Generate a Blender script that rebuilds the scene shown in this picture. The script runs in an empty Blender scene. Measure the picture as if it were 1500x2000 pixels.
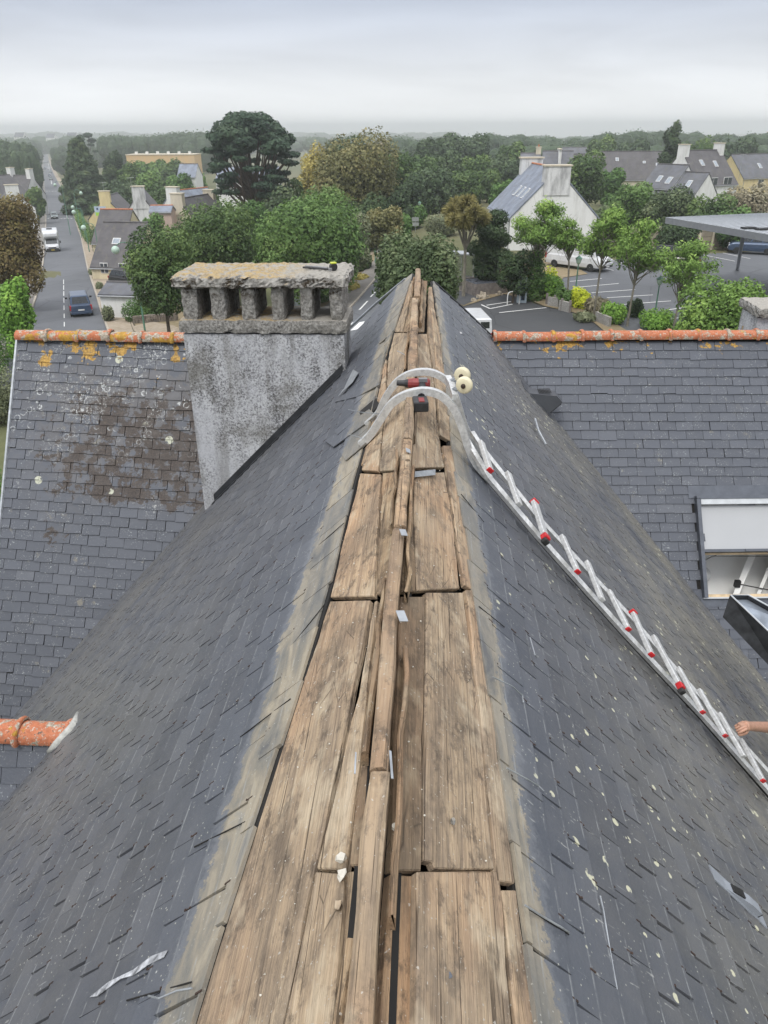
import bpy, math, random
import numpy as np
from math import sin, cos, tan, atan, radians, pi, sqrt, hypot
from mathutils import Vector, Matrix
random.seed(7); rng=np.random.default_rng(11)
S=bpy.context.scene; COL=S.collection
# ---------------- camera -----------------
F,YH,XV,CX,ROLL=1478.4,250.6,842.1,.0836,radians(-.4)
TH=atan((1000-YH)/F); PS=atan((XV-750)*cos(TH)/F)
ZC=13.5; HR=1.434; ZR=ZC-HR; AL,AR=radians(45.1),radians(46.8)
FW=np.array([-sin(PS)*cos(TH),cos(PS)*cos(TH),-sin(TH)])
r0=np.array([cos(PS),sin(PS),0.]); u0=np.cross(r0,FW)
RT=cos(ROLL)*r0+sin(ROLL)*u0; UP=-sin(ROLL)*r0+cos(ROLL)*u0
O=np.array([CX,0.,ZC])
cd=bpy.data.cameras.new('camera'); cam=bpy.data.objects.new('camera',cd); COL.objects.link(cam)
cd.sensor_fit='VERTICAL'; cd.sensor_height=36; cd.lens=F/2000*36; cd.clip_start=.05; cd.clip_end=30000
M=Matrix.Identity(4)
for i in range(3): M[i][0]=RT[i]; M[i][1]=UP[i]; M[i][2]=-FW[i]; M[i][3]=O[i]
cam.matrix_world=M; S.camera=cam
S.render.resolution_x=768; S.render.resolution_y=1024
S.view_settings.view_transform='Standard'; S.view_settings.look='None'; S.view_settings.exposure=0.2; S.view_settings.gamma=1
S.cycles.volume_bounces=2; S.cycles.max_bounces=6; S.cycles.diffuse_bounces=3; S.cycles.use_denoising=True
# ---------------- world / sun -----------------
SUN_EL,SUN_ROT=radians(55),radians(200)
W=bpy.data.worlds.new('World'); S.world=W; W.use_nodes=True
nt=W.node_tree; nt.nodes.clear()
def wn(t,**k):
    n=nt.nodes.new(t)
    for a,b in k.items(): setattr(n,a,b)
    return n
out=wn('ShaderNodeOutputWorld'); bg=wn('ShaderNodeBackground'); bg.inputs[1].default_value=.1
sky=wn('ShaderNodeTexSky',sky_type='NISHITA'); sky.sun_disc=False; sky.sun_elevation=SUN_EL; sky.sun_rotation=SUN_ROT
tc=wn('ShaderNodeTexCoord'); sp=wn('ShaderNodeSeparateXYZ'); nt.links.new(tc.outputs['Generated'],sp.inputs[0])
ra=wn('ShaderNodeValToRGB'); cr=ra.color_ramp
cols=[(0,(.84,.87,.89)),(.012,(.85,.865,.88)),(.045,(.78,.80,.83)),(.08,(.67,.70,.76)),(.125,(.50,.545,.64)),(.3,(.60,.62,.67)),(1,(.80,.81,.84))]
while len(cr.elements)<len(cols): cr.elements.new(.5)
for e,(p,c) in zip(cr.elements,cols): e.position=p; e.color=(*c,1)
nt.links.new(sp.outputs[2],ra.inputs[0])
mp=wn('ShaderNodeMapping'); mp.inputs['Scale'].default_value=(1.6,1.6,10); mp.inputs['Rotation'].default_value=(radians(4),radians(7),0); nt.links.new(tc.outputs['Generated'],mp.inputs[0])
no=wn('ShaderNodeTexNoise'); no.inputs['Scale'].default_value=1.5; no.inputs['Detail'].default_value=4.5; no.inputs['Distortion'].default_value=.5; no.inputs['Roughness'].default_value=.5; nt.links.new(mp.outputs[0],no.inputs[0])
mr=wn('ShaderNodeMapRange'); mr.inputs[1].default_value=.3; mr.inputs[2].default_value=.7; mr.inputs[3].default_value=8.7; mr.inputs[4].default_value=11.0; nt.links.new(no.outputs[0],mr.inputs[0])
zb=wn('ShaderNodeMapRange'); zb.inputs[1].default_value=.2; zb.inputs[2].default_value=.9; zb.inputs[3].default_value=1.; zb.inputs[4].default_value=2.3; nt.links.new(sp.outputs[2],zb.inputs[0]); zh=wn('ShaderNodeMapRange'); zh.inputs[1].default_value=0.; zh.inputs[2].default_value=.06; zh.inputs[3].default_value=1.2; zh.inputs[4].default_value=1.; nt.links.new(sp.outputs[2],zh.inputs[0]); z2=wn('ShaderNodeMath',operation='MULTIPLY'); nt.links.new(mr.outputs[0],z2.inputs[0]); nt.links.new(zh.outputs[0],z2.inputs[1]); zm=wn('ShaderNodeMath',operation='MULTIPLY'); nt.links.new(z2.outputs[0],zm.inputs[0]); nt.links.new(zb.outputs[0],zm.inputs[1])  # an overcast sky is brightest overhead
vm=wn('ShaderNodeVectorMath',operation='SCALE'); nt.links.new(ra.outputs[0],vm.inputs[0]); nt.links.new(zm.outputs[0],vm.inputs['Scale'])
mx=wn('ShaderNodeMix',data_type='RGBA'); mx.inputs[0].default_value=.93; nt.links.new(sky.outputs[0],mx.inputs[6]); nt.links.new(vm.outputs[0],mx.inputs[7])
nt.links.new(mx.outputs[2],bg.inputs[0]); nt.links.new(bg.outputs[0],out.inputs[0])
sd=bpy.data.lights.new('sun','SUN'); sd.energy=1.5; sd.angle=radians(18); sd.color=(1,.97,.92)
so=bpy.data.objects.new('sun',sd); COL.objects.link(so)
# nishita: rotation measured from +Y clockwise
sv=Vector((sin(SUN_ROT)*cos(SUN_EL),cos(SUN_ROT)*cos(SUN_EL),sin(SUN_EL))); so.rotation_euler=sv.to_track_quat('Z','Y').to_euler()

# ---------------- projection helpers: photo pixel -> real place -----------------
def ray(px,py): return FW+RT*(px-750)/F-UP*(py-1000)/F
def pln(px,py,P0,n):
    v=ray(px,py); n=np.array(n,float); return O+v*(n@(np.array(P0)-O))/(n@v)
def atd(px,py,d): return O+ray(px,py)*d
nL=np.array([-sin(AL),0,cos(AL)]); nR=np.array([sin(AR),0,cos(AR)])
def onL(px,py,h=0.): return pln(px,py,np.array([0,0,ZR])+nL*h,nL)
def onR(px,py,h=0.): return pln(px,py,np.array([0,0,ZR])+nR*h,nR)
def onY(px,py,Y): return pln(px,py,(0,Y,0),(0,1,0))
LD=[-2000,0,60,100,180,265,750,2000,7000]; LZ=[0,0,-.4,-1.4,-5.5,-6.3,-13,-24,-30]
RD=[-2000,0,40,60,150,300,750,2000,7000]; RZ=[0,.3,1,2,2,0,-6,-22,-30]
def zg(x,y):
    d=np.hypot(x,y); b=np.clip((np.arctan2(x,np.maximum(y,1e-3))+.22)/.30,0,1); b=b*b*(3-2*b)
    return np.interp(d,LD,LZ)*(1-b)+np.interp(d,RD,RZ)*b
def gnd(px,py):
    v=ray(px,py); t=5.
    for _ in range(4000):
        P=O+v*t
        if P[2]<=zg(P[0],P[1]): break
        t*=1.003
    return P
def gd(px,d):   # ground point in column px at depth d
    lo,hi=200,2600
    for _ in range(50):
        m=(lo+hi)/2; P=atd(px,m,d)
        if P[2]>zg(P[0],P[1]): lo=m
        else: hi=m
    return P

# ---------------- materials -----------------
class NB:
    def __init__(s,name):
        s.m=bpy.data.materials.new(name); s.m.use_nodes=True; s.t=s.m.node_tree
        s.b=s.t.nodes['Principled BSDF']; s.tc=None
    def n(s,t,**k):
        o=s.t.nodes.new(t)
        for a,b in k.items(): setattr(o,a,b)
        return o
    def l(s,a,b): s.t.links.new(a,b)
    def co(s,scale=(1,1,1),rot=(0,0,0),kind='Object',rnd=False):
        if not s.tc: s.tc=s.n('ShaderNodeTexCoord')
        m=s.n('ShaderNodeMapping'); m.inputs['Scale'].default_value=scale; m.inputs['Rotation'].default_value=rot
        s.l(s.tc.outputs[kind],m.inputs[0])
        if rnd:
            oi=s.n('ShaderNodeObjectInfo'); q=s.mt('MULTIPLY',oi.outputs['Random'],37.); s.l(q,m.inputs['Location'])
        return m.outputs[0]
    def noise(s,sc,det=4,ro=.55,v=None,dist=0):
        o=s.n('ShaderNodeTexNoise'); o.inputs['Scale'].default_value=sc; o.inputs['Detail'].default_value=det; o.inputs['Roughness'].default_value=ro; o.inputs['Distortion'].default_value=dist
        s.l(v if v is not None else s.co(),o.inputs[0]); return o.outputs[0]
    def vor(s,sc,v=None,feat='F1',out='Distance',rand=1.):
        v=v if v is not None else s.co()
        o=s.n('ShaderNodeTexVoronoi',feature=feat); o.inputs['Scale'].default_value=sc; o.inputs['Randomness'].default_value=rand
        s.l(v if v is not None else s.co(),o.inputs[0]); return o.outputs[out]
    def mt(s,op,a,b=0.,c=None):
        o=s.n('ShaderNodeMath',operation=op)
        for i,x in enumerate((a,b,c)):
            if x is None: continue
            if isinstance(x,(int,float)): o.inputs[i].default_value=x
            else: s.l(x,o.inputs[i])
        return o.outputs[0]
    def rng(s,x,a,b,c=0.,d=1.):
        o=s.n('ShaderNodeMapRange')
        for i,v in enumerate((x,a,b,c,d)):
            if isinstance(v,(int,float)): o.inputs[i].default_value=v
            else: s.l(v,o.inputs[i])
        return o.outputs[0]
    def ramp(s,x,els,interp='LINEAR'):
        o=s.n('ShaderNodeValToRGB'); r=o.color_ramp; r.interpolation=interp
        while len(r.elements)<len(els): r.elements.new(.5)
        for e,(p,c) in zip(r.elements,els): e.position=p; e.color=(*c,1)
        s.l(x,o.inputs[0]); return o.outputs[0]
    def mix(s,f,a,b,mode='MIX'):
        o=s.n('ShaderNodeMix',data_type='RGBA',blend_type=mode)
        for i,x in ((0,f),(6,a),(7,b)):
            if isinstance(x,(int,float)): o.inputs[i].default_value=x
            elif isinstance(x,tuple): o.inputs[i].default_value=(*x,1)
            else: s.l(x,o.inputs[i])
        return o.outputs[2]
    def attr(s,name,out='Fac'):
        o=s.n('ShaderNodeAttribute',attribute_name=name); return o.outputs[out]
    def xyz(s,kind='Object'):
        if not s.tc: s.tc=s.n('ShaderNodeTexCoord')
        o=s.n('ShaderNodeSeparateXYZ'); s.l(s.tc.outputs[kind],o.inputs[0]); return o.outputs
    def bump(s,h,st=.3,dist=.01):
        o=s.n('ShaderNodeBump'); o.inputs['Strength'].default_value=st; o.inputs['Distance'].default_value=dist
        s.l(h,o.inputs['Height']); s.l(o.outputs[0],s.b.inputs['Normal'])
    def fin(s,col,rough=.7,metal=0.,spec=None):
        if isinstance(col,tuple): s.b.inputs['Base Color'].default_value=(*col,1)
        else: s.l(col,s.b.inputs['Base Color'])
        if isinstance(rough,(int,float)): s.b.inputs['Roughness'].default_value=rough
        else: s.l(rough,s.b.inputs['Roughness'])
        s.b.inputs['Metallic'].default_value=metal
        if spec is not None: s.b.inputs['Specular IOR Level'].default_value=spec
        return s.m
_pm={}
def plain(name,c,rough=.5,metal=0.,var=.12,sc=6.,emit=0.,spec=None):
    if name in _pm: return _pm[name]
    b=NB(name); n=b.noise(sc,5,.6)
    col=b.mix(b.rng(n,.35,.7),tuple(x*(1-var) for x in c),tuple(min(1,x*(1+var)) for x in c))
    m=b.fin(col,rough,metal,spec)
    _pm[name]=m; return m
def slate_mat(name,side):
    b=NB(name); r=b.attr('rnd')
    base=b.ramp(r,[(0,(.058,.063,.076)),(.35,(.066,.072,.086)),(.7,(.080,.087,.104)),(1,(.104,.110,.124))])
    n1=b.noise(1.1,5,.6); n2=b.noise(7,6,.65); n3=b.noise(60,3,.6); x=b.xyz()
    base=b.mix(b.rng(n2,.4,.75,0,.42),base,(.12,.12,.125))
    if side in 'LR':
        ax=b.mt('ABSOLUTE',x[0]); cA=cos(AL if side=='L' else AR); v=b.mt('DIVIDE',ax,cA)
        # film of lichen and dirt further down the slope
        dirt=b.mt('MULTIPLY',b.rng(v,.7,3.6,.05,1. if side=='R' else .7),b.rng(b.mt('ADD',b.mt('MULTIPLY',n1,.6),b.mt('MULTIPLY',b.noise(1.,4,.65,b.co((2.2,9,2.2))),.4)),.38,.60))
        base=b.mix(dirt,base,(.175,.166,.14) if side=='R' else (.135,.130,.118))
        # fine specks, long down the slope
        st=b.co((14,60,14)); sp=b.noise(1.,2,.5,st); thr=.72 if side=='R' else .76
        base=b.mix(b.rng(sp,thr-.04,thr+.03,0,.6),base,(.36,.36,.34))
        vs=b.noise(38,2,.5); 
        sc=b.vor(11,b.co((1,1,1))); big=b.mt('LESS_THAN',sc,b.rng(b.vor(11,None,out='Color') if 0 else b.noise(2.2,3,.6),.42 if side=='R' else .5,.66 if side=='R' else .75,.02,.24 if side=='R' else .07))
        base=b.mix(b.mt('MULTIPLY',big,b.rng(vs,.42,.5)),base,(.50,.49,.36) if side=='R' else (.42,.42,.40))
        # pale stain left by the old mortar of the removed ridge
        e0,e1=(.86,-.050) if side=='L' else (.69,-.036)
        edge=b.mt('MULTIPLY_ADD',x[1],e1,e0+4*e1-(.045 if side=='L' else .02)); q=b.mt('SUBTRACT',v,edge); q=b.mt('ADD',q,b.rng(b.noise(9,8,.8),.3,.7,-.05,.05))
        sn=b.noise(1.,6,.65,b.co((9,2.6,9)),.6)
        stain=b.ramp(sn,[(.33,(.11,.11,.11)),(.42,(.19,.18,.155)),(.50,(.255,.225,.175)),(.57,(.345,.30,.225)),(.64,(.28,.26,.22)),(.70,(.14,.14,.14))])
        stain=b.mix(b.rng(r,.2,.8,0,.6),stain,(.15,.15,.145))
        halo=b.rng(b.mt('ABSOLUTE',b.mt('SUBTRACT',q,.015)),0,.035,.22,0)
        base=b.mix(halo,base,(.36,.37,.38))
        blue=b.rng(q,.03,.40,.18,0); base=b.mix(blue,base,(.13,.15,.185))
        base=b.mix(b.rng(q,-.006,.004,.95,0),base,stain)
        rough=b.rng(n2,.3,.7,.42,.6)
    else:
        base=b.mix(.35,base,(.095,.107,.132))
        sp=b.mt('MULTIPLY',b.rng(n3,.60,.66),b.rng(n2,.46,.62)); base=b.mix(b.mt('MULTIPLY',sp,.7),base,(.42,.45,.45))
        if side=='A':   # weathered wing at the left, thick with lichen
            top=ZC-2.208
            dz=b.mt('SUBTRACT',top,x[2])
            nn=b.noise(7.5,7,.72); big=b.noise(.9,3,.6)
            m=b.mt('MULTIPLY',b.rng(b.mt('ADD',nn,b.rng(big,.3,.7,-.07,.10)),.49,.525),b.rng(b.mt('ADD',dz,b.rng(big,.3,.7,-.6,.6)),1.2,2.0,1,0))
            m=b.mt('MULTIPLY',m,b.rng(dz,.12,.4)); m=b.mt('MULTIPLY',m,b.rng(x[0],-4.55,-4.0,.35,1)); m=b.mt('MULTIPLY',m,b.rng(x[0],-2.35,-2.05,1,.2))
            br=b.mix(b.rng(b.noise(26,4,.7),.45,.62),(.055,.040,.032),(.20,.17,.14))
            base=b.mix(b.mt('MULTIPLY',m,.38),base,(.14,.125,.11))
            reg=b.mt('MULTIPLY',b.rng(b.mt('ADD',dz,b.rng(big,.3,.7,-.7,.7)),1.5,2.3,1,0),b.mt('MULTIPLY',b.rng(dz,.3,.6),b.mt('MULTIPLY',b.rng(x[0],-4.5,-3.9,.4,1),b.rng(x[0],-2.4,-2.1,1,.3))))
            cl=b.noise(6.5,8,.74,None,.3); thr=b.rng(b.mt('MULTIPLY',reg,b.rng(b.noise(1.9,4,.6),.38,.54,.62,1)),0,1,.72,.445)
            cm=b.mt('GREATER_THAN',cl,thr); base=b.mix(b.mt('MULTIPLY',cm,.92),base,b.mix(b.rng(b.noise(60,3,.7),.35,.65),(.022,.016,.013),(.075,.055,.042)))
            fro=b.mt('MULTIPLY',b.rng(b.noise(34,6,.8),.55,.60),b.rng(b.mt('ADD',b.noise(1.7,3,.6),b.rng(dz,.3,1.4,.05,-.12)),.52,.60)); base=b.mix(b.mt('MULTIPLY',fro,.85),base,(.46,.47,.45))
            wv=b.vor(9,b.co(),out='Distance'); wm=b.mt('MULTIPLY',b.rng(b.mt('ABSOLUTE',b.mt('SUBTRACT',wv,.33)),.0,.07,1,0),b.rng(b.noise(3,3,.6),.5,.58)); wm=b.mt('MULTIPLY',wm,b.rng(dz,.7,1.3,1,0))
            base=b.mix(b.mt('MULTIPLY',wm,b.rng(b.noise(50,3,.6),.42,.52)),base,(.55,.57,.56))
            gv=b.mt('MULTIPLY',b.mt('LESS_THAN',b.vor(2.1,b.co()),.10),b.rng(b.noise(1.2,2,.5),.42,.5))
            base=b.mix(b.mt('MULTIPLY',gv,b.rng(b.noise(25,3,.6),.38,.5)),base,(.45,.46,.36))
        if side in 'AB':
            top=ZC-(2.208 if side=='A' else 2.433); dz=b.mt('SUBTRACT',top,x[2])
            om=b.mt('MULTIPLY',b.rng(b.mt('SUBTRACT',b.noise(5.5,5,.6),b.rng(dz,0,.55 if side=='A' else .3,0,.22)),.51,.53),b.rng(dz,.5,.75,1,0))
            base=b.mix(om,base,b.mix(b.rng(b.noise(40,4,.7),.38,.62),(.20,.11,.02),(.50,.30,.06)))
            om2=b.mt('MULTIPLY',b.rng(n2,.62,.68),b.rng(n1,.5,.6)); base=b.mix(b.mt('MULTIPLY',om2,.35),base,(.34,.30,.20))
        rough=b.rng(n2,.3,.7,.5,.72)
    if side in 'LR':   # chipped pale upper edges along every course, and tiny specks of lichen
        s0=.78 if side=='L' else .70
        fr=b.mt('FRACT',b.mt('DIVIDE',b.mt('SUBTRACT',b.mt('ADD',v,b.mt('MULTIPLY',b.mt('SUBTRACT',n2,.5),.010)),s0),.115))
        ln=b.mt('MULTIPLY',b.rng(fr,.03,.075,1,0),b.rng(b.noise(9,5,.7),.46,.60)); base=b.mix(b.mt('MULTIPLY',ln,.55),base,(.30,.31,.31))
        tiny=b.mt('MULTIPLY',b.mt('LESS_THAN',b.vor(48),.13),b.rng(b.noise(6,4,.6),.45,.58)); base=b.mix(b.mt('MULTIPLY',tiny,.8),base,(.44,.44,.39))
        scr=b.rng(b.noise(1.,3,.6,b.co((5,70,5),rot=(0,0,.12))),.70,.73,0,.5); base=b.mix(scr,base,(.33,.34,.35))
    b.bump(b.mt('ADD',b.mt('MULTIPLY',n2,.6),b.mt('MULTIPLY',n3,.35)),.55,.008)
    return b.fin(base,rough,0,.45)
def wood_mat(name,tint=(1,1,1),dark=0.):
    b=NB(name); oi=b.n('ShaderNodeObjectInfo'); rd=oi.outputs['Random']
    g=b.noise(1.,5,.62,b.co((34,1.3,34),rnd=True),.9); g2=b.noise(1.,3,.6,b.co((150,5,150),rnd=True),.3); big=b.noise(2.3,5,.62,b.co((1,.5,1),rnd=True),.4)
    T=lambda c: tuple(x*t for x,t in zip(c,tint))
    c=b.ramp(g,[(.28,T((.16,.118,.085))),(.40,T((.33,.255,.18))),(.54,T((.50,.375,.245))),(.74,T((.58,.485,.36)))])
    c=b.mix(b.rng(b.noise(1.3,3,.6,b.co((1.5,.6,1.5),rnd=True)),.45,.62,0,.55),c,T((.50,.30,.17)))
    c=b.mix(b.rng(big,.46,.66,0,.75),c,T((.235,.175,.125)))
    c=b.mix(b.rng(b.noise(4,6,.7,b.co((1.3,.6,1.3),rnd=True)),.50,.66,0,.8),c,T((.10,.080,.064)))
    c=b.mix(b.rng(b.noise(11,7,.78,b.co((1.2,.7,1.2),rnd=True)),.52,.62,0,.75),c,T((.085,.066,.052)))
    c=b.mix(b.rng(b.noise(3.2,4,.6,b.co((1.6,1.,1.6),rnd=True)),.56,.64,0,.6),c,T((.60,.50,.36)))
    c=b.mix(b.rng(b.noise(1.5,3,.5,b.co(rnd=True)),.55,.75,0,.6),c,T((.50,.41,.30)))
    c=b.mix(b.rng(b.noise(1.,2,.6,b.co((90,1.1,90),rnd=True)),.655,.675,0,.85),c,(.04,.027,.018))   # long checks
    cr=b.vor(5,b.co((3.2,.55,3.2),rnd=True),'DISTANCE_TO_EDGE'); c=b.mix(b.mt('MULTIPLY',b.rng(cr,.0,.012,1,0),b.rng(b.noise(2.2,2,.5,b.co(rnd=True)),.52,.6)),c,(.035,.025,.018))
    c=b.mix(b.rng(b.noise(90,2,.5),.68,.72,0,.75),c,(.55,.52,.46))            # dust
    kn=b.vor(3.1,b.co((1,.8,1),rnd=True)); c=b.mix(b.rng(kn,.028,.05,.85,0),c,(.06,.04,.025))
    c=b.mix(b.rng(g2,.35,.7,0,.30),c,T((.13,.10,.07)))
    c=b.mix(b.rng(rd,0,1,0,.22+dark),c,T((.19,.155,.12)))
    b.bump(b.mt('ADD',b.mt('MULTIPLY',g,.8),b.mt('MULTIPLY',g2,.5)),.9,.009)
    return b.fin(c,.85,0,.2)
def concrete_mat(name):
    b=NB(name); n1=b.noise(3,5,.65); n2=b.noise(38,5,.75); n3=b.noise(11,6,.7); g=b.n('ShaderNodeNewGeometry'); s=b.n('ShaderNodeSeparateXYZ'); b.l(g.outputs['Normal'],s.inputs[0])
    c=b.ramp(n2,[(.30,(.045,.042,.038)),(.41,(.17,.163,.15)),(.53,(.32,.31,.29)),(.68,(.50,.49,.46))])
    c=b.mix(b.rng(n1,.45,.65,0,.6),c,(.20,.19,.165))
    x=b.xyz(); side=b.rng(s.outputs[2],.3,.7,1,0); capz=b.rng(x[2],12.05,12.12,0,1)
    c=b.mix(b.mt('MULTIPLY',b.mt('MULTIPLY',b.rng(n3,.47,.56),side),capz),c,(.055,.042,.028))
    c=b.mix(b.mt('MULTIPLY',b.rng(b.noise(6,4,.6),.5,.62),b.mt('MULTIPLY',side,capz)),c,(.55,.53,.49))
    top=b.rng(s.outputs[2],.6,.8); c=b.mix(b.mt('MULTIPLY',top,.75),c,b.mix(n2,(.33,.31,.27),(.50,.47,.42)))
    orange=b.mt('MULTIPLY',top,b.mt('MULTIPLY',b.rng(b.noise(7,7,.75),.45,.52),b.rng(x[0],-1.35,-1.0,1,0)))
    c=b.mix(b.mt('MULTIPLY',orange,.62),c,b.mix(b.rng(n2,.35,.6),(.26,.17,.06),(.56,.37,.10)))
    b.bump(b.mt('ADD',n2,b.mt('MULTIPLY',n3,.6)),.9,.025)
    return b.fin(c,.92,0,.2)
def render_mat(name):
    b=NB(name); n1=b.noise(1.6,5,.62); n2=b.noise(55,4,.75); n3=b.noise(1.,4,.6,b.co((6,6,1.2)))
    k=b.mt('ADD',b.mt('MULTIPLY',n2,.62),b.mt('MULTIPLY',b.mt('ADD',n1,n3),.22))
    c=b.ramp(k,[(.40,(.045,.045,.045)),(.47,(.16,.16,.165)),(.53,(.38,.385,.40)),(.60,(.56,.57,.585))])
    c=b.mix(b.rng(n1,.5,.66,0,.55),c,(.44,.45,.48)); c=b.mix(b.rng(n1,.50,.36,0,.6),c,(.17,.165,.145)); c=b.mix(b.rng(b.noise(1.,5,.65,b.co((7,7,.9))),.52,.66,0,.45),c,(.16,.155,.14))
    o=b.mt('MULTIPLY',b.mt('LESS_THAN',b.vor(2.6,b.co()),.10),b.rng(b.noise(30,3,.6),.4,.5)); c=b.mix(o,c,(.33,.24,.13))
    b.bump(n2,.7,.008); return b.fin(c,.9,0,.2)
def terra_mat(name,lich=.5):
    b=NB(name); n=b.noise(9,6,.68,b.co(rnd=True)); n2=b.noise(24,6,.7); n3=b.noise(4,5,.6,b.co(rnd=True))
    c=b.ramp(n2,[(.3,(.30,.105,.055)),(.55,(.46,.165,.085)),(.8,(.56,.25,.15))])
    c=b.mix(b.rng(n,.51-.05*lich,.54-.05*lich,0,.95),c,b.mix(b.rng(b.noise(45,4,.7),.35,.65),(.16,.14,.10),(.52,.48,.40)))
    c=b.mix(b.mt('MULTIPLY',b.rng(b.noise(30,5,.8),.58,.62),.9),c,(.50,.48,.42))
    c=b.mix(b.mt('MULTIPLY',b.rng(n2,.60,.64),.9),c,(.10,.085,.07))
    c=b.mix(b.rng(n3,.57-.05*lich,.59-.05*lich,0,.92),c,b.mix(b.rng(n2,.35,.65),(.24,.13,.02),(.55,.33,.06)))
    b.bump(n2,.6,.012); return b.fin(c,.85,0,.25)
def leaf_mat(name,dark,mid,light,hue=(0,0,0)):
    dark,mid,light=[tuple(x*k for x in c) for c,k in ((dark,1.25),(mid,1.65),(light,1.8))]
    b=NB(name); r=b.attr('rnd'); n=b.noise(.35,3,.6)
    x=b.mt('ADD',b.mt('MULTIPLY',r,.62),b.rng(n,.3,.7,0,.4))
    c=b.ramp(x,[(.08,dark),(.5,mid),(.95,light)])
    m=b.fin(c,.65,0,.25)
    tr=b.n('ShaderNodeBsdfTranslucent'); b.l(c,tr.inputs[0]); ms=b.n('ShaderNodeMixShader'); ms.inputs[0].default_value=.22
    o=b.t.nodes['Material Output']; b.l(b.b.outputs[0],ms.inputs[1]); b.l(tr.outputs[0],ms.inputs[2]); b.l(ms.outputs[0],o.inputs[0])
    return m
def ground_mat(name,a,c2,c3,sc=.6,det=.9,bump=.02):
    b=NB(name); n1=b.noise(sc*.25,4,.6); n2=b.noise(sc*4,6,.7); n3=b.noise(sc*30,4,.7)
    c=b.mix(b.rng(n1,.38,.62),a,c2); c=b.mix(b.rng(n2,.42,.66,0,det),c,c3); c=b.mix(b.rng(n3,.4,.7,0,.35),c,tuple(x*.55 for x in a))
    b.bump(n3,.5,bump); return b.fin(c,.93,0,.15)
def asphalt_mat(name,c0,patch):
    b=NB(name); n1=b.noise(.12,4,.6); n2=b.noise(60,3,.7); n3=b.noise(1.,4,.6,b.co((.35,.35,.35)))
    c=b.mix(b.rng(n1,.35,.65),c0,patch); c=b.mix(b.rng(n2,.4,.62,0,.3),c,tuple(x*1.7 for x in c0)); c=b.mix(b.rng(n3,.58,.66,0,.3),c,tuple(x*.6 for x in c0)); cr=b.vor(.16,None,'DISTANCE_TO_EDGE'); c=b.mix(b.mt('MULTIPLY',b.rng(cr,0,.012,1,0),.5),c,tuple(x*.5 for x in c0)); c=b.mix(b.mt('MULTIPLY',b.rng(b.noise(.35,5,.7),.55,.6),.35),c,tuple(x*1.5 for x in c0))
    return b.fin(c,.85,0,.3)
def roof_far_mat(name,a,c2):
    b=NB(name); w=b.n('ShaderNodeTexBrick'); w.inputs['Scale'].default_value=4.; w.inputs['Color1'].default_value=(*a,1); w.inputs['Color2'].default_value=(*c2,1); w.inputs['Mortar'].default_value=(*[x*.6 for x in a],1); w.inputs['Mortar Size'].default_value=.012
    b.l(b.co(rot=(radians(90),0,0)),w.inputs[0]); c=b.mix(b.rng(b.noise(.7,5,.65),.4,.62,0,.7),w.outputs[0],tuple(x*1.7 for x in a)); c=b.mix(b.rng(b.noise(1.,5,.7,b.co((2,2,.6))),.52,.66,0,.6),c,(.13,.12,.09)); return b.fin(c,.6,0,.4)
def wall_mat(name,c,stain,amt=.5):
    b=NB(name); n=b.noise(1.,5,.6,b.co((1.5,1.5,.35))); n2=b.noise(9,4,.7)
    cc=b.mix(b.rng(n,.46,.68,0,amt),c,stain); cc=b.mix(b.rng(n2,.4,.7,0,.15),cc,stain); return b.fin(cc,.9,0,.2)
def glass_mat(name,c=(.03,.04,.05),rough=.06):
    b=NB(name); n=b.noise(3,2,.5); return b.fin(b.mix(b.rng(n,.3,.7),c,tuple(x*1.5+.004 for x in c)),rough,0,.8)

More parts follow.
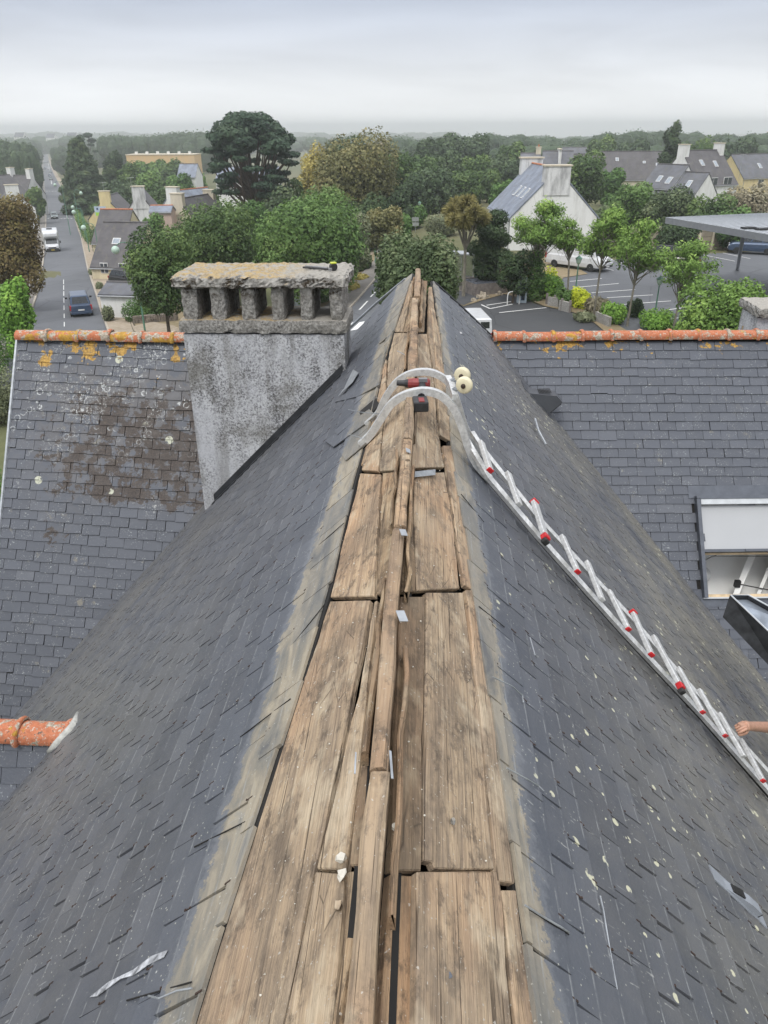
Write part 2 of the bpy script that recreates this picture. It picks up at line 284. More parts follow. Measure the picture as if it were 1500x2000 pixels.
# ---------------- mesh helpers -----------------
class MB:
    def __init__(s): s.v=[]; s.f=[]; s.mi=[]; s.k=0
    def add(s,vs,fs,mi=0):
        o=len(s.v); s.v+= [tuple(map(float,p)) for p in vs]; s.f+=[tuple(i+o for i in f) for f in fs]; s.mi+=[mi]*len(fs); return s
    def box(s,c,d,R=None,mi=0,taper=1.):
        c=np.array(c,float); vs=[]
        for z in (-1,1):
            t=taper if z>0 else 1.
            for x,y in ((-1,-1),(1,-1),(1,1),(-1,1)):
                p=np.array([x*d[0]/2*t,y*d[1]/2*t,z*d[2]/2])
                if R is not None: p=R@p
                vs.append(c+p)
        return s.add(vs,[(0,3,2,1),(4,5,6,7),(0,1,5,4),(1,2,6,5),(2,3,7,6),(3,0,4,7)],mi)
    def prism(s,poly,ext,mi=0):
        """closed polygon (list of 3D points) extruded by vector ext"""
        n=len(poly); P=[np.array(p,float) for p in poly]; Q=[p+np.array(ext,float) for p in P]
        return s.add(P+Q,[tuple(range(n))[::-1],tuple(range(n,2*n))]+[(i,(i+1)%n,n+(i+1)%n,n+i) for i in range(n)],mi)
    def tube(s,pts,r,n=8,mi=0,cap=True,square=False):
        P=[np.array(p,float) for p in pts]; m=len(P); rr=[r]*m if isinstance(r,(int,float)) else list(r)
        vs=[];up=None
        for i in range(m):
            t=P[min(i+1,m-1)]-P[max(i-1,0)]; t/=np.linalg.norm(t)+1e-9
            if up is None:
                up=np.array([0,0,1.]) if abs(t[2])<.9 else np.array([1.,0,0])
            a=np.cross(t,up); a/=np.linalg.norm(a)+1e-9; b=np.cross(a,t); up=b
            for k in range(n):
                th=2*pi*(k+(.5 if square else 0))/n; vs.append(P[i]+(a*cos(th)+b*sin(th))*rr[i])
        fs=[(i*n+k,i*n+(k+1)%n,(i+1)*n+(k+1)%n,(i+1)*n+k) for i in range(m-1) for k in range(n)]
        if cap: fs+=[tuple(range(n))[::-1],tuple((m-1)*n+k for k in range(n))]
        return s.add(vs,fs,mi)
    def lathe(s,c,prof,n=12,axis=2,mi=0):
        vs=[];m=len(prof)
        for r,z in prof:
            for k in range(n):
                a=2*pi*k/n; p=[r*cos(a),r*sin(a),z]
                if axis==0: p=[z,r*cos(a),r*sin(a)]
                if axis==1: p=[r*cos(a),z,r*sin(a)]
                vs.append(np.array(c)+p)
        fs=[(i*n+k,i*n+(k+1)%n,(i+1)*n+(k+1)%n,(i+1)*n+k) for i in range(m-1) for k in range(n)]
        fs+=[tuple(range(n))[::-1],tuple((m-1)*n+k for k in range(n))]
        return s.add(vs,fs,mi)
    def ball(s,c,r,nu=10,nv=7,mi=0):
        r=(r,r,r) if isinstance(r,(int,float)) else r; vs=[];
        for i in range(nv+1):
            a=pi*i/nv
            for k in range(nu): b=2*pi*k/nu; vs.append((c[0]+r[0]*sin(a)*cos(b),c[1]+r[1]*sin(a)*sin(b),c[2]+r[2]*cos(a)))
        return s.add(vs,[(i*nu+k,i*nu+(k+1)%nu,(i+1)*nu+(k+1)%nu,(i+1)*nu+k) for i in range(nv) for k in range(nu)],mi)
def rz(a): return np.array([[cos(a),-sin(a),0],[sin(a),cos(a),0],[0,0,1.]])
def tag(o,label=None,cat=None,group=None,kind=None):
    for k,v in (('label',label),('category',cat),('group',group),('kind',kind)):
        if v: o[k]=v
    return o
def thing(name,label,cat,loc=(0,0,0),rot=0.,group=None):
    o=bpy.data.objects.new(name,None); COL.objects.link(o); o.location=tuple(map(float,loc)); o.rotation_euler=(0,0,rot); o.empty_display_size=.2
    return tag(o,label,cat,group)
def root(o):
    while o.parent: o=o.parent
    return o
def obj(name,mb,mats,parent=None,world=False,smooth=False,bevel=0,loc=None,attr=None):
    me=bpy.data.meshes.new(name); off=np.zeros(3)
    if world and parent is not None: off=np.array(root(parent).location)
    if loc is not None: off=np.array(loc)
    V=np.array(mb.v,float).reshape(-1,3)-off
    me.from_pydata(V.tolist(),[],mb.f)
    mats=mats if isinstance(mats,(list,tuple)) else [mats]
    for m in mats: me.materials.append(m)
    if len(mats)>1: me.polygons.foreach_set('material_index',mb.mi)
    if smooth: me.polygons.foreach_set('use_smooth',[True]*len(me.polygons))
    if attr is not None:
        a=me.attributes.new('rnd','FLOAT','FACE'); a.data.foreach_set('value',np.array(attr,dtype=np.float32))
    me.update()
    o=bpy.data.objects.new(name,me); COL.objects.link(o)
    if parent is not None: o.parent=parent
    if loc is not None: o.location=tuple(map(float,loc))
    if bevel:
        m=o.modifiers.new('bevel','BEVEL'); m.width=bevel; m.segments=2; m.limit_method='ANGLE'
    return o
def copy_tree(o,parent=None):
    c=o.copy(); COL.objects.link(c)
    if parent is not None: c.parent=parent
    for ch in list(o.children): copy_tree(ch,c)
    return c
def place(o,loc,rot=None,label=None):
    o.location=tuple(map(float,loc))
    if rot is not None: o.rotation_euler=(0,0,rot)
    if label: o['label']=label
    return o
# ================= THE HOUSE UNDER THE CAMERA =================
m_sL=slate_mat('slate_left','L'); m_sR=slate_mat('slate_right','R'); m_sA=slate_mat('slate_lichened','A'); m_sB=slate_mat('slate_wing','B')
m_wood=wood_mat('old_boards'); m_woodd=wood_mat('dirty_boards',(.80,.76,.71),.16); m_batten=wood_mat('ridge_timber',(.88,.86,.84),.1)
m_conc=concrete_mat('pebbly_concrete'); m_rend=render_mat('weathered_render'); m_terra=terra_mat('terracotta',.5); m_terra2=terra_mat('terracotta_clean',-.5)
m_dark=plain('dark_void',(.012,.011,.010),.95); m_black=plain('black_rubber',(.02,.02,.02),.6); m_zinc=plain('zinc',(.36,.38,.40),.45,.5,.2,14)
m_lead=plain('dark_flashing',(.035,.037,.042),.55,.2,.3,8); m_rust=plain('rust',(.05,.03,.022),.85,0,.4,30)
m_wallw=wall_mat('house_render',(.62,.60,.55),(.38,.36,.33)); m_mortar=plain('mortar',(.42,.42,.39),.9,0,.25,20)
m_mortar2=plain('white_smear',(.36,.37,.39),.85,0,.7,30)
m_white=plain('white_paint',(.74,.74,.72),.5,0,.1,9)
house=thing('slate_roof_house','slate-roofed house in the foreground with ridge stripped to bare boards and two side wings','house',(0,4,0))

def clip(poly,a,b,c):   # keep a*u+b*v<=c
    out=[]
    n=len(poly)
    for i in range(n):
        p,q=poly[i],poly[(i+1)%n]; dp=a*p[0]+b*p[1]-c; dq=a*q[0]+b*q[1]-c
        if dp<=0: out.append(p)
        if (dp<0)!=(dq<0) and dp!=dq:
            t=dp/(dp-dq); out.append((p[0]+(q[0]-p[0])*t,p[1]+(q[1]-p[1])*t))
    return out
def slates(P0,ud,vd,nd,u0,u1,rows,planes,edge=None,gap=.004,skew=0.,thick=.007,jit=.0012,skip=None):
    P0,ud,vd,nd=[np.array(x,float) for x in (P0,ud,vd,nd)]
    mb=MB(); rn=[]; hooks=[]
    for k,(va,vb,w) in enumerate(rows):
        off=(k%2)*w/2+random.uniform(-.012,.012)
        u=u0-w+off; wob=random.uniform(-.001,.001)
        while u<u1+w:
            ww=w*random.uniform(.97,1.03)
            j=lambda s=jit: random.gauss(0,s)
            gg=gap*random.uniform(.3,1.5)*(1. if k<8 else 1.25); a0=u+gg/2; a1=u+ww-gg/2; tl=random.gauss(0,.0015)
            drop=random.gauss(0,.002)+wob
            if random.random()<.02: drop+=random.uniform(-.01,.014)
            sk=skew*(u)
            q=[(a0+j(),va+sk-.004),(a1+j(),va+sk-.004),(a1+j(),vb+sk+drop+tl),(a0+j(),vb+sk+drop-tl)]
            if edge is not None:
                e0,e1=edge(a0),edge(a1)
                if vb+sk<=min(e0,e1)-.01: u+=ww; continue
                if va+sk<max(e0,e1):   # clip to v>=line
                    g=(e1-e0)/(a1-a0); e0j=e0+random.uniform(-.012,.012)
                    q=clip(q,g,-1,g*a0-e0j)
            dead=False
            for a,b,c in planes:
                if len(q)<3: dead=True; break
                if all(a*x+b*y<=c for x,y in q): continue
                q=clip(q,a,b,c)
            if dead or len(q)<3 or (skip and skip(u+ww/2,(va+vb)/2)): u+=ww; continue
            lift=random.gauss(0,.0012); r=min(1,max(0,random.gauss(.45,.22)))
            def P(x,y):
                t=min(1,max(0,(y-sk-va)/(vb-va))); h=.004+lift*t+(.003+thick)*t
                return P0+ud*x+vd*y+nd*h
            top=[P(x,y) for x,y in q]; bot=[P0+ud*x+vd*y-nd*.002 for x,y in q]; n=len(q)
            mb.add(top+bot,[tuple(range(n))]+[(i,n+i,n+(i+1)%n,(i+1)%n) for i in range(n)]); rn+=[r]*(n+1)
            hooks.append((u,va+sk)); u+=ww
    return mb,rn,hooks
def flip_check(mb,nd):   # make the top faces look along nd
    v=np.array(mb.v)
    for i,f in enumerate(mb.f):
        if len(f)>=3:
            n=np.cross(v[f[1]]-v[f[0]],v[f[2]]-v[f[0]])
            if i==0: s=n@np.array(nd); break
    if s<0: mb.f=[f[::-1] for f in mb.f]
    return mb
ip=np.interp
edL=lambda y: ip(y,[-2,1.0,1.4,2.13,2.63,3.69,4.64,6.05,7.6,8.54,9],[.64,.611,.566,.473,.424,.406,.359,.334,.208,.13,.10])
edR=lambda y: ip(y,[-2,1.03,1.78,2.18,2.7,3.43,4.25,6.12,7.91,9.0,9.6],[.55,.53,.50,.48,.452,.412,.366,.344,.287,.24,.22])
# wing planes
class Wing:
    def __init__(s,side,Yw,Hw,b,rot):
        s.d=np.array([cos(rot),sin(rot),0.])*side       # along the ridge, outward
        h=np.array([cos(rot),sin(rot),0.]); nh=np.array([h[1],-h[0],0.])   # horizontal, towards the camera
        s.v=np.array([nh[0]*cos(b),nh[1]*cos(b),-sin(b)]); s.n=np.array([nh[0]*sin(b),nh[1]*sin(b),cos(b)])
        s.P0=np.array([0,Yw,ZC-Hw]); s.nh=nh; s.b=b
    def at(s,px,py,h=0): return pln(px,py,s.P0+s.n*h,s.n)
    def uv(s,P): q=np.array(P)-s.P0; return q@s.d,q@s.v
WL=Wing(-1,8.622,2.208,radians(57.3),radians(-2.07)); WR=Wing(1,9.709,2.433,radians(53.6),radians(3.6))
def verge_plane(side,p,q):   # in (u=Y, v=slope length)
    ca=cos(AL if side<0 else AR); a=(p[1],abs(p[0])/ca); b=(q[1],abs(q[0])/ca); g=(b[0]-a[0])/(b[1]-a[1]); return (1,-g,a[0]-g*a[1])
vpL=verge_plane(-1,onL(790,548),onL(680,642)); vpR=verge_plane(1,onR(852,556),onR(955,652))
def rows(v0,n,e,w,first=()):
    r=list(first); v=v0
    for k in range(n): r.append((v,v+e,w)); v+=e
    return r
VMAX=7.4
def main_slope(side,mat,name):
    a=AL if side<0 else AR; vd=np.array([side*cos(a),0,-sin(a)]); nd=nL if side<0 else nR; P0=(0,0,ZR); wg=WL if side<0 else WR
    P0=np.array(P0); ud=np.array([0,1.,0]); edge=edL if side<0 else edR
    # keep only what lies in front of the valley with the wing (plus 0.3 m)
    cu=wg.n@ud; cv=wg.n@vd; c=wg.n@(wg.P0-P0)+.25
    # inside main = above wing plane : n.(P-P0w) >= -.25 -> -cu*u-cv*v <= .25 - n.(P0-P0w)
    val=(-cu,-cv,.25+wg.n@(P0-wg.P0))
    far=vpL if side<0 else vpR
    first=[(.0,.36,.30),(.36,.60,.30),(.60,.78,.30)] if side<0 else [(.0,.34,.30),(.34,.54,.30),(.54,.70,.28)]
    s0=first[-1][1]
    skip=None
    if side<0:
        skip=None
    R=[r for r in rows(s0,int((VMAX-s0)/.115),.115,.22,first)]
    mb,rn,hk=slates(P0,ud,vd,nd,-1.6,10.2,R,[far,val],edge=edge,gap=.0085,jit=.0024,skip=skip)
    flip_check(mb,nd); roof=obj(name,mb,mat,house,world=True,attr=rn)
    roof['label']='blue-grey slate slope with a pale stained band along the opened ridge'
    hb=MB()
    for u,v in hk:
        if v>.5 and u<9 and v<6.5 and random.random()<.85:
            p=P0+ud*u+vd*(v-.014)+nd*.0125; R3=np.array([ud,vd,nd]).T
            hb.box(p+vd*.012,(.0045+.0006*min(v,4),.024,.003),R3); 
            if random.random()<.5: hb.box(p+vd*.03+ud*.004,(.007,.004,.003),R3)
    h=obj('slate_hook',hb,m_rust,roof,world=False); h.data.transform(Matrix.Translation((-0,-4,0))); h['kind']='stuff'
    # underlay
    ub=MB(); uu=[]
    ys=np.linspace(-1.6,10,60)
    A=[P0+ud*y+vd*(edge(y)-.03)-nd*.004 for y in ys]; B=[P0+ud*y+vd*VMAX-nd*.004 for y in ys]
    poly2=[(-1.6,edge(-1.6)-.01),(-1.6,VMAX)]+[(10,VMAX)]+[(y,edge(y)-.01) for y in ys[::-1]]
    for q in ([far]+[val]): poly2=clip(poly2,q[0],q[1],q[2]-.005)
    if side<0: pass
    ub.prism([P0+ud*x+vd*y-nd*.004 for x,y in poly2],-nd*.02); obj('underlay',ub,m_dark,roof).data.transform(Matrix.Translation((0,-4,0)))
    # near-black sheet below the boards, standing in for the shaded void
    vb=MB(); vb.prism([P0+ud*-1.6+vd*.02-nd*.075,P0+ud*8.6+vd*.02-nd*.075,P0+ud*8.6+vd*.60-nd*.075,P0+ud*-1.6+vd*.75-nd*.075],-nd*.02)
    obj('rafter_shade_sheet',vb,m_dark,house,world=True)
    return roof
roofL=main_slope(-1,m_sL,'main_roof'); roofR=main_slope(1,m_sR,'main_roof')
# verge trims
for f,pp in ((onL,[(792,545),(735,592),(676,646)]),(onR,[(850,553),(900,598),(958,654)])):
    mb=MB(); mb.tube([f(x,y,.012) for x,y in pp],.016,6); obj('verge_strip',mb,m_zinc if f is onL else m_lead,house,world=True)
# wings
def wing_roof(wg,side,mat,name,u1,vmax,e,w,skew,edgeclip=None,skip=None):
    a=AL if side<0 else AR; nm=nL if side<0 else nR
    # keep what is above the main plane, plus .2
    P0m=np.array([0,0,ZR]); val=(-(nm@wg.d),-(nm@wg.v),.22+nm@(wg.P0-P0m))
    pl=[val,(1,0,u1),(0,-1,-.015)]+(edgeclip or [])
    mb,rn,hk=slates(wg.P0,wg.d,wg.v,wg.n,0.5,u1,rows(.02,int(vmax/e),e,w),pl,gap=.005,skew=skew,thick=.008,skip=skip,jit=.0016)
    v=np.array(mb.v); f=mb.f[0]; n=np.cross(v[f[1]]-v[f[0]],v[f[2]]-v[f[0]])
    if n@wg.n<0: mb.f=[f[::-1] for f in mb.f]
    r=obj(name,mb,mat,house,world=True,attr=rn)
    ub=MB(); poly=[(0,-.02),(u1-.01,-.02),(u1-.01,vmax),(0,vmax)]
    for q in pl: poly=clip(poly,q[0],q[1],q[2]-.004)
    if skip is None:
        ub.prism([wg.P0+wg.d*x+wg.v*y-wg.n*.004 for x,y in poly],-wg.n*.03); obj('underlay',ub,m_dark,r).data.transform(Matrix.Translation((0,-4,0)))
    else:
        (ua,va),(ub_,vb_)=skip.rect
        for x0,x1,y0,y1 in ((0,ua,-.02,vmax),(ua,u1,-.02,va),(ua,u1,vb_,vmax)):
            p=[(x0,y0),(x1,y0),(x1,y1),(x0,y1)]
            for q in pl: p=clip(p,q[0],q[1],q[2]-.004)
            if len(p)>2: ub.prism([wg.P0+wg.d*x+wg.v*y-wg.n*.004 for x,y in p],-wg.n*.03)
        obj('underlay',ub,m_dark,r).data.transform(Matrix.Translation((0,-4,0)))
    # far slope of the wing
    back=np.array([-wg.nh[0]*cos(wg.b),-wg.nh[1]*cos(wg.b),-sin(wg.b)]); bb=MB()
    bb.prism([wg.P0+wg.d*.3-wg.v*0+np.array([0,0,-.01]),wg.P0+wg.d*u1+np.array([0,0,-.01]),wg.P0+wg.d*u1+back*5.5,wg.P0+wg.d*.3+back*5.5],(0,0,-.04)); obj('far_slope',bb,roof_far if False else m_slplain,house,world=True)
    return r
m_slplain=plain('slate_plain',(.10,.11,.13),.6,0,.2,5)
uL=WL.uv(WL.at(36,672))[0]
skyA=WR.uv(WR.at(1353,972)); skyB=WR.uv(WR.at(1362,1168)); su0=WR.uv(WR.at(1362,1060))[0]; sv0=skyA[1]; sv1=skyB[1]
def skp(u,v): return u>su0-.02 and sv0-.02<v<sv1+.02
skp.rect=((su0,sv0),(su0+1.3,sv1))
rA=wing_roof(WL,-1,m_sA,'wing_roof',uL,6.0,.118,.22,-.045)
rA['label']='slate slope of the left wing, blotched with brown and white lichen'
uR=9.6
rB=wing_roof(WR,1,m_sB,'wing_roof',uR,6.6,.118,.22,.012,skip=lambda u,v: False) if False else None
class _S:
    rect=((su0,sv0),(su0+1.16,sv1))
    def __call__(s,u,v): return su0-.0<u<su0+1.16+.0 and sv0-.0<v<sv1+.0
rB=wing_roof(WR,1,m_sB,'wing_roof',uR,6.6,.118,.22,.012,skip=_S())
rB['label']='cleaner grey slate slope of the right wing'
# left verge strip
mb=MB(); mb.tube([WL.P0+WL.d*(uL+.015)+WL.v*t+WL.n*.01 for t in (0,6)],.022,6); obj('verge_strip',mb,m_zinc,house,world=True)
# ridge tiles
def ridge_tiles(P,d,n,L,r,mat,first=None,flip=False):
    side=np.array([d[1],-d[0],0.]); side/=np.linalg.norm(side)
    for k in range(n):
        a=np.array(P)+d*L*k+np.array([0,0,random.uniform(-.006,.006)]); dd=d
        mb=MB(); N=10; stat=[(0,1.),(.03,1.0),(L*.93,.985),(L*.999,.985)]
        def arc(c,rr,th): return [c+side*rr*cos(t)*1.05+np.array([0,0,rr*sin(t)*.85-.03]) for t in np.linspace(-.12*pi,1.12*pi,N+1)]
        vs=[]
        for t,s_ in stat: vs+=arc(a+dd*t,r*s_,0)
        m=N+1; mb.add(vs,[(i*m+j,i*m+j+1,(i+1)*m+j+1,(i+1)*m+j) for i in range(len(stat)-1) for j in range(N)])
        vs=[]
        for t,s_ in ((-.022,1.02),(-.018,1.22),(.0,1.30),(.022,1.22),(.028,1.0)): vs+=arc(a+dd*t,r*s_,0)
        mb.add(vs,[(i*m+j,i*m+j+1,(i+1)*m+j+1,(i+1)*m+j) for i in range(4) for j in range(N)])
        obj('ridge_tile',mb,mat,house,world=True,smooth=True)
ridge_tiles(WL.P0+WL.d*(uL-.38*5-.40)+np.array([0,0,.05]),WL.d,6,.385,.085,m_terra)
for k in range(0): pass
ridge_tiles(WL.P0+WL.d*.86+np.array([0,0,.04]),WL.d,2,.36,.085,m_terra2)
ridge_tiles(WR.P0+WR.d*.98+np.array([0,0,.05]),WR.d,22,.375,.085,m_terra2)
# dormer wing at the lower left
dP=onL(135,1428); 
WD=Wing(-1,dP[1],ZC-dP[2],radians(60),0); WD.P0=np.array([0,dP[1],dP[2]])
mb,rn,_=slates(WD.P0,WD.d,WD.v,WD.n,1.6,7.5,rows(.03,40,.118,.22),[(-(nL@WD.d),-(nL@WD.v),.15+nL@(WD.P0-np.array([0,0,ZR])))],gap=.005)
v=np.array(mb.v); f=mb.f[0]
if np.cross(v[f[1]]-v[f[0]],v[f[2]]-v[f[0]])@WD.n<0: mb.f=[f[::-1] for f in mb.f]
dr=obj('dormer_roof',mb,m_sB,house,world=True,attr=rn)
mb=MB(); mb.prism([WD.P0+WD.d*x+WD.v*y-WD.n*.004 for x,y in ((2.3,0),(7.4,0),(7.4,4.6),(2.3,4.6))],-WD.n*.03); obj('underlay',mb,m_dark,dr).data.transform(Matrix.Translation((0,-4,0)))
ridge_tiles(WD.P0+WD.d*(abs(dP[0])+.0)+np.array([0,0,.0]),WD.d,8,.36,.095,m_terra2)
mb=MB()   # mortar fillet where the tile meets the slope
pts=[onL(152,1392,.01),onL(143,1420,.015),onL(112,1455,.01),onL(96,1468,.01)]; mb.tube(pts,[.012,.035,.04,.02],7); obj('mortar_fillet',mb,m_mortar,house,world=True,smooth=True)
# ridge boards ------------------------------------------------------------
def jag(pts,step=.09,am=.002):
    out=[]
    for i in range(len(pts)):
        a,b=np.array(pts[i]),np.array(pts[(i+1)%len(pts)]); n=max(1,int(np.linalg.norm(b-a)/step))
        for k in range(n): out.append(a+(b-a)*k/n+(np.array([random.gauss(0,am),random.gauss(0,am*.6),0]) if k else 0))
    return out
def board(side,px,mat=None,h=-.004,t=.024,am=.0018,label=None):
    f=onL if side<0 else onR; nd=nL if side<0 else nR
    P=jag([f(x,y,h) for x,y in px],.10,am)
    e1=P[1]-P[0]; A=sum(np.cross(P[i]-P[0],P[(i+1)%len(P)]-P[0])@nd for i in range(len(P)))
    if A<0: P=P[::-1]
    mb=MB(); P0=[p-nd*t for p in P]; mb.prism(P0,nd*t)
    o=obj('ridge_board',mb,mat or m_wood,house,world=True)
    m=o.modifiers.new('bevel','BEVEL'); m.width=.003; m.segments=1; m.limit_method='ANGLE'; m.angle_limit=radians(60)
    return o
B=[(-1,[(380,2010),(342,2170),(520,2170),(548,2010),(612,1700),(660,1480),(700,1290),(722,1172),(645,1174),(592,1330),(522,1520),(455,1740)],m_wood,0),
(-1,[(553,2010),(525,2170),(630,2170),(646,2010),(668,1760),(670,1706),(616,1702)],m_wood,0),
(-1,[(618,1696),(672,1698),(700,1500),(716,1330),(736,1172),(731,1176),(700,1360),(645,1590)],m_wood,0),
(-1,[(651,2010),(636,2170),(672,2170),(684,2010),(690,1780),(697,1700),(672,1703)],m_woodd,-.016),
(-1,[(682,1690),(702,1690),(716,1500),(738,1300),(758,1170),(742,1170),(712,1400)],m_woodd,-.010),
(-1,[(645,1166),(729,1164),(734,1070),(743,926),(704,924),(672,1050)],m_wood,0),
(-1,[(735,1160),(762,1160),(778,1000),(784,920),(747,924)],m_woodd,-.002),
(-1,[(706,918),(737,920),(751,790),(754,700),(766,655),(757,652),(738,742),(716,850)],m_wood,0),
(-1,[(741,920),(783,916),(793,760),(800,650),(770,650),(758,702),(754,792)],m_wood,0),
(-1,[(771,648),(785,648),(808,548),(800,548)],m_wood,0),(-1,[(788,648),(802,648),(815,546),(810,546)],m_woodd,0),
(-1,[(353,2010),(322,2170),(338,2170),(374,2010),(517,1530),(590,1316),(641,1132),(634,1130),(580,1310),(505,1520)],m_woodd,-.012),
(-1,[(640,1122),(646,1122),(700,918),(735,740),(752,652),(770,600),(764,600),(744,655),(728,735),(694,915)],m_woodd,-.008),
(1,[(742,2010),(738,2170),(811,2170),(808,2010),(807,1710),(763,1708)],m_woodd,-.014),
(1,[(764,1700),(823,1700),(830,1165),(784,1165)],m_woodd,-.001),
(1,[(787,1155),(812,1155),(806,930),(799,850),(793,850),(792,1000)],m_woodd,-.002),
(1,[(815,2010),(814,2170),(1030,2170),(1001,2010),(975,1702),(815,1702)],m_wood,.006),
(1,[(828,1640),(828,1680),(845,1683),(850,1696),(965,1697),(936,1400),(905,1157),(833,1157)],m_wood,0),
(1,[(815,1153),(898,1149),(884,1020),(868,922),(808,924)],m_wood,0),
(1,[(806,914),(868,912),(856,850),(850,766),(834,652),(808,652)],m_wood,0),
(1,[(808,648),(829,648),(835,548),(822,548)],m_woodd,0),(1,[(838,655),(853,766),(857,700),(845,560),(839,560),(837,650)],m_wood,-.004),
(1,[(1010,2010),(1030,2170),(1075,2170),(1048,2010),(1008,1738),(980,1738)],m_wood,.004),
(1,[(972,1720),(1006,1725),(972,1480),(948,1230),(922,1152),(910,1152),(940,1400)],m_wood,.008),
(1,[(908,1142),(936,1160),(914,1000),(890,870),(866,870),(893,1050)],m_wood,.004),
(1,[(860,850),(881,862),(868,700),(848,600),(843,600),(853,720)],m_wood,.004)]
B+=[(-1,[(795,560),(775,556),(758,636),(742,696),(722,796),(700,900),(700,916),(712,900),(716,850),(738,742),(757,652),(770,650)],m_woodd,-.004)]
for sd_,px,mt_,h in B: board(sd_,px,mt_,-.004+h)
# ridge battens at the apex
def batten(pts,w,t,zb=.0,mat=None,n=10):
    mb=MB(); vs=[]
    P=[np.array(p,float) for p in pts]; L=[0]
    ys=np.linspace(P[0][1],P[-1][1],n)
    for y in ys:
        x=np.interp(y,[p[1] for p in P],[p[0] for p in P])+random.gauss(0,.004); z=np.interp(y,[p[1] for p in P],[p[2] for p in P])
        ww=w*random.uniform(.86,1.08)/2; c=random.uniform(.004,.014)
        for dx,dz in ((-ww,-t),(-ww,-c),(-ww+c,0),(ww-c,0),(ww,-c),(ww,-t)): vs.append((x+dx,y,z+dz+random.gauss(0,.001)))
    fs=[(i*6+j,i*6+(j+1)%6,(i+1)*6+(j+1)%6,(i+1)*6+j) for i in range(n-1) for j in range(6)]+[tuple(range(6))[::-1],tuple((n-1)*6+j for j in range(6))]
    mb.add(vs,[f[::-1] for f in fs]); o=obj('ridge_batten',mb,mat or m_batten,house,world=True); return o
for a,b,x0,x1,w,z in ((-1.4,1.36,-.004,-.010,.052,.034),(1.37,2.62,-.014,-.002,.048,.036),(2.63,3.55,.000,.004,.050,.044),(3.56,4.62,.004,-.002,.052,.048),(4.65,6.45,.006,-.004,.062,.070),(6.48,7.05,-.01,-.006,.06,.052),(7.08,8.62,.004,.000,.062,.064)):
    batten([(x0,a,ZR+z),(x1,b,ZR+z)],w,.075+(.03 if z>.06 else 0),n=max(4,int((b-a)*6)))
# split strips and splinters beside the ridge timber
for a,b,x0,x1,w,z in ((-1.2,.95,-.052,-.046,.022,.004),(1.0,1.9,.040,.046,.016,.010),(1.45,2.3,-.050,-.040,.018,.008),(2.2,3.3,.038,.036,.014,.012),(2.7,3.5,-.042,-.036,.014,.012),(3.7,4.5,.040,.034,.014,.008),(4.9,6.2,-.046,-.042,.018,.012),(6.0,8.4,-.050,-.046,.020,.010),(6.3,8.3,.050,.046,.024,.006)):
    batten([(x0,a,ZR+z),(x1,b,ZR+z)],w,.05,n=max(5,int((b-a)*9)),mat=m_woodd)
mb=MB(); mb.prism([onL(x,y,.012) for x,y in ((176,1948),(213,1918),(262,1894),(296,1868),(328,1856),(320,1870),(288,1886),(262,1905),(236,1912),(190,1946))],nL*.002); o=obj('mortar_smear',mb,m_mortar2,house,world=True)
mb=MB(); mb.prism([onL(x,y,.010) for x,y in ((733,778),(742,790),(722,812),(708,822),(700,806))],nL*.002); obj('shadow_gap',mb,m_dark,house,world=True)  # dark patch laid on the slates, painting the shade inside a hole
for q,h in (([(636,862),(652,874),(736,812),(722,800)],.018),([(655,842),(660,850),(705,812),(700,800)],.022),([(664,882),(676,900),(716,866),(702,852)],.018),([(735,742),(742,752),(700,775),(655,786),(658,778)],.015),([(750,648),(756,660),(742,672),(736,662)],.015)):
    mb=MB(); mb.prism([onL(x,y,h if i in(0,1) else .010) for i,(x,y) in enumerate(q)],nL*.006); obj('lifted_slate',mb,m_sL,house,world=True,attr=[.75]*(len(q)+2))
# zinc clips on the batten
for (px,py),(w,l),rt in (((797,880),(.022,.05),.1),((788,1040),(.025,.05),.2),((785,1203),(.028,.06),.25),((764,1493),(.006,.09),.1),((694,1490),(.004,.07),.05),((783,689),(.06,.012),.05)):
    P=pln(px,py,(0,0,ZR+.055),(0,0,1)); mb=MB(); R3=rz(rt)
    a=random.uniform(.1,.5); Rx=np.array([[cos(a),0,sin(a)],[0,1,0],[-sin(a),0,cos(a)]]) if l>w else np.array([[cos(.5),0,sin(.5)],[0,1,0],[-sin(.5),0,cos(.5)]])
    mb.box(P,(w,l,.002),R3@Rx); obj('zinc_clip',mb,m_zinc,house,world=True)
mb=MB(); mb.prism([onR(803,922,.012),onR(850,917,.012),onR(850,928,.012),onR(803,933,.012)],nR*.002); obj('zinc_clip',mb,m_zinc,house,world=True)
# copper/steel wires sticking out near the stain
for side,pts in ((1,[(962,1322,.03),(1000,1340,.035),(1020,1358,.02),(1022,1372,.02)]),(1,[(990,1500,.03),(1030,1522,.03),(1052,1535,.02),(1062,1545,.02)]),(1,[(1025,1768,.03),(1060,1790,.03),(1098,1812,.03),(1112,1822,.01)]),(-1,[(290,1945,.03),(310,1950,.04),(345,1935,.03),(375,1930,.02)]),(1,[(1035,1245,.03),(1045,1280,.03),(1048,1285,.02)]),(1,[(1172,1750,.02),(1178,1775,.02),(1190,1850,.012),(1210,1960,.012)]),(-1,[(680,800,.05),(705,805,.05),(740,808,.03)]),(-1,[(680,848,.05),(705,855,.05),(715,857,.03)])):
    mb=MB(); f=onL if side<0 else onR; mb.tube([f(*q) for q in pts],.0028,5); obj('loose_wire',mb,m_zinc,house,world=True)
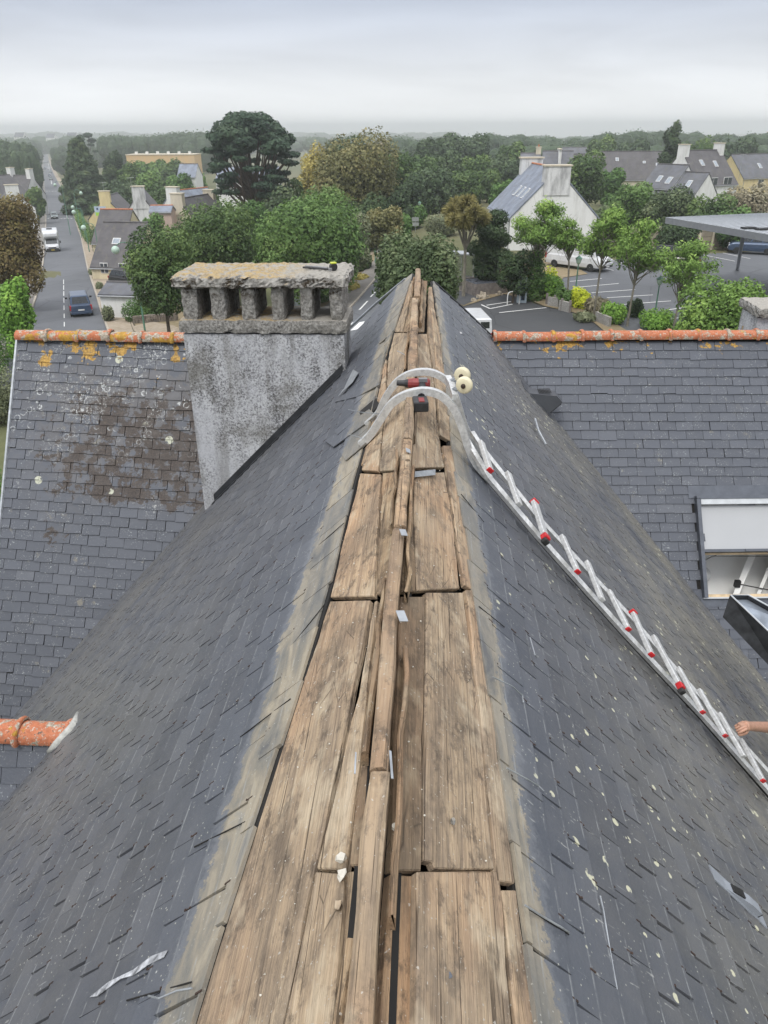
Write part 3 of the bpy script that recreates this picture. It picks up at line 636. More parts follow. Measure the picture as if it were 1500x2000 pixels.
# dark slivers laid on the stained band, painting the shade in open slate joints
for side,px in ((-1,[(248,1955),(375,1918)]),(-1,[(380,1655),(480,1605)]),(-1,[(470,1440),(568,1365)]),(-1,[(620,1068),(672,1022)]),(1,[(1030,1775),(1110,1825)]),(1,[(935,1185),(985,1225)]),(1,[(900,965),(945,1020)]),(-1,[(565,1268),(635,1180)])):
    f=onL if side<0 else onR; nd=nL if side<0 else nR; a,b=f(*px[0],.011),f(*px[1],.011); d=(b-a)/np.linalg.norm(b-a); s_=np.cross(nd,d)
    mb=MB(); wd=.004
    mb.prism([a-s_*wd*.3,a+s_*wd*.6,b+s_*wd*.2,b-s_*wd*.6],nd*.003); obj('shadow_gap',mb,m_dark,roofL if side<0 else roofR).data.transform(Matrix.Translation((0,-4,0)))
# ---------------- chimney stack -----------------
YC=7.23
ch=bpy.data.objects.new('chimney',None)
P1=onY(358,652,YC); P2=onY(672,654,YC); P3=onL(675,712); P4=onY(401,1001,YC)
zt=P1[2]
mb=MB(); xr=P2[0]; xl=P1[0]; yb=YC+.62; xlb=P4[0]; 
zb=7.0; tx=lambda z: ip(z,[P4[2],zt],[xlb,xl]) 
vs=[];sec=[zb,P4[2],(P4[2]+zt)/2,zt]
for z in sec:
    x0=ip(z,[zb,P4[2],zt],[xlb,xlb,xl]); x1=xr+.01*(zt-z)
    vs+=[(x0,YC,z),(x1,YC,z),(x1,yb,z),(x0,yb,z)]
mb.add(vs,[(i*4+j,i*4+(j+1)%4,(i+1)*4+(j+1)%4,(i+1)*4+j) for i in range(3) for j in range(4)]+[(12,13,14,15)])
chimney=obj('chimney',mb,m_rend,house,world=True)
chimney['label']='wide rendered chimney stack with a pebbly concrete head on six piers'
def roughbox(x0,x1,y0,y1,z0,z1,am,n=(20,6,4),seed=1,rough=None):
    """closed box with worn, lumpy faces and rounded corners"""
    rs=np.random.default_rng(seed); mb=MB(); nx,ny,nz=n; idx={}
    def key(i,j,k):
        if (i,j,k) in idx: return idx[(i,j,k)]
        p=np.array([x0+(x1-x0)*i/nx,y0+(y1-y0)*j/ny,z0+(z1-z0)*k/nz])
        c=np.array([(x0+x1)/2,(y0+y1)/2,(z0+z1)/2]); e=sum(((i in(0,nx)),(j in(0,ny)),(k in(0,nz))))
        dv=np.array([(-1 if i==0 else 1 if i==nx else 0),(-1 if j==0 else 1 if j==ny else 0),(-1 if k==0 else 1 if k==nz else 0)],float)
        p=p-dv*(am*1.3*(e-1))+dv*rs.normal(0,am*.55)+rs.normal(0,am*.25,3)
        idx[(i,j,k)]=len(mb.v); mb.v.append(tuple(p)); return idx[(i,j,k)]
    def face(a,b,c,d): mb.f.append((a,b,c,d)); mb.mi.append(0)
    for i in range(nx):
        for j in range(ny):
            face(key(i,j,0),key(i,j+1,0),key(i+1,j+1,0),key(i+1,j,0)); face(key(i,j,nz),key(i+1,j,nz),key(i+1,j+1,nz),key(i,j+1,nz))
        for k in range(nz):
            face(key(i,0,k),key(i+1,0,k),key(i+1,0,k+1),key(i,0,k+1)); face(key(i,ny,k),key(i,ny,k+1),key(i+1,ny,k+1),key(i+1,ny,k))
    for j in range(ny):
        for k in range(nz):
            face(key(0,j,k),key(0,j,k+1),key(0,j+1,k+1),key(0,j+1,k)); face(key(nx,j,k),key(nx,j+1,k),key(nx,j+1,k+1),key(nx,j,k+1))
    return mb
def toh(mb,name,mat,par,label=None,smooth=False):
    o=obj(name,mb,mat,par,smooth=smooth); o.data.transform(Matrix.Translation((0,-4,0))); 
    if label: o['label']=label
    return o
Q=lambda x,y: onY(x,y,YC-.02)
b0,b1=Q(350,651),Q(679,626)
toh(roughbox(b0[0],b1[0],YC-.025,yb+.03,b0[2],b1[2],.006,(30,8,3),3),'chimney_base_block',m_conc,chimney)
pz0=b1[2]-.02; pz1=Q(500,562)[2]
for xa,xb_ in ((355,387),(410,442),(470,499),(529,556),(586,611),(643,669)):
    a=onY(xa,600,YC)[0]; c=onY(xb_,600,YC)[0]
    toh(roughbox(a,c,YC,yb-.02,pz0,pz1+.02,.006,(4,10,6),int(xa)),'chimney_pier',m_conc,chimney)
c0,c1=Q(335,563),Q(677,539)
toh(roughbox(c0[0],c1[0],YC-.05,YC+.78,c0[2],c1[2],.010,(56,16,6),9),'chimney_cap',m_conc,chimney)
mb=MB(); aa=[onL(*q,.005) for q in ((674,716),(540,866),(401,1012))]
aa=[np.array([p[0],YC-.012,ZR-abs(p[0])*tan(AL)]) for p in aa]; bb=[p+np.array([0,-.075,0])+nL*.012 for p in aa]; cc=[p+np.array([0,.0,.10]) for p in aa]
for i in range(2):
    mb.add([aa[i],aa[i+1],bb[i+1],bb[i]],[(0,1,2,3)]); 
    mb.prism([bb[i]-nL*.012,aa[i]-nL*.005,aa[i+1]-nL*.005,bb[i+1]-nL*.012],nL*.022)
    mb.prism([aa[i],cc[i],cc[i+1],aa[i+1]],(0,-.006,0))
obj('flashing',mb,m_lead,house,world=True)
mb=MB()
pa=[onL(*q,.03) for q in ((672,760),(690,722),(700,728),(688,748),(660,775))]
mb.prism(pa,nL*.004); obj('flashing',mb,m_zinc,house,world=True)
# second chimney at the right edge
r0_=onY(1452,606,10.8); r1_=onY(1452,586,10.8); s0_=onY(1449,640,10.8)
ch2=obj('chimney',roughbox(s0_[0],s0_[0]+2.2,10.35,10.95,8,r0_[2],.004,(16,6,10),21),m_rend,house,world=True); ch2['label']='end of a second chimney stack with lichened cap at the right edge'
toh(roughbox(r0_[0]-.0,r0_[0]+2.3,10.28,11.05,r0_[2],r1_[2],.008,(30,10,3),22),'chimney_cap',m_conc,ch2)
# ---------------- body of the house under the roofs -----------------
zeL=ZR-VMAX*sin(AL)-.75; xe=VMAX*cos(AL)-.3
mb=MB(); 
mb.add([(-xe,-1.5,-1),(xe,-1.5,-1),(xe,8.3,-1),(-xe,8.3,-1),(-xe,-1.5,zeL),(xe,-1.5,zeL),(xe,8.3,zeL),(-xe,8.3,zeL),(0,-1.5,ZR-.25),(0,8.3,ZR-.25)],[(0,1,5,8,4),(3,7,9,6,2),(0,4,7,3),(1,2,6,5),(4,8,9,7),(5,6,9,8)])
obj('wall',mb,m_wallw,house,world=True)
def wingwall(wg,u0,u1,depth):
    mb=MB(); o=wg.P0; d=wg.d; h=np.array([wg.nh[0],wg.nh[1],0]); z=o[2]-.06; dz=depth*tan(wg.b)
    for u in (u0,u1):
        for s_ in (-1,1): mb.v.append(tuple(o+d*u+h*depth*s_+np.array([0,0,-1-o[2]]))); 
        for s_ in (-1,1): mb.v.append(tuple(o+d*u+h*depth*s_+np.array([0,0,-dz-.12])))
        mb.v.append(tuple(o+d*u+np.array([0,0,-.12])))
    mb.f=[(0,1,3,4,2),(5,7,9,8,6),(0,2,7,5),(1,6,8,3),(2,4,9,7),(3,8,9,4)]; mb.mi=[0]*6
    obj('wall',mb,m_wallw,house,world=True)
wingwall(WL,1.6,uL-.12,2.8); wingwall(WR,su0+1.9,uR-.15,3.2)
# ---------------- skylight in the right wing -----------------
m_frame=plain('grey_cladding',(.10,.11,.13),.45,.3,.15,10); m_alu=plain('pale_aluminium',(.50,.52,.53),.4,.4,.12,8); m_pine=plain('pine_frame',(.55,.42,.26),.6,0,.2,12); m_plaster=plain('plaster',(.86,.86,.84),.8,0,.03,3)
def wp(u,v,h=0): return WR.P0+WR.d*u+WR.v*v+WR.n*h
RW=np.array([WR.d,WR.v,WR.n]).T
win=bpy.data.objects.new('skylight',bpy.data.meshes.new('skylight'))
U0,U1,V0,V1=su0,su0+1.16,sv0+.02,sv1-.0; uc,vc=(U0+U1)/2,(V0+V1)/2
mb=MB(); fwid=.045
for (a,b_,c,d_) in ((U0,U0+fwid,V0,V1),(U1-fwid,U1,V0,V1),(U0,U1,V0-.03,V0+.012)): mb.box(wp((a+b_)/2,(c+d_)/2,.03),(b_-a,d_-c,.12),RW)
sky_o=obj('skylight',mb,m_frame,house,world=True); sky_o['label']='pivoting roof window swung open, showing the white room below'
def sk(name,mb,mat): return toh(mb,name,mat,sky_o)
mb=MB(); mb.box(wp(uc+.05,V0-.09,.014),(1.40,.16,.006),RW); mb.box(wp(uc,V1+.055,.014),(1.2,.11,.006),RW); sk('flashing',mb,m_frame)
mb=MB(); mb.box(wp(uc+.01,V0+.045,.055),(1.07,.065,.05),RW); sk('sash_top_rail',mb,m_alu)
mb=MB(); 
dpt=1.5
for (a,b_) in (((U0+.03,V0),(U0+.03,V1)),((U1-.03,V1),(U1-.03,V0)),((U1,V0+.02),(U0,V0+.02)),((U0,V1-.01),(U1,V1-.01))):
    A=wp(*a,.0);Bp=wp(*b_,.0); mb.add([A,Bp,Bp-WR.n*.35,A-WR.n*.35],[(0,1,2,3)])
cn=[wp(U0-.5,V0-.6,-.35),wp(U1+.6,V0-.6,-.35),wp(U1+.6,V1+.6,-.35),wp(U0-.5,V1+.6,-.35)]; fl=[c+np.array([0,.35,-.3]) for c in cn]
for i in range(4): mb.add([cn[i],cn[(i+1)%4],fl[(i+1)%4],fl[i]],[(0,1,2,3)])
mb.add(fl,[(0,1,2,3)])
ins=[wp(U0+.03,V0+.02,-.35),wp(U1-.03,V0+.02,-.35),wp(U1-.03,V1-.01,-.35),wp(U0+.03,V1-.01,-.35)]
for i in range(4): mb.add([cn[i],cn[(i+1)%4],ins[(i+1)%4],ins[i]],[(0,1,2,3)])
sk('reveal',mb,m_plaster)
vm_=WR.uv(WR.at(1430,1078))[1]
mb=MB(); mb.box(wp(uc,(V0+.07+vm_)/2,.0),(1.05,vm_-V0-.09,.012),RW); sk('upper_glass',mb,plain('painted_sky_glass',(.40,.41,.42),.25,0,.03,1.5))  # pale base colour paints the sky's reflection into the pane
mb=MB(); mb.box(wp(uc,vm_-.012,.02),(1.06,.035,.10),RW); mb.box(wp(uc+.25,vm_-.012,.075),(.56,.03,.02),RW); sk('sash_bottom_rail',mb,m_frame)
mb=MB(); mb.box(wp(uc,vm_+.020,-.02),(1.06,.022,.04),RW); mb.box(wp(uc,V1-.022,.01),(1.06,.038,.06),RW); sk('pine_edge',mb,m_pine)
mb=MB(); mb.box(wp(uc,V1+.004,.03),(1.16,.018,.06),RW); sk('sill_trim',mb,m_alu)
mb=MB(); mb.tube([wp(U0+.06,vm_+.11,-.02),wp(U0+.16,vm_+.055,.0),wp(U0+.22,vm_+.045,.0)],.007,6); mb.tube([wp(U0+.22,vm_+.05,.0),wp(U1-.1,vm_+.06,-.02)],.004,5); sk('opening_arm',mb,m_black)
mb=MB(); mb.lathe((0,0,0),[(.001,.0),(.11,.0),(.10,.03),(.05,.055),(.001,.06)],20); L0=WR.at(1372,1122,-.7); mb.v=[tuple(L0+RW@np.array([p[0],p[1],p[2]])) for p in mb.v]; sk('round_lamp',mb,plain('opal_glass',(.55,.56,.56),.3))
mb=MB(); 
for a,b_,w in (((1500,1010),(1435,1170),.10),((1515,1080),(1478,1170),.06)):
    A,Bp=WR.at(*a,-.55),WR.at(*b_,-.55); mb.tube([A,Bp],w/2,4,square=True)
sk('bed_rail',mb,m_plaster)
mb=MB(); mb.tube([WR.at(1440,1140,-.5),WR.at(1500,1152,-.5)],.008,5); mb.box(WR.at(1440,1140,-.5),(.07,.05,.09)); sk('tv_bracket',mb,m_black)
# ---------------- vents on the right slope -----------------
RR=np.array([[0,1,0],[cos(AR),0,-sin(AR)],[sin(AR),0,cos(AR)]]).T   # cols: Y, downslope, normal
def vent(px,py,w,l,h,mat,hood=True,lab=None):
    P=onR(px,py,.012); mb=MB(); mb.box(P,(w*1.5,l*1.6,.006),RR); o=obj('roof_vent',mb,mat,house,world=True)
    if lab: o['label']=lab
    b=MB(); pr=[np.array([-w/2,-l/2,0]),np.array([-w/2,l*.2,h]),np.array([-w/2,l/2,h]),np.array([-w/2,l/2,0])]
    b.prism([P+RR@q for q in pr],RR@np.array([w,0,0])); t=toh(b,'vent_hood',mat,o)
    g=MB()
    for k in range(9): g.box(P+RR@np.array([0,-l*.25+k*l*.03,0])+nR*(h*.40+k*h*.06),(w*.8,.006,.008),RR)
    g.box(P+RR@np.array([0,l*.52,h*.5]),(w*.9,.01,h*.8),RR)
    toh(g,'vent_grille',m_black,o); return o
vent(1050,783,.22,.36,.22,plain('grey_vent',(.07,.075,.085),.5),lab='dark hooded vent beside the right valley')
vent(1442,1752,.05,.26,.03,plain('pale_vent',(.25,.27,.30),.5),lab='low grey louvred vent slate')
mb=MB(); mb.tube([onR(1045,818,.06),onR(1052,842,.05),onR(1066,868,.03)],.012,6); obj('vent_pipe',mb,m_zinc,house,world=True)
# ================= LOOSE THINGS ON THE ROOF =================
m_lad=plain('worn_white_aluminium',(.55,.555,.55),.34,.25,.2,45); m_red=plain('red_plastic',(.50,.02,.025),.4,0,.2,20); m_cream=plain('cream_nylon',(.66,.60,.42),.45)
lad=thing('roof_ladder','white aluminium roof ladder hooked over the bare ridge, with red end caps','ladder',onR(955,915))
def sq(pts,f,h,r,name,par,mat,n=4): 
    mb=MB(); mb.tube([f(x,y,h) for x,y in pts],r,n,square=True); return obj(name,mb,mat,par,world=True)
sq([(912,862),(955,934),(1050,1046),(1120,1124),(1222,1238),(1372,1398),(1520,1566)],onR,.085,.021,'rail',lad,m_lad)
sq([(922,845),(944,880),(1042,1003),(1146,1114),(1238,1214),(1326,1316),(1408,1408),(1520,1530)],onR,.085,.019,'rail',lad,m_lad)
sq([(912,866),(957,940),(1052,1052),(1122,1131),(1224,1245),(1374,1406),(1520,1574)],onR,.040,.018,'contact_shadow',lad,m_black)  # black tube added under the near rail to draw its contact shadow
near=[(957,918),(1014,986),(1064,1046),(1128,1116),(1176,1172),(1227,1228),(1272,1278),(1326,1335),(1372,1390),(1416,1436),(1453,1478),(1490,1524)]
farp=[(940,864),(992,924),(1044,982),(1098,1047),(1147,1098),(1190,1154),(1237,1198),(1277,1243),(1325,1304),(1366,1347),(1405,1393),(1448,1445)]
for k,(a,b) in enumerate(zip(near,farp)):
    big=k in(2,7); A=onR(*a,.14); Bp=onR(*b,.15); d=Bp-A; L=np.linalg.norm(d); d/=L; s_=np.cross(nR,d); s_/=np.linalg.norm(s_); nn=np.cross(d,s_)
    R3=np.array([s_,d,nn]).T; mb=MB(); mb.box((A+Bp)/2,(.040 if not big else .052,L,.028),R3); rg=obj('rung',mb,m_lad,lad,world=True,bevel=.005)
    if k in (0,2,3,5,6,7,8,9,11):
        c=MB(); c.box(A-d*.004,(.042,.011,.030),R3) 
        if big: c.box(A-d*.02+nn*.0,(.046,.04,.040),R3)
        cp=obj('end_cap',c,m_red,rg,bevel=.006); cp.data.transform(Matrix.Translation(tuple(-np.array(lad.location))))
        if big:
            c=MB(); c.box(A-d*.052-nn*.008,(.042,.03,.038),R3); cp=obj('rubber_foot',c,m_black,rg,bevel=.008); cp.data.transform(Matrix.Translation(tuple(-np.array(lad.location))))
    if k in (2,6): 
        c=MB(); c.box(Bp+d*.006,(.05,.02,.042),R3); cp=obj('end_cap',c,m_red,rg,bevel=.006); cp.data.transform(Matrix.Translation(tuple(-np.array(lad.location))))
def sm(p,n=5):
    P=[np.array(q,float) for q in p]; out=[]
    for i in range(len(P)-1):
        a=P[max(i-1,0)];b=P[i];c=P[i+1];d=P[min(i+2,len(P)-1)]
        for k in range(n):
            t=k/n; out.append(.5*((2*b)+(c-a)*t+(2*a-5*b+4*c-d)*t*t+(3*b-a-3*c+d)*t**3))
    return out+[P[-1]]
Ya,Yb=4.22,4.62
arm=[onY(x,y,Ya) for x,y in ((704,868),(724,848),(744,818),(765,788),(795,770),(830,764),(860,772),(885,796),(902,834),(914,872),(930,905),(957,936))]
for i in (-3,-2,-1): arm[i]=arm[i]
mb=MB(); mb.tube(sm(arm),.030,4,square=True); obj('hook_arm',mb,m_lad,lad,world=True)
arm=[onY(x,y,Yb) for x,y in ((716,830),(738,808),(752,778),(775,746),(805,729),(840,727),(868,740),(884,760),(897,796),(908,832),(926,866),(950,894))]
mb=MB(); mb.tube(sm(arm),.028,4,square=True); obj('hook_arm',mb,m_lad,lad,world=True)
mb=MB(); mb.tube([onY(874,738,4.5),onY(882,752,4.4),onY(889,776,4.22)],.025,4,square=True); br=obj('wheel_bracket',mb,m_lad,lad,world=True)
mb=MB(); mb.tube([onY(878,746,4.45),onY(903,732,4.35)],.013,6); mb.tube([onY(885,762,4.3),onY(906,751,4.2)],.013,6); obj('axle',mb,m_zinc,lad,world=True)
for px,py,y in ((903,733,4.36),(907,752,4.2)):
    c=onY(px,py,y); mb=MB(); mb.lathe((0,0,0),[(.014,-.02),(.040,-.02),(.048,-.013),(.050,0),(.048,.013),(.040,.02),(.014,.02)],20,axis=1); Rw=rz(radians(-25)); mb.v=[tuple(c+Rw@np.array(p)) for p in mb.v]
    w=obj('wheel',mb,m_cream,lad,world=True,smooth=True); mb=MB(); mb.ball(c+np.array([-.008,-.024,0]),.014); h=obj('hub',mb,m_rust,w); h.data.transform(Matrix.Translation(tuple(-np.array(lad.location))))
# cordless drill lying on the boards
dc=onR(822,790); drl=thing('cordless_drill','black and red cordless drill lying on the bare boards between the two hook arms','drill',(dc[0],dc[1],ZR+.0))
m_dk=plain('black_plastic',(.022,.022,.024),.5,0,.3,40); m_red2=plain('tool_red',(.20,.022,.022),.45,0,.2,20); m_grey=plain('grey_metal',(.25,.25,.26),.4,.5)
P=lambda x,y,z=.07: pln(x,y,(0,0,ZR+z),(0,0,1))
a,b=P(775,748),P(832,750); ax=(b-a)/np.linalg.norm(b-a)
mb=MB(); mb.tube([a,a+ax*.05],[.016,.020],12); mb.tube([a+ax*.05,a+ax*.07],[.022,.028],12); obj('chuck',mb,m_dk,drl,world=True,smooth=False)
mb=MB(); mb.tube([a+ax*.07,a+ax*.10,a+ax*.19,a+ax*.20],[.028,.033,.033,.024],12); obj('motor_body',mb,m_red2,drl,world=True)
mb=MB(); h0=a+ax*.155; h1=P(823,776,.05); mb.tube([h0,(h0+h1)/2+np.array([0,0,.01]),h1],[.024,.020,.024],8); obj('handle',mb,m_dk,drl,world=True)
mb=MB(); bc=P(821,789,.035); Rb=rz(.1); mb.box(bc,(.085,.12,.06),Rb); bt=obj('battery',mb,m_dk,drl,world=True,bevel=.008)
mb=MB(); mb.box(bc+np.array([.006,-.02,.032]),(.03,.07,.004),Rb); st=obj('battery_stripe',mb,m_red2,bt); st.data.transform(Matrix.Translation(tuple(-np.array(drl.location))))
mb=MB(); mb.box(P(826,742,.10),(.05,.03,.02),Rb); obj('label_plate',mb,m_grey,drl,world=True)
# things on the chimney cap
capz=c1[2]+.006
Pc=lambda x,y,h=0.: pln(x,y,(0,0,capz+h),(0,0,1))
tp=thing('tape_measure','yellow-green and black tape measure resting on the chimney cap','tape measure',Pc(651,521))
mb=MB(); q=Pc(651,521,.025); mb.lathe((0,0,0),[(.001,-.022),(.034,-.022),(.038,-.016),(.038,.016),(.034,.022),(.001,.022)],14,axis=1); mb.v=[tuple(q+rz(.5)@np.array(p)) for p in mb.v]; obj('case',mb,m_dk,tp,world=True)
mb=MB(); mb.box(q+np.array([.0,0,.036]),(.055,.047,.014),rz(.5)); obj('case_top',mb,plain('lime_plastic',(.50,.55,.05),.45),tp,world=True,bevel=.004)
sl=thing('slate_hammer','thin dark steel hammer lying across the chimney cap beside the tape measure','hammer',Pc(620,524))
mb=MB(); mb.tube([Pc(592,522,.012),Pc(642,526,.012)],.010,6); obj('handle',mb,m_dk,sl,world=True); mb=MB(); mb.tube([Pc(596,519,.014),Pc(640,523,.014)],[.006,.010],5); mb.box(Pc(645,526,.018),(.03,.05,.02)); obj('head',mb,m_grey,sl,world=True)
# debris on the boards
def chip(name,lab,cat,f,px,py,s_,mat,seed,flat=.45):
    rs=np.random.default_rng(seed); c=f(px,py,.002); mb=MB(); n=7
    pts=[]; 
    for zz,k in ((0,1.),(s_*flat,.82)):
        for i in range(n): a=2*pi*i/n+rs.normal(0,.2); r=s_*k*rs.uniform(.5,1.); pts.append(c+np.array([r*cos(a)*.7,r*sin(a),zz+rs.normal(0,s_*.05)]))
    mb.add(pts,[tuple(range(n))[::-1],tuple(range(n,2*n))]+[(i,(i+1)%n,n+(i+1)%n,n+i) for i in range(n)]); o=obj(name,mb,mat,None,loc=c); tag(o,lab,cat); return o
m_mort=plain('pale_mortar',(.60,.57,.50),.9,0,.15,40)
chip('mortar_chip','white mortar lump on the narrow board, farthest pale chip left of the ridge timber','mortar chip',onL,666,1677,.022,m_mort,1,.5)
chip('mortar_chip','angular pale chip lying just below the white mortar lump, at the board joint','mortar chip',onL,668,1709,.020,m_mort,2)
chip('wood_splinter','small square pale splinter of wood beside the dark gap left of the ridge timber','splinter',onL,661,1771,.019,m_wood,3)
chip('stone_crumb','dark grey gritty crumb in the middle of the right-hand board','crumb',onR,885,1605,.012,m_conc,4,.8)
chip('slate_chip','flat blue-grey chip of slate on the nearest right-hand board','slate chip',onR,877,1906,.012,m_slplain,5,.15)
chip('mortar_chip','small pale lump on the dusty board right of the ridge timber','mortar chip',onR,771,1617,.013,m_mort,6,.6)
chip('broken_slate','thin pale sliver of slate lying on the far right-hand slope','slate sliver',onR,897,650,.05,plain('pale_slate',(.42,.42,.42),.7),8,.1)
# mortar crumbs scattered on the boards: nobody could count them
mb=MB()
for k in range(420):
    sd2=random.choice((-1,1)); y=random.uniform(.6,6)**1.0; v=random.uniform(.03,.40); a=AL if sd2<0 else AR; nd=nL if sd2<0 else nR
    p=np.array([sd2*v*cos(a),y,ZR-v*sin(a)])+nd*.0; r=random.choice((.0008,.001,.0012,.0016,.0026)); mb.ball(p,(r*1.3,r,r),5,3)
tag(obj('mortar_crumbs',mb,m_mort,None),'fine pale mortar crumbs scattered over the bare boards','crumbs',kind='stuff')
# zinc trough at the right edge
tr=thing('metal_trough','dark zinc trough with a pale folded rim, propped over the right wing beside the skylight','trough',atd(1460,1235,6.6))
m_tro=plain('dirty_zinc',(.045,.048,.052),.5,.4,.5,7); m_tri=plain('clean_zinc',(.25,.28,.32),.35,.5,.35,5); m_rim=plain('zinc_rim',(.55,.58,.60),.4,.4)
d1,d2=6.7,6.35
T=[atd(1427,1162,d1),atd(1462,1162,d1+.1),atd(1540,1205,d2+.25),atd(1540,1270,d2)]   # rim: near-left corner, far corner, far out, near out
Bt=[atd(1413,1196,d1+.10),None,None,atd(1540,1338,d2+.1)]
dn=np.array([.0,.06,-.30])
Tl=[T[0],T[1],T[2],T[3]]; Bl=[T[0]+(Bt[0]-T[0])*1.0, T[1]+dn, T[2]+dn, Bt[3]]
Bl[0]=atd(1413,1205,d1+.05)
mb=MB(); mb.add(Tl+Bl,[(0,3,7,4),(0,4,5,1),(1,5,6,2),(4,7,6,5)]); o=obj('trough_shell',mb,[m_tro],tr,world=True); so_=o.modifiers.new('s','SOLIDIFY'); so_.thickness=.006
ins=[p+np.array([0,0,-.05]) for p in Tl]; mb=MB(); mb.add(ins,[(0,1,2,3)]); obj('trough_lining',mb,m_tri,tr,world=True)
mb=MB(); mb.tube([Tl[3],Tl[0],Tl[1],Tl[2]],.007,6); obj('rim',mb,m_rim,tr,world=True)
mb=MB()
for q in (Tl[3]+np.array([.5,-.1,-.2]),Tl[2]+np.array([.4,.3,-.2])): mb.tube([q,q*np.array([1,1,0])],.03,6)
mb.tube([Tl[3]+np.array([.5,-.1,-.2]),Bl[3]],.02,6); mb.tube([Tl[2]+np.array([.4,.3,-.2]),Bl[2]],.02,6)
obj('prop',mb,m_zinc,tr,world=True)
# ================= TERRAIN, STREETS =================
def polar(name,r0,r1,nr,a0,a1,na,mat,off=0.,fn=None,kind='structure'):
    rr=np.geomspace(r0,r1,nr); aa=np.linspace(a0,a1,na); R_,A_=np.meshgrid(rr,aa,indexing='ij'); X=R_*np.sin(A_); Y=R_*np.cos(A_); Z=zg(X,Y)+off
    if fn is not None: Z=fn(X,Y,Z)
    V=np.stack([X,Y,Z],-1).reshape(-1,3); idx=np.arange(nr*na).reshape(nr,na)
    Fc=np.stack([idx[:-1,:-1],idx[:-1,1:],idx[1:,1:],idx[1:,:-1]],-1).reshape(-1,4)
    me=bpy.data.meshes.new(name); me.vertices.add(len(V)); me.vertices.foreach_set('co',V.ravel().astype(np.float32))
    me.loops.add(Fc.size); me.loops.foreach_set('vertex_index',Fc[:,::-1].ravel().astype(np.int32)); me.polygons.add(len(Fc)); me.polygons.foreach_set('loop_start',np.arange(0,Fc.size,4,dtype=np.int32)); me.polygons.foreach_set('loop_total',np.full(len(Fc),4,dtype=np.int32)); me.polygons.foreach_set('use_smooth',np.ones(len(Fc),bool)); me.materials.append(mat); me.update(); me.validate()
    o=bpy.data.objects.new(name,me); COL.objects.link(o); 
    if kind: o['kind']=kind
    return o
m_ground=ground_mat('field_ground',(.085,.105,.045),(.19,.165,.10),(.12,.125,.06),.05)
m_path=ground_mat('sandy_ground',(.33,.27,.20),(.25,.21,.155),(.40,.34,.27),.6)
m_dry=ground_mat('dry_grass_ground',(.24,.19,.115),(.17,.15,.085),(.30,.24,.16),.6)
m_asph=asphalt_mat('asphalt',(.095,.10,.108),(.13,.135,.145)); m_asphd=asphalt_mat('asphalt_dark',(.052,.054,.058),(.075,.077,.08))
m_pave=ground_mat('pavement_surface',(.20,.185,.165),(.16,.15,.14),(.25,.235,.21),.8); m_kerb=plain('kerb_stone',(.36,.32,.26),.9,0,.2,4); m_paint=plain('road_paint',(.72,.72,.70),.7,0,.12,12)
m_far=ground_mat('far_country',(.06,.085,.045),(.13,.125,.07),(.045,.06,.035),.004)
def hills(X,Y,Z):
    d=np.hypot(X,Y); h=9*np.sin(X*.0011+1.3)*np.sin(d*.0013)+7*np.sin(X*.0027-.4)*np.cos(d*.0021); k=np.clip((d-1500)/2500,0,1)
    return Z+h*k+np.clip((d-2500)/3500,0,1)*14
polar('ground',1,4200,200,-pi,pi,221,m_ground,0,hills)
def drape(name,L,Rr,mat,off,n=60,kind='structure',parent=None,nw=3,skirt=.25):
    """strip between two pixel polylines draped on the terrain"""
    A=[gnd(*p)[:2] for p in L]; Bq=[gnd(*p)[:2] for p in Rr]
    return dstrip(name,A,Bq,mat,off,n,kind,parent,nw)
def resample(P,n):
    P=np.array(P,float); s=np.r_[0,np.cumsum(np.hypot(*np.diff(P,axis=0).T))]; t=np.linspace(0,1,n)**1.0*s[-1]
    return np.stack([np.interp(t,s,P[:,0]),np.interp(t,s,P[:,1])],-1)
def dstrip(name,A,Bq,mat,off,n=60,kind='structure',parent=None,nw=3,label=None,thick=0.):
    A=resample(A,n); Bq=resample(Bq,n); mb=MB()
    for a,b in zip(A,Bq):
        for k in range(nw+1):
            p=a+(b-a)*k/nw; mb.v.append((p[0],p[1],float(zg(p[0],p[1]))+off))
    m=nw+1; mb.f=[(i*m+k,(i+1)*m+k,(i+1)*m+k+1,i*m+k+1) for i in range(n-1) for k in range(nw)]; 
    if thick:
        for k in (0,nw):
            b=len(mb.v); 
            for i in range(n): x,y,z=mb.v[i*m+k]; mb.v.append((x,y,z-thick))
            mb.f+=[(i*m+k,(i+1)*m+k,b+i+1,b+i) for i in range(n-1)]
    mb.mi=[0]*len(mb.f)
    v=np.array(mb.v); f=mb.f[0]
    if np.cross(v[f[1]]-v[f[0]],v[f[2]]-v[f[0]])[2]<0: mb.f=[q[::-1] for q in mb.f]
    o=obj(name,mb,mat,parent); 
    if kind and parent is None: o['kind']=kind
    return o
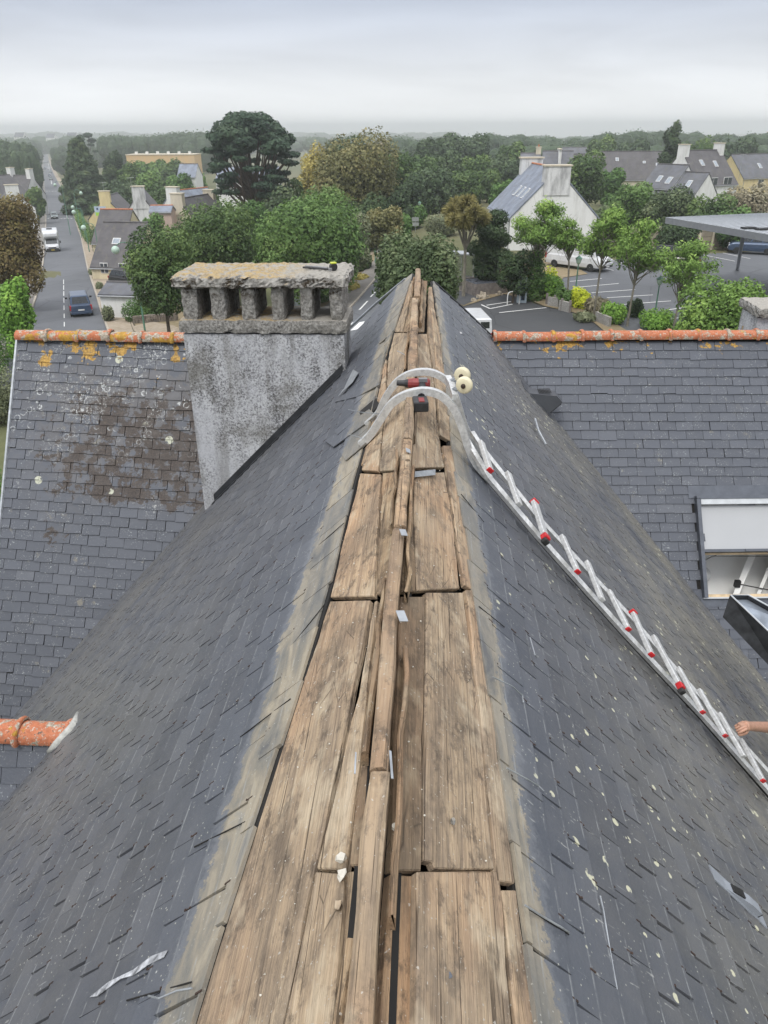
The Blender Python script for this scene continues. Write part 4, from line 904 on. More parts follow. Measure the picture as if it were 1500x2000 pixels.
def dpoly(name,px,mat,off,kind='structure',cell=2.0,world=None):
    """filled pixel polygon draped on the terrain"""
    import bmesh
    P=[gnd(*p) for p in px] if world is None else [np.array((x,y,0.)) for x,y in world]
    bm=bmesh.new(); vs=[bm.verts.new((p[0],p[1],0)) for p in P]; bm.faces.new(vs)
    xs=[p[0] for p in P]; ys=[p[1] for p in P]
    for lo,hi,nrm in ((min(xs),max(xs),(1,0,0)),(min(ys),max(ys),(0,1,0))):
        c=max(cell,(hi-lo)/60); k=lo+c
        while k<hi:
            bmesh.ops.bisect_plane(bm,geom=bm.verts[:]+bm.edges[:]+bm.faces[:],plane_co=(k,k,0),plane_no=nrm); k+=c
    for v in bm.verts: v.co.z=float(zg(v.co.x,v.co.y))+off
    bmesh.ops.recalc_face_normals(bm,faces=bm.faces)
    if sum(f.normal.z for f in bm.faces)<0: bmesh.ops.reverse_faces(bm,faces=bm.faces)
    me=bpy.data.meshes.new(name); bm.to_mesh(me); bm.free(); me.materials.append(mat); o=bpy.data.objects.new(name,me); COL.objects.link(o)
    if kind: o['kind']=kind
    return o
kL=[(-40,760),(20,690),(51,640),(64,600),(73,575),(80,547),(85,510),(87,470),(90,427),(89,393),(87,373),(85,345),(84,320),(86,303),(88,292)]
kR=[(262,790),(232,700),(213,650),(203,627),(188,575),(172,528),(166,500),(158,462),(150,440),(142,415),(128,387),(120,367),(108,345),(97,320),(94,305),(92,293)]
drape('road',kL,kR,m_asph,.05,140,nw=6)
# pavements each side with a kerb
def offs(px,dx): return [(x+dx(y),y) for x,y in px]
pvL=drape('pavement',[(-200,800),(-90,700),(-20,650),(20,600),(40,560),(52,530),(60,500),(68,460),(76,427),(79,393),(80,373),(80,345),(81,320),(84,303)],kL[:-1],m_pave,.15,120,nw=3)
pvR=drape('pavement',kR[:-1],[(330,790),(285,700),(256,640),(247,610),(232,575),(222,545),(207,520),(190,500),(175,462),(164,440),(155,415),(139,387),(130,367),(115,345),(101,320),(96,305)],m_path,.15,120,nw=3)
def kerb(px,w=.16,h=.17,n=120,hp=.15):
    A=resample([gnd(*p)[:2] for p in px],n); T=np.gradient(A,axis=0); T/=np.linalg.norm(T,axis=1)[:,None]+1e-9; N=np.stack([T[:,1],-T[:,0]],-1)
    return dstrip('kerb',A-N*w/2,A+N*w/2,m_kerb,h,n,nw=1,thick=.2)
kerb(kL[:-1]); kerb(kR[:-1])
# road markings
def line_px(p,q,w,name='road_marking',mat=None,off=.062):
    a,b=gnd(*p)[:2],gnd(*q)[:2]; t=(b-a)/np.linalg.norm(b-a); n=np.array([t[1],-t[0]])*w/2
    return dstrip(name,[a-n,b-n],[a+n,b+n],mat or m_paint,off,max(2,int(np.linalg.norm(b-a)/2)+2),nw=1)
for i in range(7): 
    y0=640-i*17.5+i*i*.6; line_px((ip(y0,[520,640],[124,126]),y0),(ip(y0-9,[520,640],[124,126]),y0-9),.06)
for k in range(8): line_px((93+k*6.4,427.3),(96.5+k*6.4,427.3),.75)
for k in range(6): line_px((90+k*5.6,374),(93+k*5.6,374),1.1)
line_px((132,428),(125,402),.15); line_px((101,360),(94,318),.22); line_px((85,360),(83.6,318),.2)
# side street beyond the gable
sL=[(640,690),(668,622),(700,585),(722,560),(745,533),(790,500),(830,470),(850,440),(835,425),(800,432)]
sR=[(800,690),(815,622),(820,585),(825,560),(835,533),(860,500),(880,470),(885,445),(862,420),(812,423)]
drape('road',sL[:6],sR[:6],m_asph,.05,60,nw=5)
drape('pavement',[(560,700),(610,622),(655,585),(685,555),(715,528),(742,500)],[(640,690),(668,622),(700,585),(722,560),(745,533),(775,503)],m_pave,.15,50,nw=2); kerb(sL[:7])
drape('verge_ground',[(480,700),(540,622),(600,585),(650,550),(685,500),(740,470)],[(560,700),(610,622),(655,585),(685,555),(715,528),(742,500)],m_dry,.05,50,nw=2)
dpoly('footpath',[(670,545),(690,500),(712,478),(738,465),(752,470),(745,487),(715,505),(694,540)],m_path,.07)
dpoly('footpath',[(782,430),(800,420),(822,405),(835,396),(858,398),(862,410),(838,415),(812,428),(792,437)],m_path,.08)
dpoly('footpath',[(862,415),(880,395),(900,380),(935,368),(960,365),(955,378),(925,395),(905,412),(880,425)],m_pave,.08)
for a,b in (((738,566),(724,582)),((718,590),(702,607)),((690,632),(682,640))): line_px(a,b,.16)
for k in range(4): 
    a=gnd(684+k*18,648-k*1.0); b=gnd(702+k*18,632-k*1.0); dstrip('road_marking',[a[:2],b[:2]],[a[:2]+[.5,.0],b[:2]+[.5,0]],m_paint,.062,4,nw=1)
# front car park and rear car park
dpoly('car_park',[(700,760),(790,690),(880,640),(888,588),(905,600),(985,575),(1012,585),(1060,600),(1120,612),(1160,632),(1240,690),(1250,760)],m_asphd,.05)
dpoly('car_park',[(1096,532),(1135,528),(1185,512),(1240,500),(1330,505),(1380,497),(1560,488),(1640,560),(1640,720),(1300,700),(1180,625),(1110,590),(1080,560)],m_asph,.055)
dpoly('dry_grass',[(895,560),(915,545),(940,535),(1000,512),(1060,505),(1110,515),(1148,537),(1100,545),(1080,575),(1030,588),(985,577),(905,601),(888,590)],m_dry,.10)
dpoly('yard_ground',[(880,560),(905,540),(935,545),(950,580),(905,600),(885,590)],m_asphd,.115)
dpoly('planting_strip',[(1035,590),(1085,575),(1110,588),(1180,622),(1290,690),(1240,700),(1160,634),(1120,613),(1062,601)],m_dry,.11)
dpoly('dry_grass',[(200,540),(245,620),(330,700),(420,700),(420,600),(330,560),(260,540)],m_dry,.10)
dpoly('driveway',[(214,520),(246,610),(262,650),(330,700),(420,680),(340,640),(300,632),(262,640),(250,600),(236,560),(230,545)],m_path,.14)
P=lambda *a: [line_px(a[i],a[i+1],.12,off=.075) for i in range(0,len(a),2)]
P((940,597),(957,606),(957,606),(1001,596),(950,599),(998,592),(975,613),(1067,603))
P((1113,552),(1175,546),(1122,564),(1208,556),(1155,574),(1240,568),(1185,584),(1275,578),(1215,598),(1310,590),(1290,610),(1360,600),(1310,625),(1345,621),(1185,508),(1215,516),(1166,522),(1198,530),(1375,500),(1435,512),(1412,496),(1465,507),(1290,548),(1340,540))
# ================= VEGETATION =================
def quads_obj(name,V,rnd,mat,parent=None):
    n=len(V)//4; me=bpy.data.meshes.new(name); me.vertices.add(n*4); me.vertices.foreach_set('co',V.ravel().astype(np.float32)); me.loops.add(n*4); me.loops.foreach_set('vertex_index',np.arange(n*4,dtype=np.int32)); me.polygons.add(n); me.polygons.foreach_set('loop_start',np.arange(0,n*4,4,dtype=np.int32)); me.polygons.foreach_set('loop_total',np.full(n,4,dtype=np.int32))
    a=me.attributes.new('rnd','FLOAT','FACE'); a.data.foreach_set('value',rnd.astype(np.float32)); me.materials.append(mat); me.update()
    o=bpy.data.objects.new(name,me); COL.objects.link(o)
    if parent is not None: o.parent=parent
    return o
def leaves(C,Rr,n,size,elong=1.,shell=.8,mxr=1.10,droop=0.,flat=1.,up=.35,rs=None):
    """leaf quads on lobes: C (k,3) centres, Rr (k,3) radii"""
    rs=rs or rng; C=np.array(C,float); Rr=np.array(Rr,float); w=(Rr[:,0]*Rr[:,2]); w/=w.sum(); k=rs.choice(len(C),n,p=w)
    d=rs.normal(size=(n,3)); d/=np.linalg.norm(d,axis=1)[:,None]; rad=np.where(rs.random(n)<shell,rs.uniform(.82,mxr,n),rs.uniform(.3,.85,n))
    lump=1+.16*np.sin(d[:,0]*7+k)*np.sin(d[:,1]*6+2*k)*np.sin(d[:,2]*8)
    p=C[k]+d*Rr[k]*(rad*lump)[:,None]
    nn=d*np.array([1,1,1/flat])+rs.normal(0,.55,(n,3))+np.array([0,0,up]); nn/=np.linalg.norm(nn,axis=1)[:,None]
    a=np.cross(nn,rs.normal(size=(n,3))); a/=np.linalg.norm(a,axis=1)[:,None]; b=np.cross(nn,a)
    s=size*rs.uniform(.6,1.35,n)[:,None]; a=a*s*.5*elong; b=b*s*.5
    V=np.stack([p-a*.9,p-b*.75,p+a,p+b*.75],1).reshape(-1,3)
    kv=rs.normal(0,.13,len(C)); r=np.clip(.42+kv[k]+rs.normal(0,.13,n)+.20*d[:,2]+.22*(rad-.9),0,1)  # besides chance, tone is lighter on lobe tops and darker inside: painted shading
    return V,r
def G(name,d,m,l): return leaf_mat(name,d,m,l)
m_oak=G('leaf_oak',(.020,.038,.014),(.050,.085,.028),(.12,.165,.050)); m_willow=G('leaf_willow',(.030,.060,.018),(.075,.130,.036),(.155,.215,.070)); m_pine=G('leaf_pine',(.014,.028,.018),(.030,.054,.032),(.060,.088,.050)); m_ced=G('leaf_cedar',(.022,.040,.024),(.052,.078,.040),(.11,.135,.060))
m_ash=G('leaf_ash',(.05,.095,.02),(.115,.19,.042),(.22,.30,.075)); m_holm=G('leaf_holm',(.022,.035,.016),(.055,.080,.035),(.145,.165,.085)); m_brown=G('leaf_turning',(.040,.044,.018),(.105,.105,.042),(.22,.185,.085)); m_yel=G('leaf_yellow',(.13,.12,.035),(.27,.23,.07),(.40,.34,.12)); m_chest=G('leaf_chestnut',(.045,.028,.014),(.105,.080,.032),(.165,.155,.055))
m_dk_g=G('leaf_dark',(.014,.026,.011),(.032,.054,.022),(.075,.105,.040)); m_gold=G('leaf_golden',(.16,.20,.015),(.38,.42,.03),(.55,.56,.06)); m_bright=G('leaf_bright',(.045,.10,.018),(.11,.21,.035),(.20,.31,.06)); m_grey_g=G('leaf_greyish',(.05,.06,.035),(.11,.125,.07),(.19,.20,.12)); m_pinky=G('leaf_dusty',(.09,.08,.05),(.17,.15,.10),(.26,.24,.17)); m_wood_f=G('leaf_far',(.022,.038,.020),(.045,.070,.034),(.085,.115,.055)); m_cord=G('leaf_cordyline',(.055,.055,.020),(.13,.12,.045),(.24,.21,.09))
m_hedge=G('leaf_hedge',(.025,.055,.014),(.06,.115,.03),(.13,.20,.06))
def bark_mat(name,c):
    b=NB(name); n=b.noise(1.,5,.65,b.co((9,9,2.5))); cc=b.ramp(n,[(.35,tuple(x*.5 for x in c)),(.6,c),(.8,tuple(x*1.4 for x in c))]); b.bump(n,.6,.03); return b.fin(cc,.9,0,.15)
m_bark=bark_mat('bark',(.11,.09,.07)); m_barkg=bark_mat('pale_bark',(.23,.21,.17)); m_barkp=bark_mat('pine_bark',(.12,.085,.065))
def limb(mb,a,b,r0,r1,bend=.12,n=5,rs=None):
    rs=rs or rng; a,b=np.array(a,float),np.array(b,float); L=np.linalg.norm(b-a); o=rs.normal(0,bend*L,3); pts=[a+(b-a)*t+o*sin(pi*t)*.5+np.array([0,0,-.06*L*sin(pi*t)]) for t in np.linspace(0,1,n)]
    mb.tube(pts,list(np.linspace(r0,r1,n)),6,cap=True); return pts
def tree(name,label,px,top,width,d,mat,cat='tree',group=None,base=.16,nl=9,n=5000,leaf=None,bark=None,seed=0,elong=1.3,lob=.52,see=False,kind='round',trunk_r=None,shift=(0,0)):
    """px: photo column of the crown's centre, top: photo row of its top, width: crown width in photo pixels, d: distance along the view in metres"""
    rs=np.random.default_rng(seed+int(px)*7+int(top)); T=atd(px,top,d); g=float(zg(T[0],T[1])); Hh=T[2]-g; Wd=width*d/F; R=Wd/2*(.93 if kind=='round' else .95); base_z=g+Hh*base
    t=thing(name,label,cat,(T[0],T[1],g),0,group); s=leaf or max(.09,d*.0032); loc=np.array([T[0],T[1],g]); C=[];RR_=[]
    ch=Hh*(1-base)/2*(.90 if kind=='round' else 1); cz=Hh*base+ch
    if kind=='round':
        k=nl
        for i in range(k):
            th=2.4*i+rs.uniform(-.4,.4); f=(i+.5)/k; zz=(1-2*f)*.62; rr=sqrt(max(0,1-zz*zz))*rs.uniform(.42,.62); C.append((R*rr*cos(th),R*rr*sin(th),cz+zz*ch)); q=lob*rs.uniform(.8,1.15); RR_.append((R*q,R*q,max(min(R*1.1,ch),ch*.66)*q*rs.uniform(.8,1.05)))
        for i in range(int(k*2.2)):
            dd=rs.normal(size=3); dd/=np.linalg.norm(dd); dd[2]=abs(dd[2])*.9-.15; C.append((R*.78*dd[0],R*.78*dd[1],cz+ch*.80*dd[2])); q=rs.uniform(.10,.24); RR_.append((R*q,R*q,R*q*.8))
    elif kind=='pine':
        for i in range(nl):
            th=2.4*i+rs.uniform(-.3,.3); f=(i+.5)/nl; zz=.96-1.55*f**1.15; rr=sqrt(max(.02,1-max(0,zz)**2))*rs.uniform(.60,.95)*(1 if zz>-.1 else .9); 
            C.append((R*rr*cos(th),R*rr*sin(th),cz+zz*ch*.86)); q=rs.uniform(.17,.28)*(1.15 if zz>.35 else .85); RR_.append((R*q,R*q,ch*q*(.42 if zz>.35 else .26)))
    elif kind=='cone':
        for i in range(nl):
            f=(i+.5)/nl; th=2.4*i; rad=R*(.16+.84*f**.75)*(1 if f<.85 else .9); rr=rad*rs.uniform(.55,.8); C.append((rr*cos(th),rr*sin(th),Hh*(1-f*(1-base))-Hh*.04)); RR_.append((rad*.45,rad*.45,ch*.10))
    elif kind=='column':
        for i in range(nl):
            f=(i+.5)/nl; th=2.4*i; rad=R*(.55+.45*sin(pi*min(1,f*1.1))); C.append((rad*.4*cos(th),rad*.4*sin(th),Hh*(1-f*(1-base))-R*.3)); RR_.append((rad*.72,rad*.72,ch/nl*2.2))
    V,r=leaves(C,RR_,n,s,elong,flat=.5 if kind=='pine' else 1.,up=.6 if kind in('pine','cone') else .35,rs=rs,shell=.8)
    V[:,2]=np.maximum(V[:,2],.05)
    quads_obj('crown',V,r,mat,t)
    mb=MB(); tr=trunk_r or max(.09,R*.055+.04); topz=cz+ch*(.35 if kind in('round','pine') else .8)
    limb(mb,(0,0,-.3),(0,0,topz*.55 if kind in('round','pine') else topz),tr,tr*.5,.02,6,rs)
    if kind in('round','pine'):
        for i,(c,q) in enumerate(zip(C,RR_)):
            if i>=(nl if kind=='round' else nl): break
            z0=topz*rs.uniform(.22,.55) if kind=='pine' else min(c[2]*.75,topz*rs.uniform(.3,.55)); limb(mb,(0,0,z0),np.array(c)+np.array([0,0,-q[2]*.3]),tr*(.42 if kind=='pine' else .34),tr*.10,.07,5,rs)
    obj('trunk',mb,bark or m_bark,t); return t
def woodland(name,items,mat,seed=1,n=26000,leaf=1.0,lab=None):
    """far wood that reads as one mass: items (px,top,width,d)"""
    rs=np.random.default_rng(seed); C=[];Rr=[]
    for px,top,w,d in items:
        T=atd(px,top,d); g=float(zg(T[0],T[1])); H_=max(3,T[2]-g); R=w*d/F/2
        for i in range(5):
            C.append((T[0]+rs.uniform(-.6,.6)*R,T[1]+rs.uniform(-.6,.6)*R,g+H_*rs.uniform(.45,.72))); q=rs.uniform(.5,.8); Rr.append((R*q,R*q,H_*.30))
        C.append((T[0],T[1],g+H_*.5)); Rr.append((R*.9,R*.9,H_*.5))
    V,r=leaves(C,Rr,int(n*2.0),leaf*.7,1.2,shell=1.,mxr=.97,rs=rs); cv=[]
    for c,q in zip(C,Rr):
        m_=MB(); m_.ball(c,tuple(x*.90 for x in q),9,6)
        for f in m_.f: cv+=[m_.v[k] for k in f]
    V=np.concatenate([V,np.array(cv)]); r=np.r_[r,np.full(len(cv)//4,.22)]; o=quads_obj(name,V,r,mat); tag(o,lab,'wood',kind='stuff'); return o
def bush(name,label,px,bot,width,h,mat,cat='bush',group=None,n=1400,leaf=None,elong=1.2,lobes=4,seed=0,dd=None,sx=1.):
    """px/bot: photo position of the foot, width px, h metres"""
    rs=np.random.default_rng(seed+int(px*3+bot)); P=gnd(px,bot) if dd is None else gd(px,dd); d=(P-O)@FW; R=width*d/F/2; t=thing(name,label,cat,P,0,group); s=leaf or max(.05,d*.0026); C=[(0,0,h*.5)];Q=[(R*.8,R*.8*sx,h*.52)]
    for i in range(lobes): a=2.4*i+rs.uniform(-.4,.4); q=rs.uniform(.38,.55); C.append((R*.55*cos(a),R*.55*sin(a)*sx,h*rs.uniform(.4,.66))); Q.append((R*q,R*q,h*q*.85))
    V,r=leaves(C,Q,n,s,elong,rs=rs); V[:,2]=np.maximum(V[:,2],.02); quads_obj('foliage',V,r,mat,t)
    mb=MB()
    for i in range(4): limb(mb,(0,0,-.1),np.array(C[i])*np.array([1,1,.9]),.03,.012,.08,4,rs)
    obj('stem',mb,m_bark,t); return t
def hedge(name,label,p0,p1,h,w,mat,n=4000,leaf=.14,cat='hedge',world=None):
    a,b=(gnd(*p0),gnd(*p1)) if world is None else world; L=np.linalg.norm((b-a)[:2]); t=thing(name,label,cat,(a+b)/2); m=max(3,int(L/(w*.6))); rs=np.random.default_rng(int(p0[0]*5+p0[1]))
    C=[];Q=[]
    for i in range(m):
        p=a+(b-a)*(i+.5)/m-(a+b)/2; C.append((p[0]+rs.normal(0,.05),p[1]+rs.normal(0,.05),p[2]+h*.5)); Q.append((w*.6,w*.6,h*.52*rs.uniform(.92,1.08)))
    V,r=leaves(C,Q,n,leaf,1.2,rs=rs); quads_obj('foliage',V,r,mat,t)
    mb=MB()
    for c in C[::2]: mb.tube([(c[0],c[1],c[2]-h*.55),(c[0],c[1],c[2]+h*.2)],.04,5)
    obj('stem',mb,m_bark,t); return t
# ---- single trees -------------------------------------------------
T_=tree
T_('chestnut_tree','big chestnut turning brown, beside the left pavement at the left edge',-8,336,124,62,m_chest,n=24000,nl=14,base=.12,seed=1,leaf=.20)
T_('leafy_tree','bright green leafy tree at the left edge, just below the brown chestnut',6,500,76,44,m_bright,n=7000,nl=8,base=.1,seed=2,leaf=.17)
T_('cedar_tree','tall dark cedar with layered branches right of the long street',148,268,104,190,m_ced,n=26000,nl=70,base=.05,kind='cone',leaf=.62,elong=2.6,seed=3)
T_('umbrella_pine','huge dark umbrella pine with bare spreading limbs, tallest tree left of centre',483,211,192,110,m_pine,n=26000,nl=66,base=.20,kind='pine',leaf=.42,elong=1.6,bark=m_barkp,seed=4,trunk_r=.62)
T_('birch_tree','yellow birch standing behind the right side of the umbrella pine',604,252,62,125,m_yel,n=5000,nl=8,base=.1,leaf=.36,seed=5)
T_('turning_tree','large green-brown tree with tan leaf tips, centre of the tree group',690,248,176,98,m_brown,n=24000,nl=14,base=.08,leaf=.34,seed=6)
T_('poplar_tree','tall olive poplar rising behind the green-brown tree',668,230,104,128,m_ced,n=9000,nl=10,base=.1,leaf=.42,seed=7)
T_('thin_tree','thin-topped pale brown tree right behind the green-brown one',733,240,70,132,m_pinky,n=5000,nl=8,base=.1,leaf=.40,seed=8)
T_('dark_tree','dark green tree on the right flank of the green-brown tree',768,272,105,112,m_oak,n=11000,nl=10,base=.05,leaf=.36,seed=9)
T_('willow_tree','wide fresh green tree directly behind the chimney head',592,362,228,60,m_willow,n=34000,nl=16,base=.08,leaf=.20,seed=10,elong=1.6)
T_('oak_tree','dark green oak between the wide fresh green tree and the roofs on the left',415,366,178,64,m_oak,n=20000,nl=12,base=.08,leaf=.21,seed=11)
T_('street_tree','dark leafy tree over the white garage, left of the chimney head',300,420,146,50,m_oak,n=20000,nl=12,base=.22,leaf=.17,seed=12)
T_('garden_tree','dull green tree between the cream gabled house and the foot of the umbrella pine',395,392,110,84,m_wood_f,n=9000,nl=9,base=.02,leaf=.27,seed=60)
T_('garden_tree','fresh green tree filling the gap under the umbrella pine',470,372,110,88,m_hedge,n=9000,nl=9,base=.02,leaf=.28,seed=61)
T_('garden_tree','dark tree between the wide fresh green tree and the green-brown one',625,345,110,92,m_oak,n=9000,nl=9,base=.02,leaf=.29,seed=62)
T_('garden_tree','yellowish birch companion behind the yellow birch, nearer the big tree',632,262,60,130,m_grey_g,n=4500,nl=8,base=.05,leaf=.38,seed=63)
T_('garden_tree','dark underwood tree at the foot of the green-brown tree',705,372,120,88,m_dk_g,n=9000,nl=9,base=.02,leaf=.28,seed=64)
T_('leafy_tree','light green tree at the right end of the wide fresh green tree',685,392,86,66,m_grey_g,n=7500,nl=8,base=.08,leaf=.20,seed=13)
T_('small_tree','dark small tree with several bare stems beside the sandy path',748,394,96,72,m_brown,n=8000,nl=8,base=.38,leaf=.21,seed=14)
T_('holm_oak','grey-green holm oak standing right behind the end of the ridge',815,438,176,30,m_holm,n=34000,nl=16,base=.58,leaf=.125,seed=15)
T_('evergreen_tree','very dark evergreen left of the white parked van',962,404,92,57,m_dk_g,n=13000,nl=10,base=.12,leaf=.16,seed=16,kind='column')
T_('evergreen_tree','low dark evergreen between the bus shelter trees and the ivy trunk',1010,470,70,54,m_dk_g,n=6000,nl=7,base=.05,leaf=.15,seed=17)
T_('round_tree','round tree with olive top behind the white house, right of its big chimney',1146,276,100,108,m_oak,n=12000,nl=10,base=.05,leaf=.32,seed=18)
T_('shrubby_tree','olive green shrubby tree in front of the long dark roof',1245,340,96,88,m_willow,n=9000,nl=9,base=.03,leaf=.28,seed=19)
T_('shrubby_tree','dark grey-green shrubby tree below the white house on the right',1312,356,108,84,m_holm,n=10000,nl=9,base=.03,leaf=.27,seed=20)
T_('shrubby_tree','broad dark shrubby tree right under the gabled extension',1395,372,92,80,m_oak,n=9000,nl=9,base=.03,leaf=.26,seed=21)
T_('bare_tree','brownish half-bare tree at the right edge behind the canopy',1465,352,100,84,m_pinky,n=7500,nl=9,base=.03,leaf=.27,seed=22)
T_('green_tree','dark tree behind the tip of the grey canopy',1330,424,90,72,m_dk_g,n=9000,nl=8,base=.02,leaf=.23,seed=23)
T_('green_tree','green bushy tree in front of the yellow house at the right',1440,395,70,76,m_hedge,n=5500,nl=7,base=.02,leaf=.24,seed=24)
T_('green_tree','small pale green tree beneath the round olive-topped one',1215,372,66,92,m_willow,n=5500,nl=7,base=.02,leaf=.28,seed=25)
T_('slender_tree','slender dark tree rising above the treeline left of the white house',1318,238,42,140,m_dk_g,n=4000,nl=9,base=.1,leaf=.42,seed=26,kind='column')
T_('dark_tree','broad dark tree behind the roofs of the white house at the right',1362,262,95,150,m_oak,n=7500,nl=9,base=.05,leaf=.45,seed=27)
T_('big_bush_tree','big light green bushy tree above the right-hand ridge tiles, before the rear car park',1440,515,190,38,m_ash,n=24000,nl=13,base=.02,leaf=.15,seed=28)
T_('round_tree','round dark tree between the cedar and the far mound wood',212,277,48,215,m_dk_g,n=4500,nl=7,base=.05,leaf=.6,seed=29)
T_('round_tree','dull green round tree in front of the long ochre building',238,300,60,190,m_oak,n=4500,nl=7,base=.05,leaf=.55,seed=30)
T_('light_tree','yellow-green tree in the park behind the yellow gable',285,314,70,170,m_willow,n=5500,nl=8,base=.03,leaf=.5,seed=31)
T_('light_tree','pale green tree beside the left flank of the umbrella pine',345,318,66,165,m_hedge,n=5500,nl=8,base=.03,leaf=.5,seed=32)
T_('park_tree','green tree above the grey weathered gable',318,348,80,150,m_oak,n=6000,nl=8,base=.03,leaf=.45,seed=33)
T_('park_tree','dull green tree behind the yellow gable house',232,342,90,165,m_wood_f,n=6500,nl=8,base=.03,leaf=.5,seed=34)
T_('park_tree','low green tree at the foot of the umbrella pine, left side',392,352,70,120,m_hedge,n=5000,nl=7,base=.02,leaf=.36,seed=35)
T_('park_tree','low olive tree at the foot of the umbrella pine, right side',536,350,90,108,m_ced,n=6000,nl=8,base=.02,leaf=.33,seed=36)
T_('far_pine','far flat-topped pine beyond the cedar',160,256,58,330,m_pine,n=3500,nl=12,base=.3,leaf=.8,seed=37,kind='pine')
for i,(x,tp,w,d,mm) in enumerate(((822,290,88,130,m_oak),(872,282,80,138,m_wood_f),(925,288,76,142,m_oak),(968,292,60,150,m_wood_f),(850,316,90,118,m_wood_f),(905,320,84,122,m_oak),(800,318,70,112,m_wood_f),(955,322,60,128,m_oak),(775,344,66,100,m_wood_f),(1000,262,62,170,m_oak),(870,246,70,190,m_wood_f),(925,252,80,195,m_wood_f),(830,250,50,185,m_wood_f))):
    T_('park_tree',['rounded green park tree, first of the row right of the dark tree','rounded green tree in the middle of the park wood','park tree above the street lamp','last rounded park tree before the white house','front park tree over the sandy path','front park tree between two street lamps','small park tree beside the dark flank','front park tree touching the white house roof','low tree at the bend of the sandy path','tall dark tree above the far chimney of the white house','high tree on the skyline, centre','wide tree on the skyline left of the tall dark one','small tree on the skyline next to the thin-topped tree'][i],x,tp,w,d,mm,n=7000,nl=9,base=.02,leaf=d*.0033,seed=50+i,group='trees of the park wood')
for i,(x,tp,w,d,mm,lb) in enumerate(((1075,300,60,150,m_oak,'dark tree between the beige house and the big stained chimney'),(1010,300,66,140,m_wood_f,'green tree just left of the far chimney of the white house'),(1195,318,60,120,m_hedge,'green tree in front of the left half of the long dark roofs'),(1240,262,70,200,m_wood_f,'high tree on the skyline above the long dark roofs'),(1180,256,60,210,m_oak,'tree with a pointed top on the skyline right of the round tree'),(1440,262,90,190,m_wood_f,'tree on the skyline above the yellow house'),(985,340,60,105,m_hedge,'green tree against the far end of the white house roof'),(1170,395,60,82,m_holm,'dark tree at the right corner of the white house'),(868,440,70,48,m_grey_g,'loose pale tree top between the holm oak and the cordyline'),(780,405,50,80,m_hedge,'green tree at the left of the sandy path bend'))):
    T_('skyline_tree' if tp<265 else 'garden_tree',lb,x,tp,w,d,mm,n=6500,nl=8,base=.02,leaf=d*.0033,seed=80+i)
for i,(x,tp,w,d,mm,lb) in enumerate(((262,318,56,235,m_hedge,'leftmost tree in front of the ochre building'),(300,312,50,240,m_willow,'yellow-green tree before the middle of the ochre building'),(330,316,54,230,m_oak,'dark tree before the right part of the ochre building'),(372,330,60,200,m_hedge,'green tree at the right end of the ochre building'),(222,318,50,225,m_oak,'tree between the cedar and the ochre building'),(560,330,70,118,m_oak,'dark tree just right of the umbrella pine foot'),(420,392,90,74,m_hedge,'green tree right of the white gable top'),(1085,296,50,165,m_wood_f,'green tree over the dark roof by the beige house'),(60,352,40,170,m_oak,'dark tree over the far-left white gable'))):
    T_('garden_tree',lb,x,tp-(13 if d>220 else 0),w,d,mm,n=6000,nl=8,base=.02,leaf=d*.0033,seed=120+i)
T_('garden_tree','dark green tree hiding the foot of the cream gabled house',352,414,96,74,m_oak,n=8000,nl=9,base=.02,leaf=.22,seed=171)
T_('garden_tree','small green tree between the dark roofs and the street tree',292,402,52,98,m_hedge,n=4000,nl=7,base=.02,leaf=.3,seed=172)
# young ash trees by the car park
def ash(label,px,top,bot,width,cb,seed,ivy=False,n=4200,lean=0):
    rs=np.random.default_rng(seed); P=gnd(px,bot); d=(P-O)@FW; T=atd(px+lean,top,d); Hh=T[2]-P[2]; R=width*d/F/2*1.22; t=thing('ash_tree',label,'tree',P,0,'young ash trees along the car park'); mb=MB(); C=[];Q=[]; lx=(T-P)@RT; L3=RT*lx
    limb(mb,(0,0,-.2),L3*.3+np.array([0,0,Hh*cb]),.085,.06,.02,6,rs)
    for i in range(34):
        th=2.4*i; f=rs.uniform(.0,1); zz=Hh*(cb+.12+(1-cb-.16)*f); rr=R*sqrt(max(.12,1-(2*f-.85)**2))*rs.uniform(.1,.80); c=np.array([rr*cos(th),rr*sin(th),zz])+L3*(zz/Hh); C.append(c); q=R*rs.uniform(.20,.36); Q.append((q,q,q*.8)); s0=L3*.3+np.array([0,0,Hh*(cb+rs.uniform(-.06,.12))]); pts=limb(mb,s0,c,.040,.010,.06,5,rs)
        for k in range(3): limb(mb,pts[3],c+rs.normal(0,q*.7,3),.012,.005,.08,3,rs)
    V,r=leaves(C,Q,int(n*1.25),.11,2.3,shell=.15,rs=rs); quads_obj('crown',V,r,m_ash,t); obj('trunk',mb,m_barkg,t)
    if ivy:
        V,r=leaves([(0,0,Hh*f) for f in (.08,.2,.32,.45)],[(.75,.75,Hh*.1),(.85,.85,Hh*.12),(.75,.75,Hh*.12),(.55,.55,Hh*.1)],5200,.12,1.2,rs=rs); quads_obj('ivy',V,r,m_hedge,t)
ash('young ash with an ivy-clad trunk, behind the charging post',1040,385,588,118,.45,1,True,7500,12)
ash('young ash behind the bright yellow-green bush, crown over the white van',1158,398,622,104,.50,2,False,5200,10)
ash('thin ash with crown left of the white van',1104,420,600,60,.58,3,False,2600,-8)
ash('young ash with widest light crown, third from the right lamp post',1224,418,640,112,.45,4,False,4600,12)
ash('young ash with bare lower limbs, rightmost of the row',1312,462,652,118,.38,5,False,3600,14)
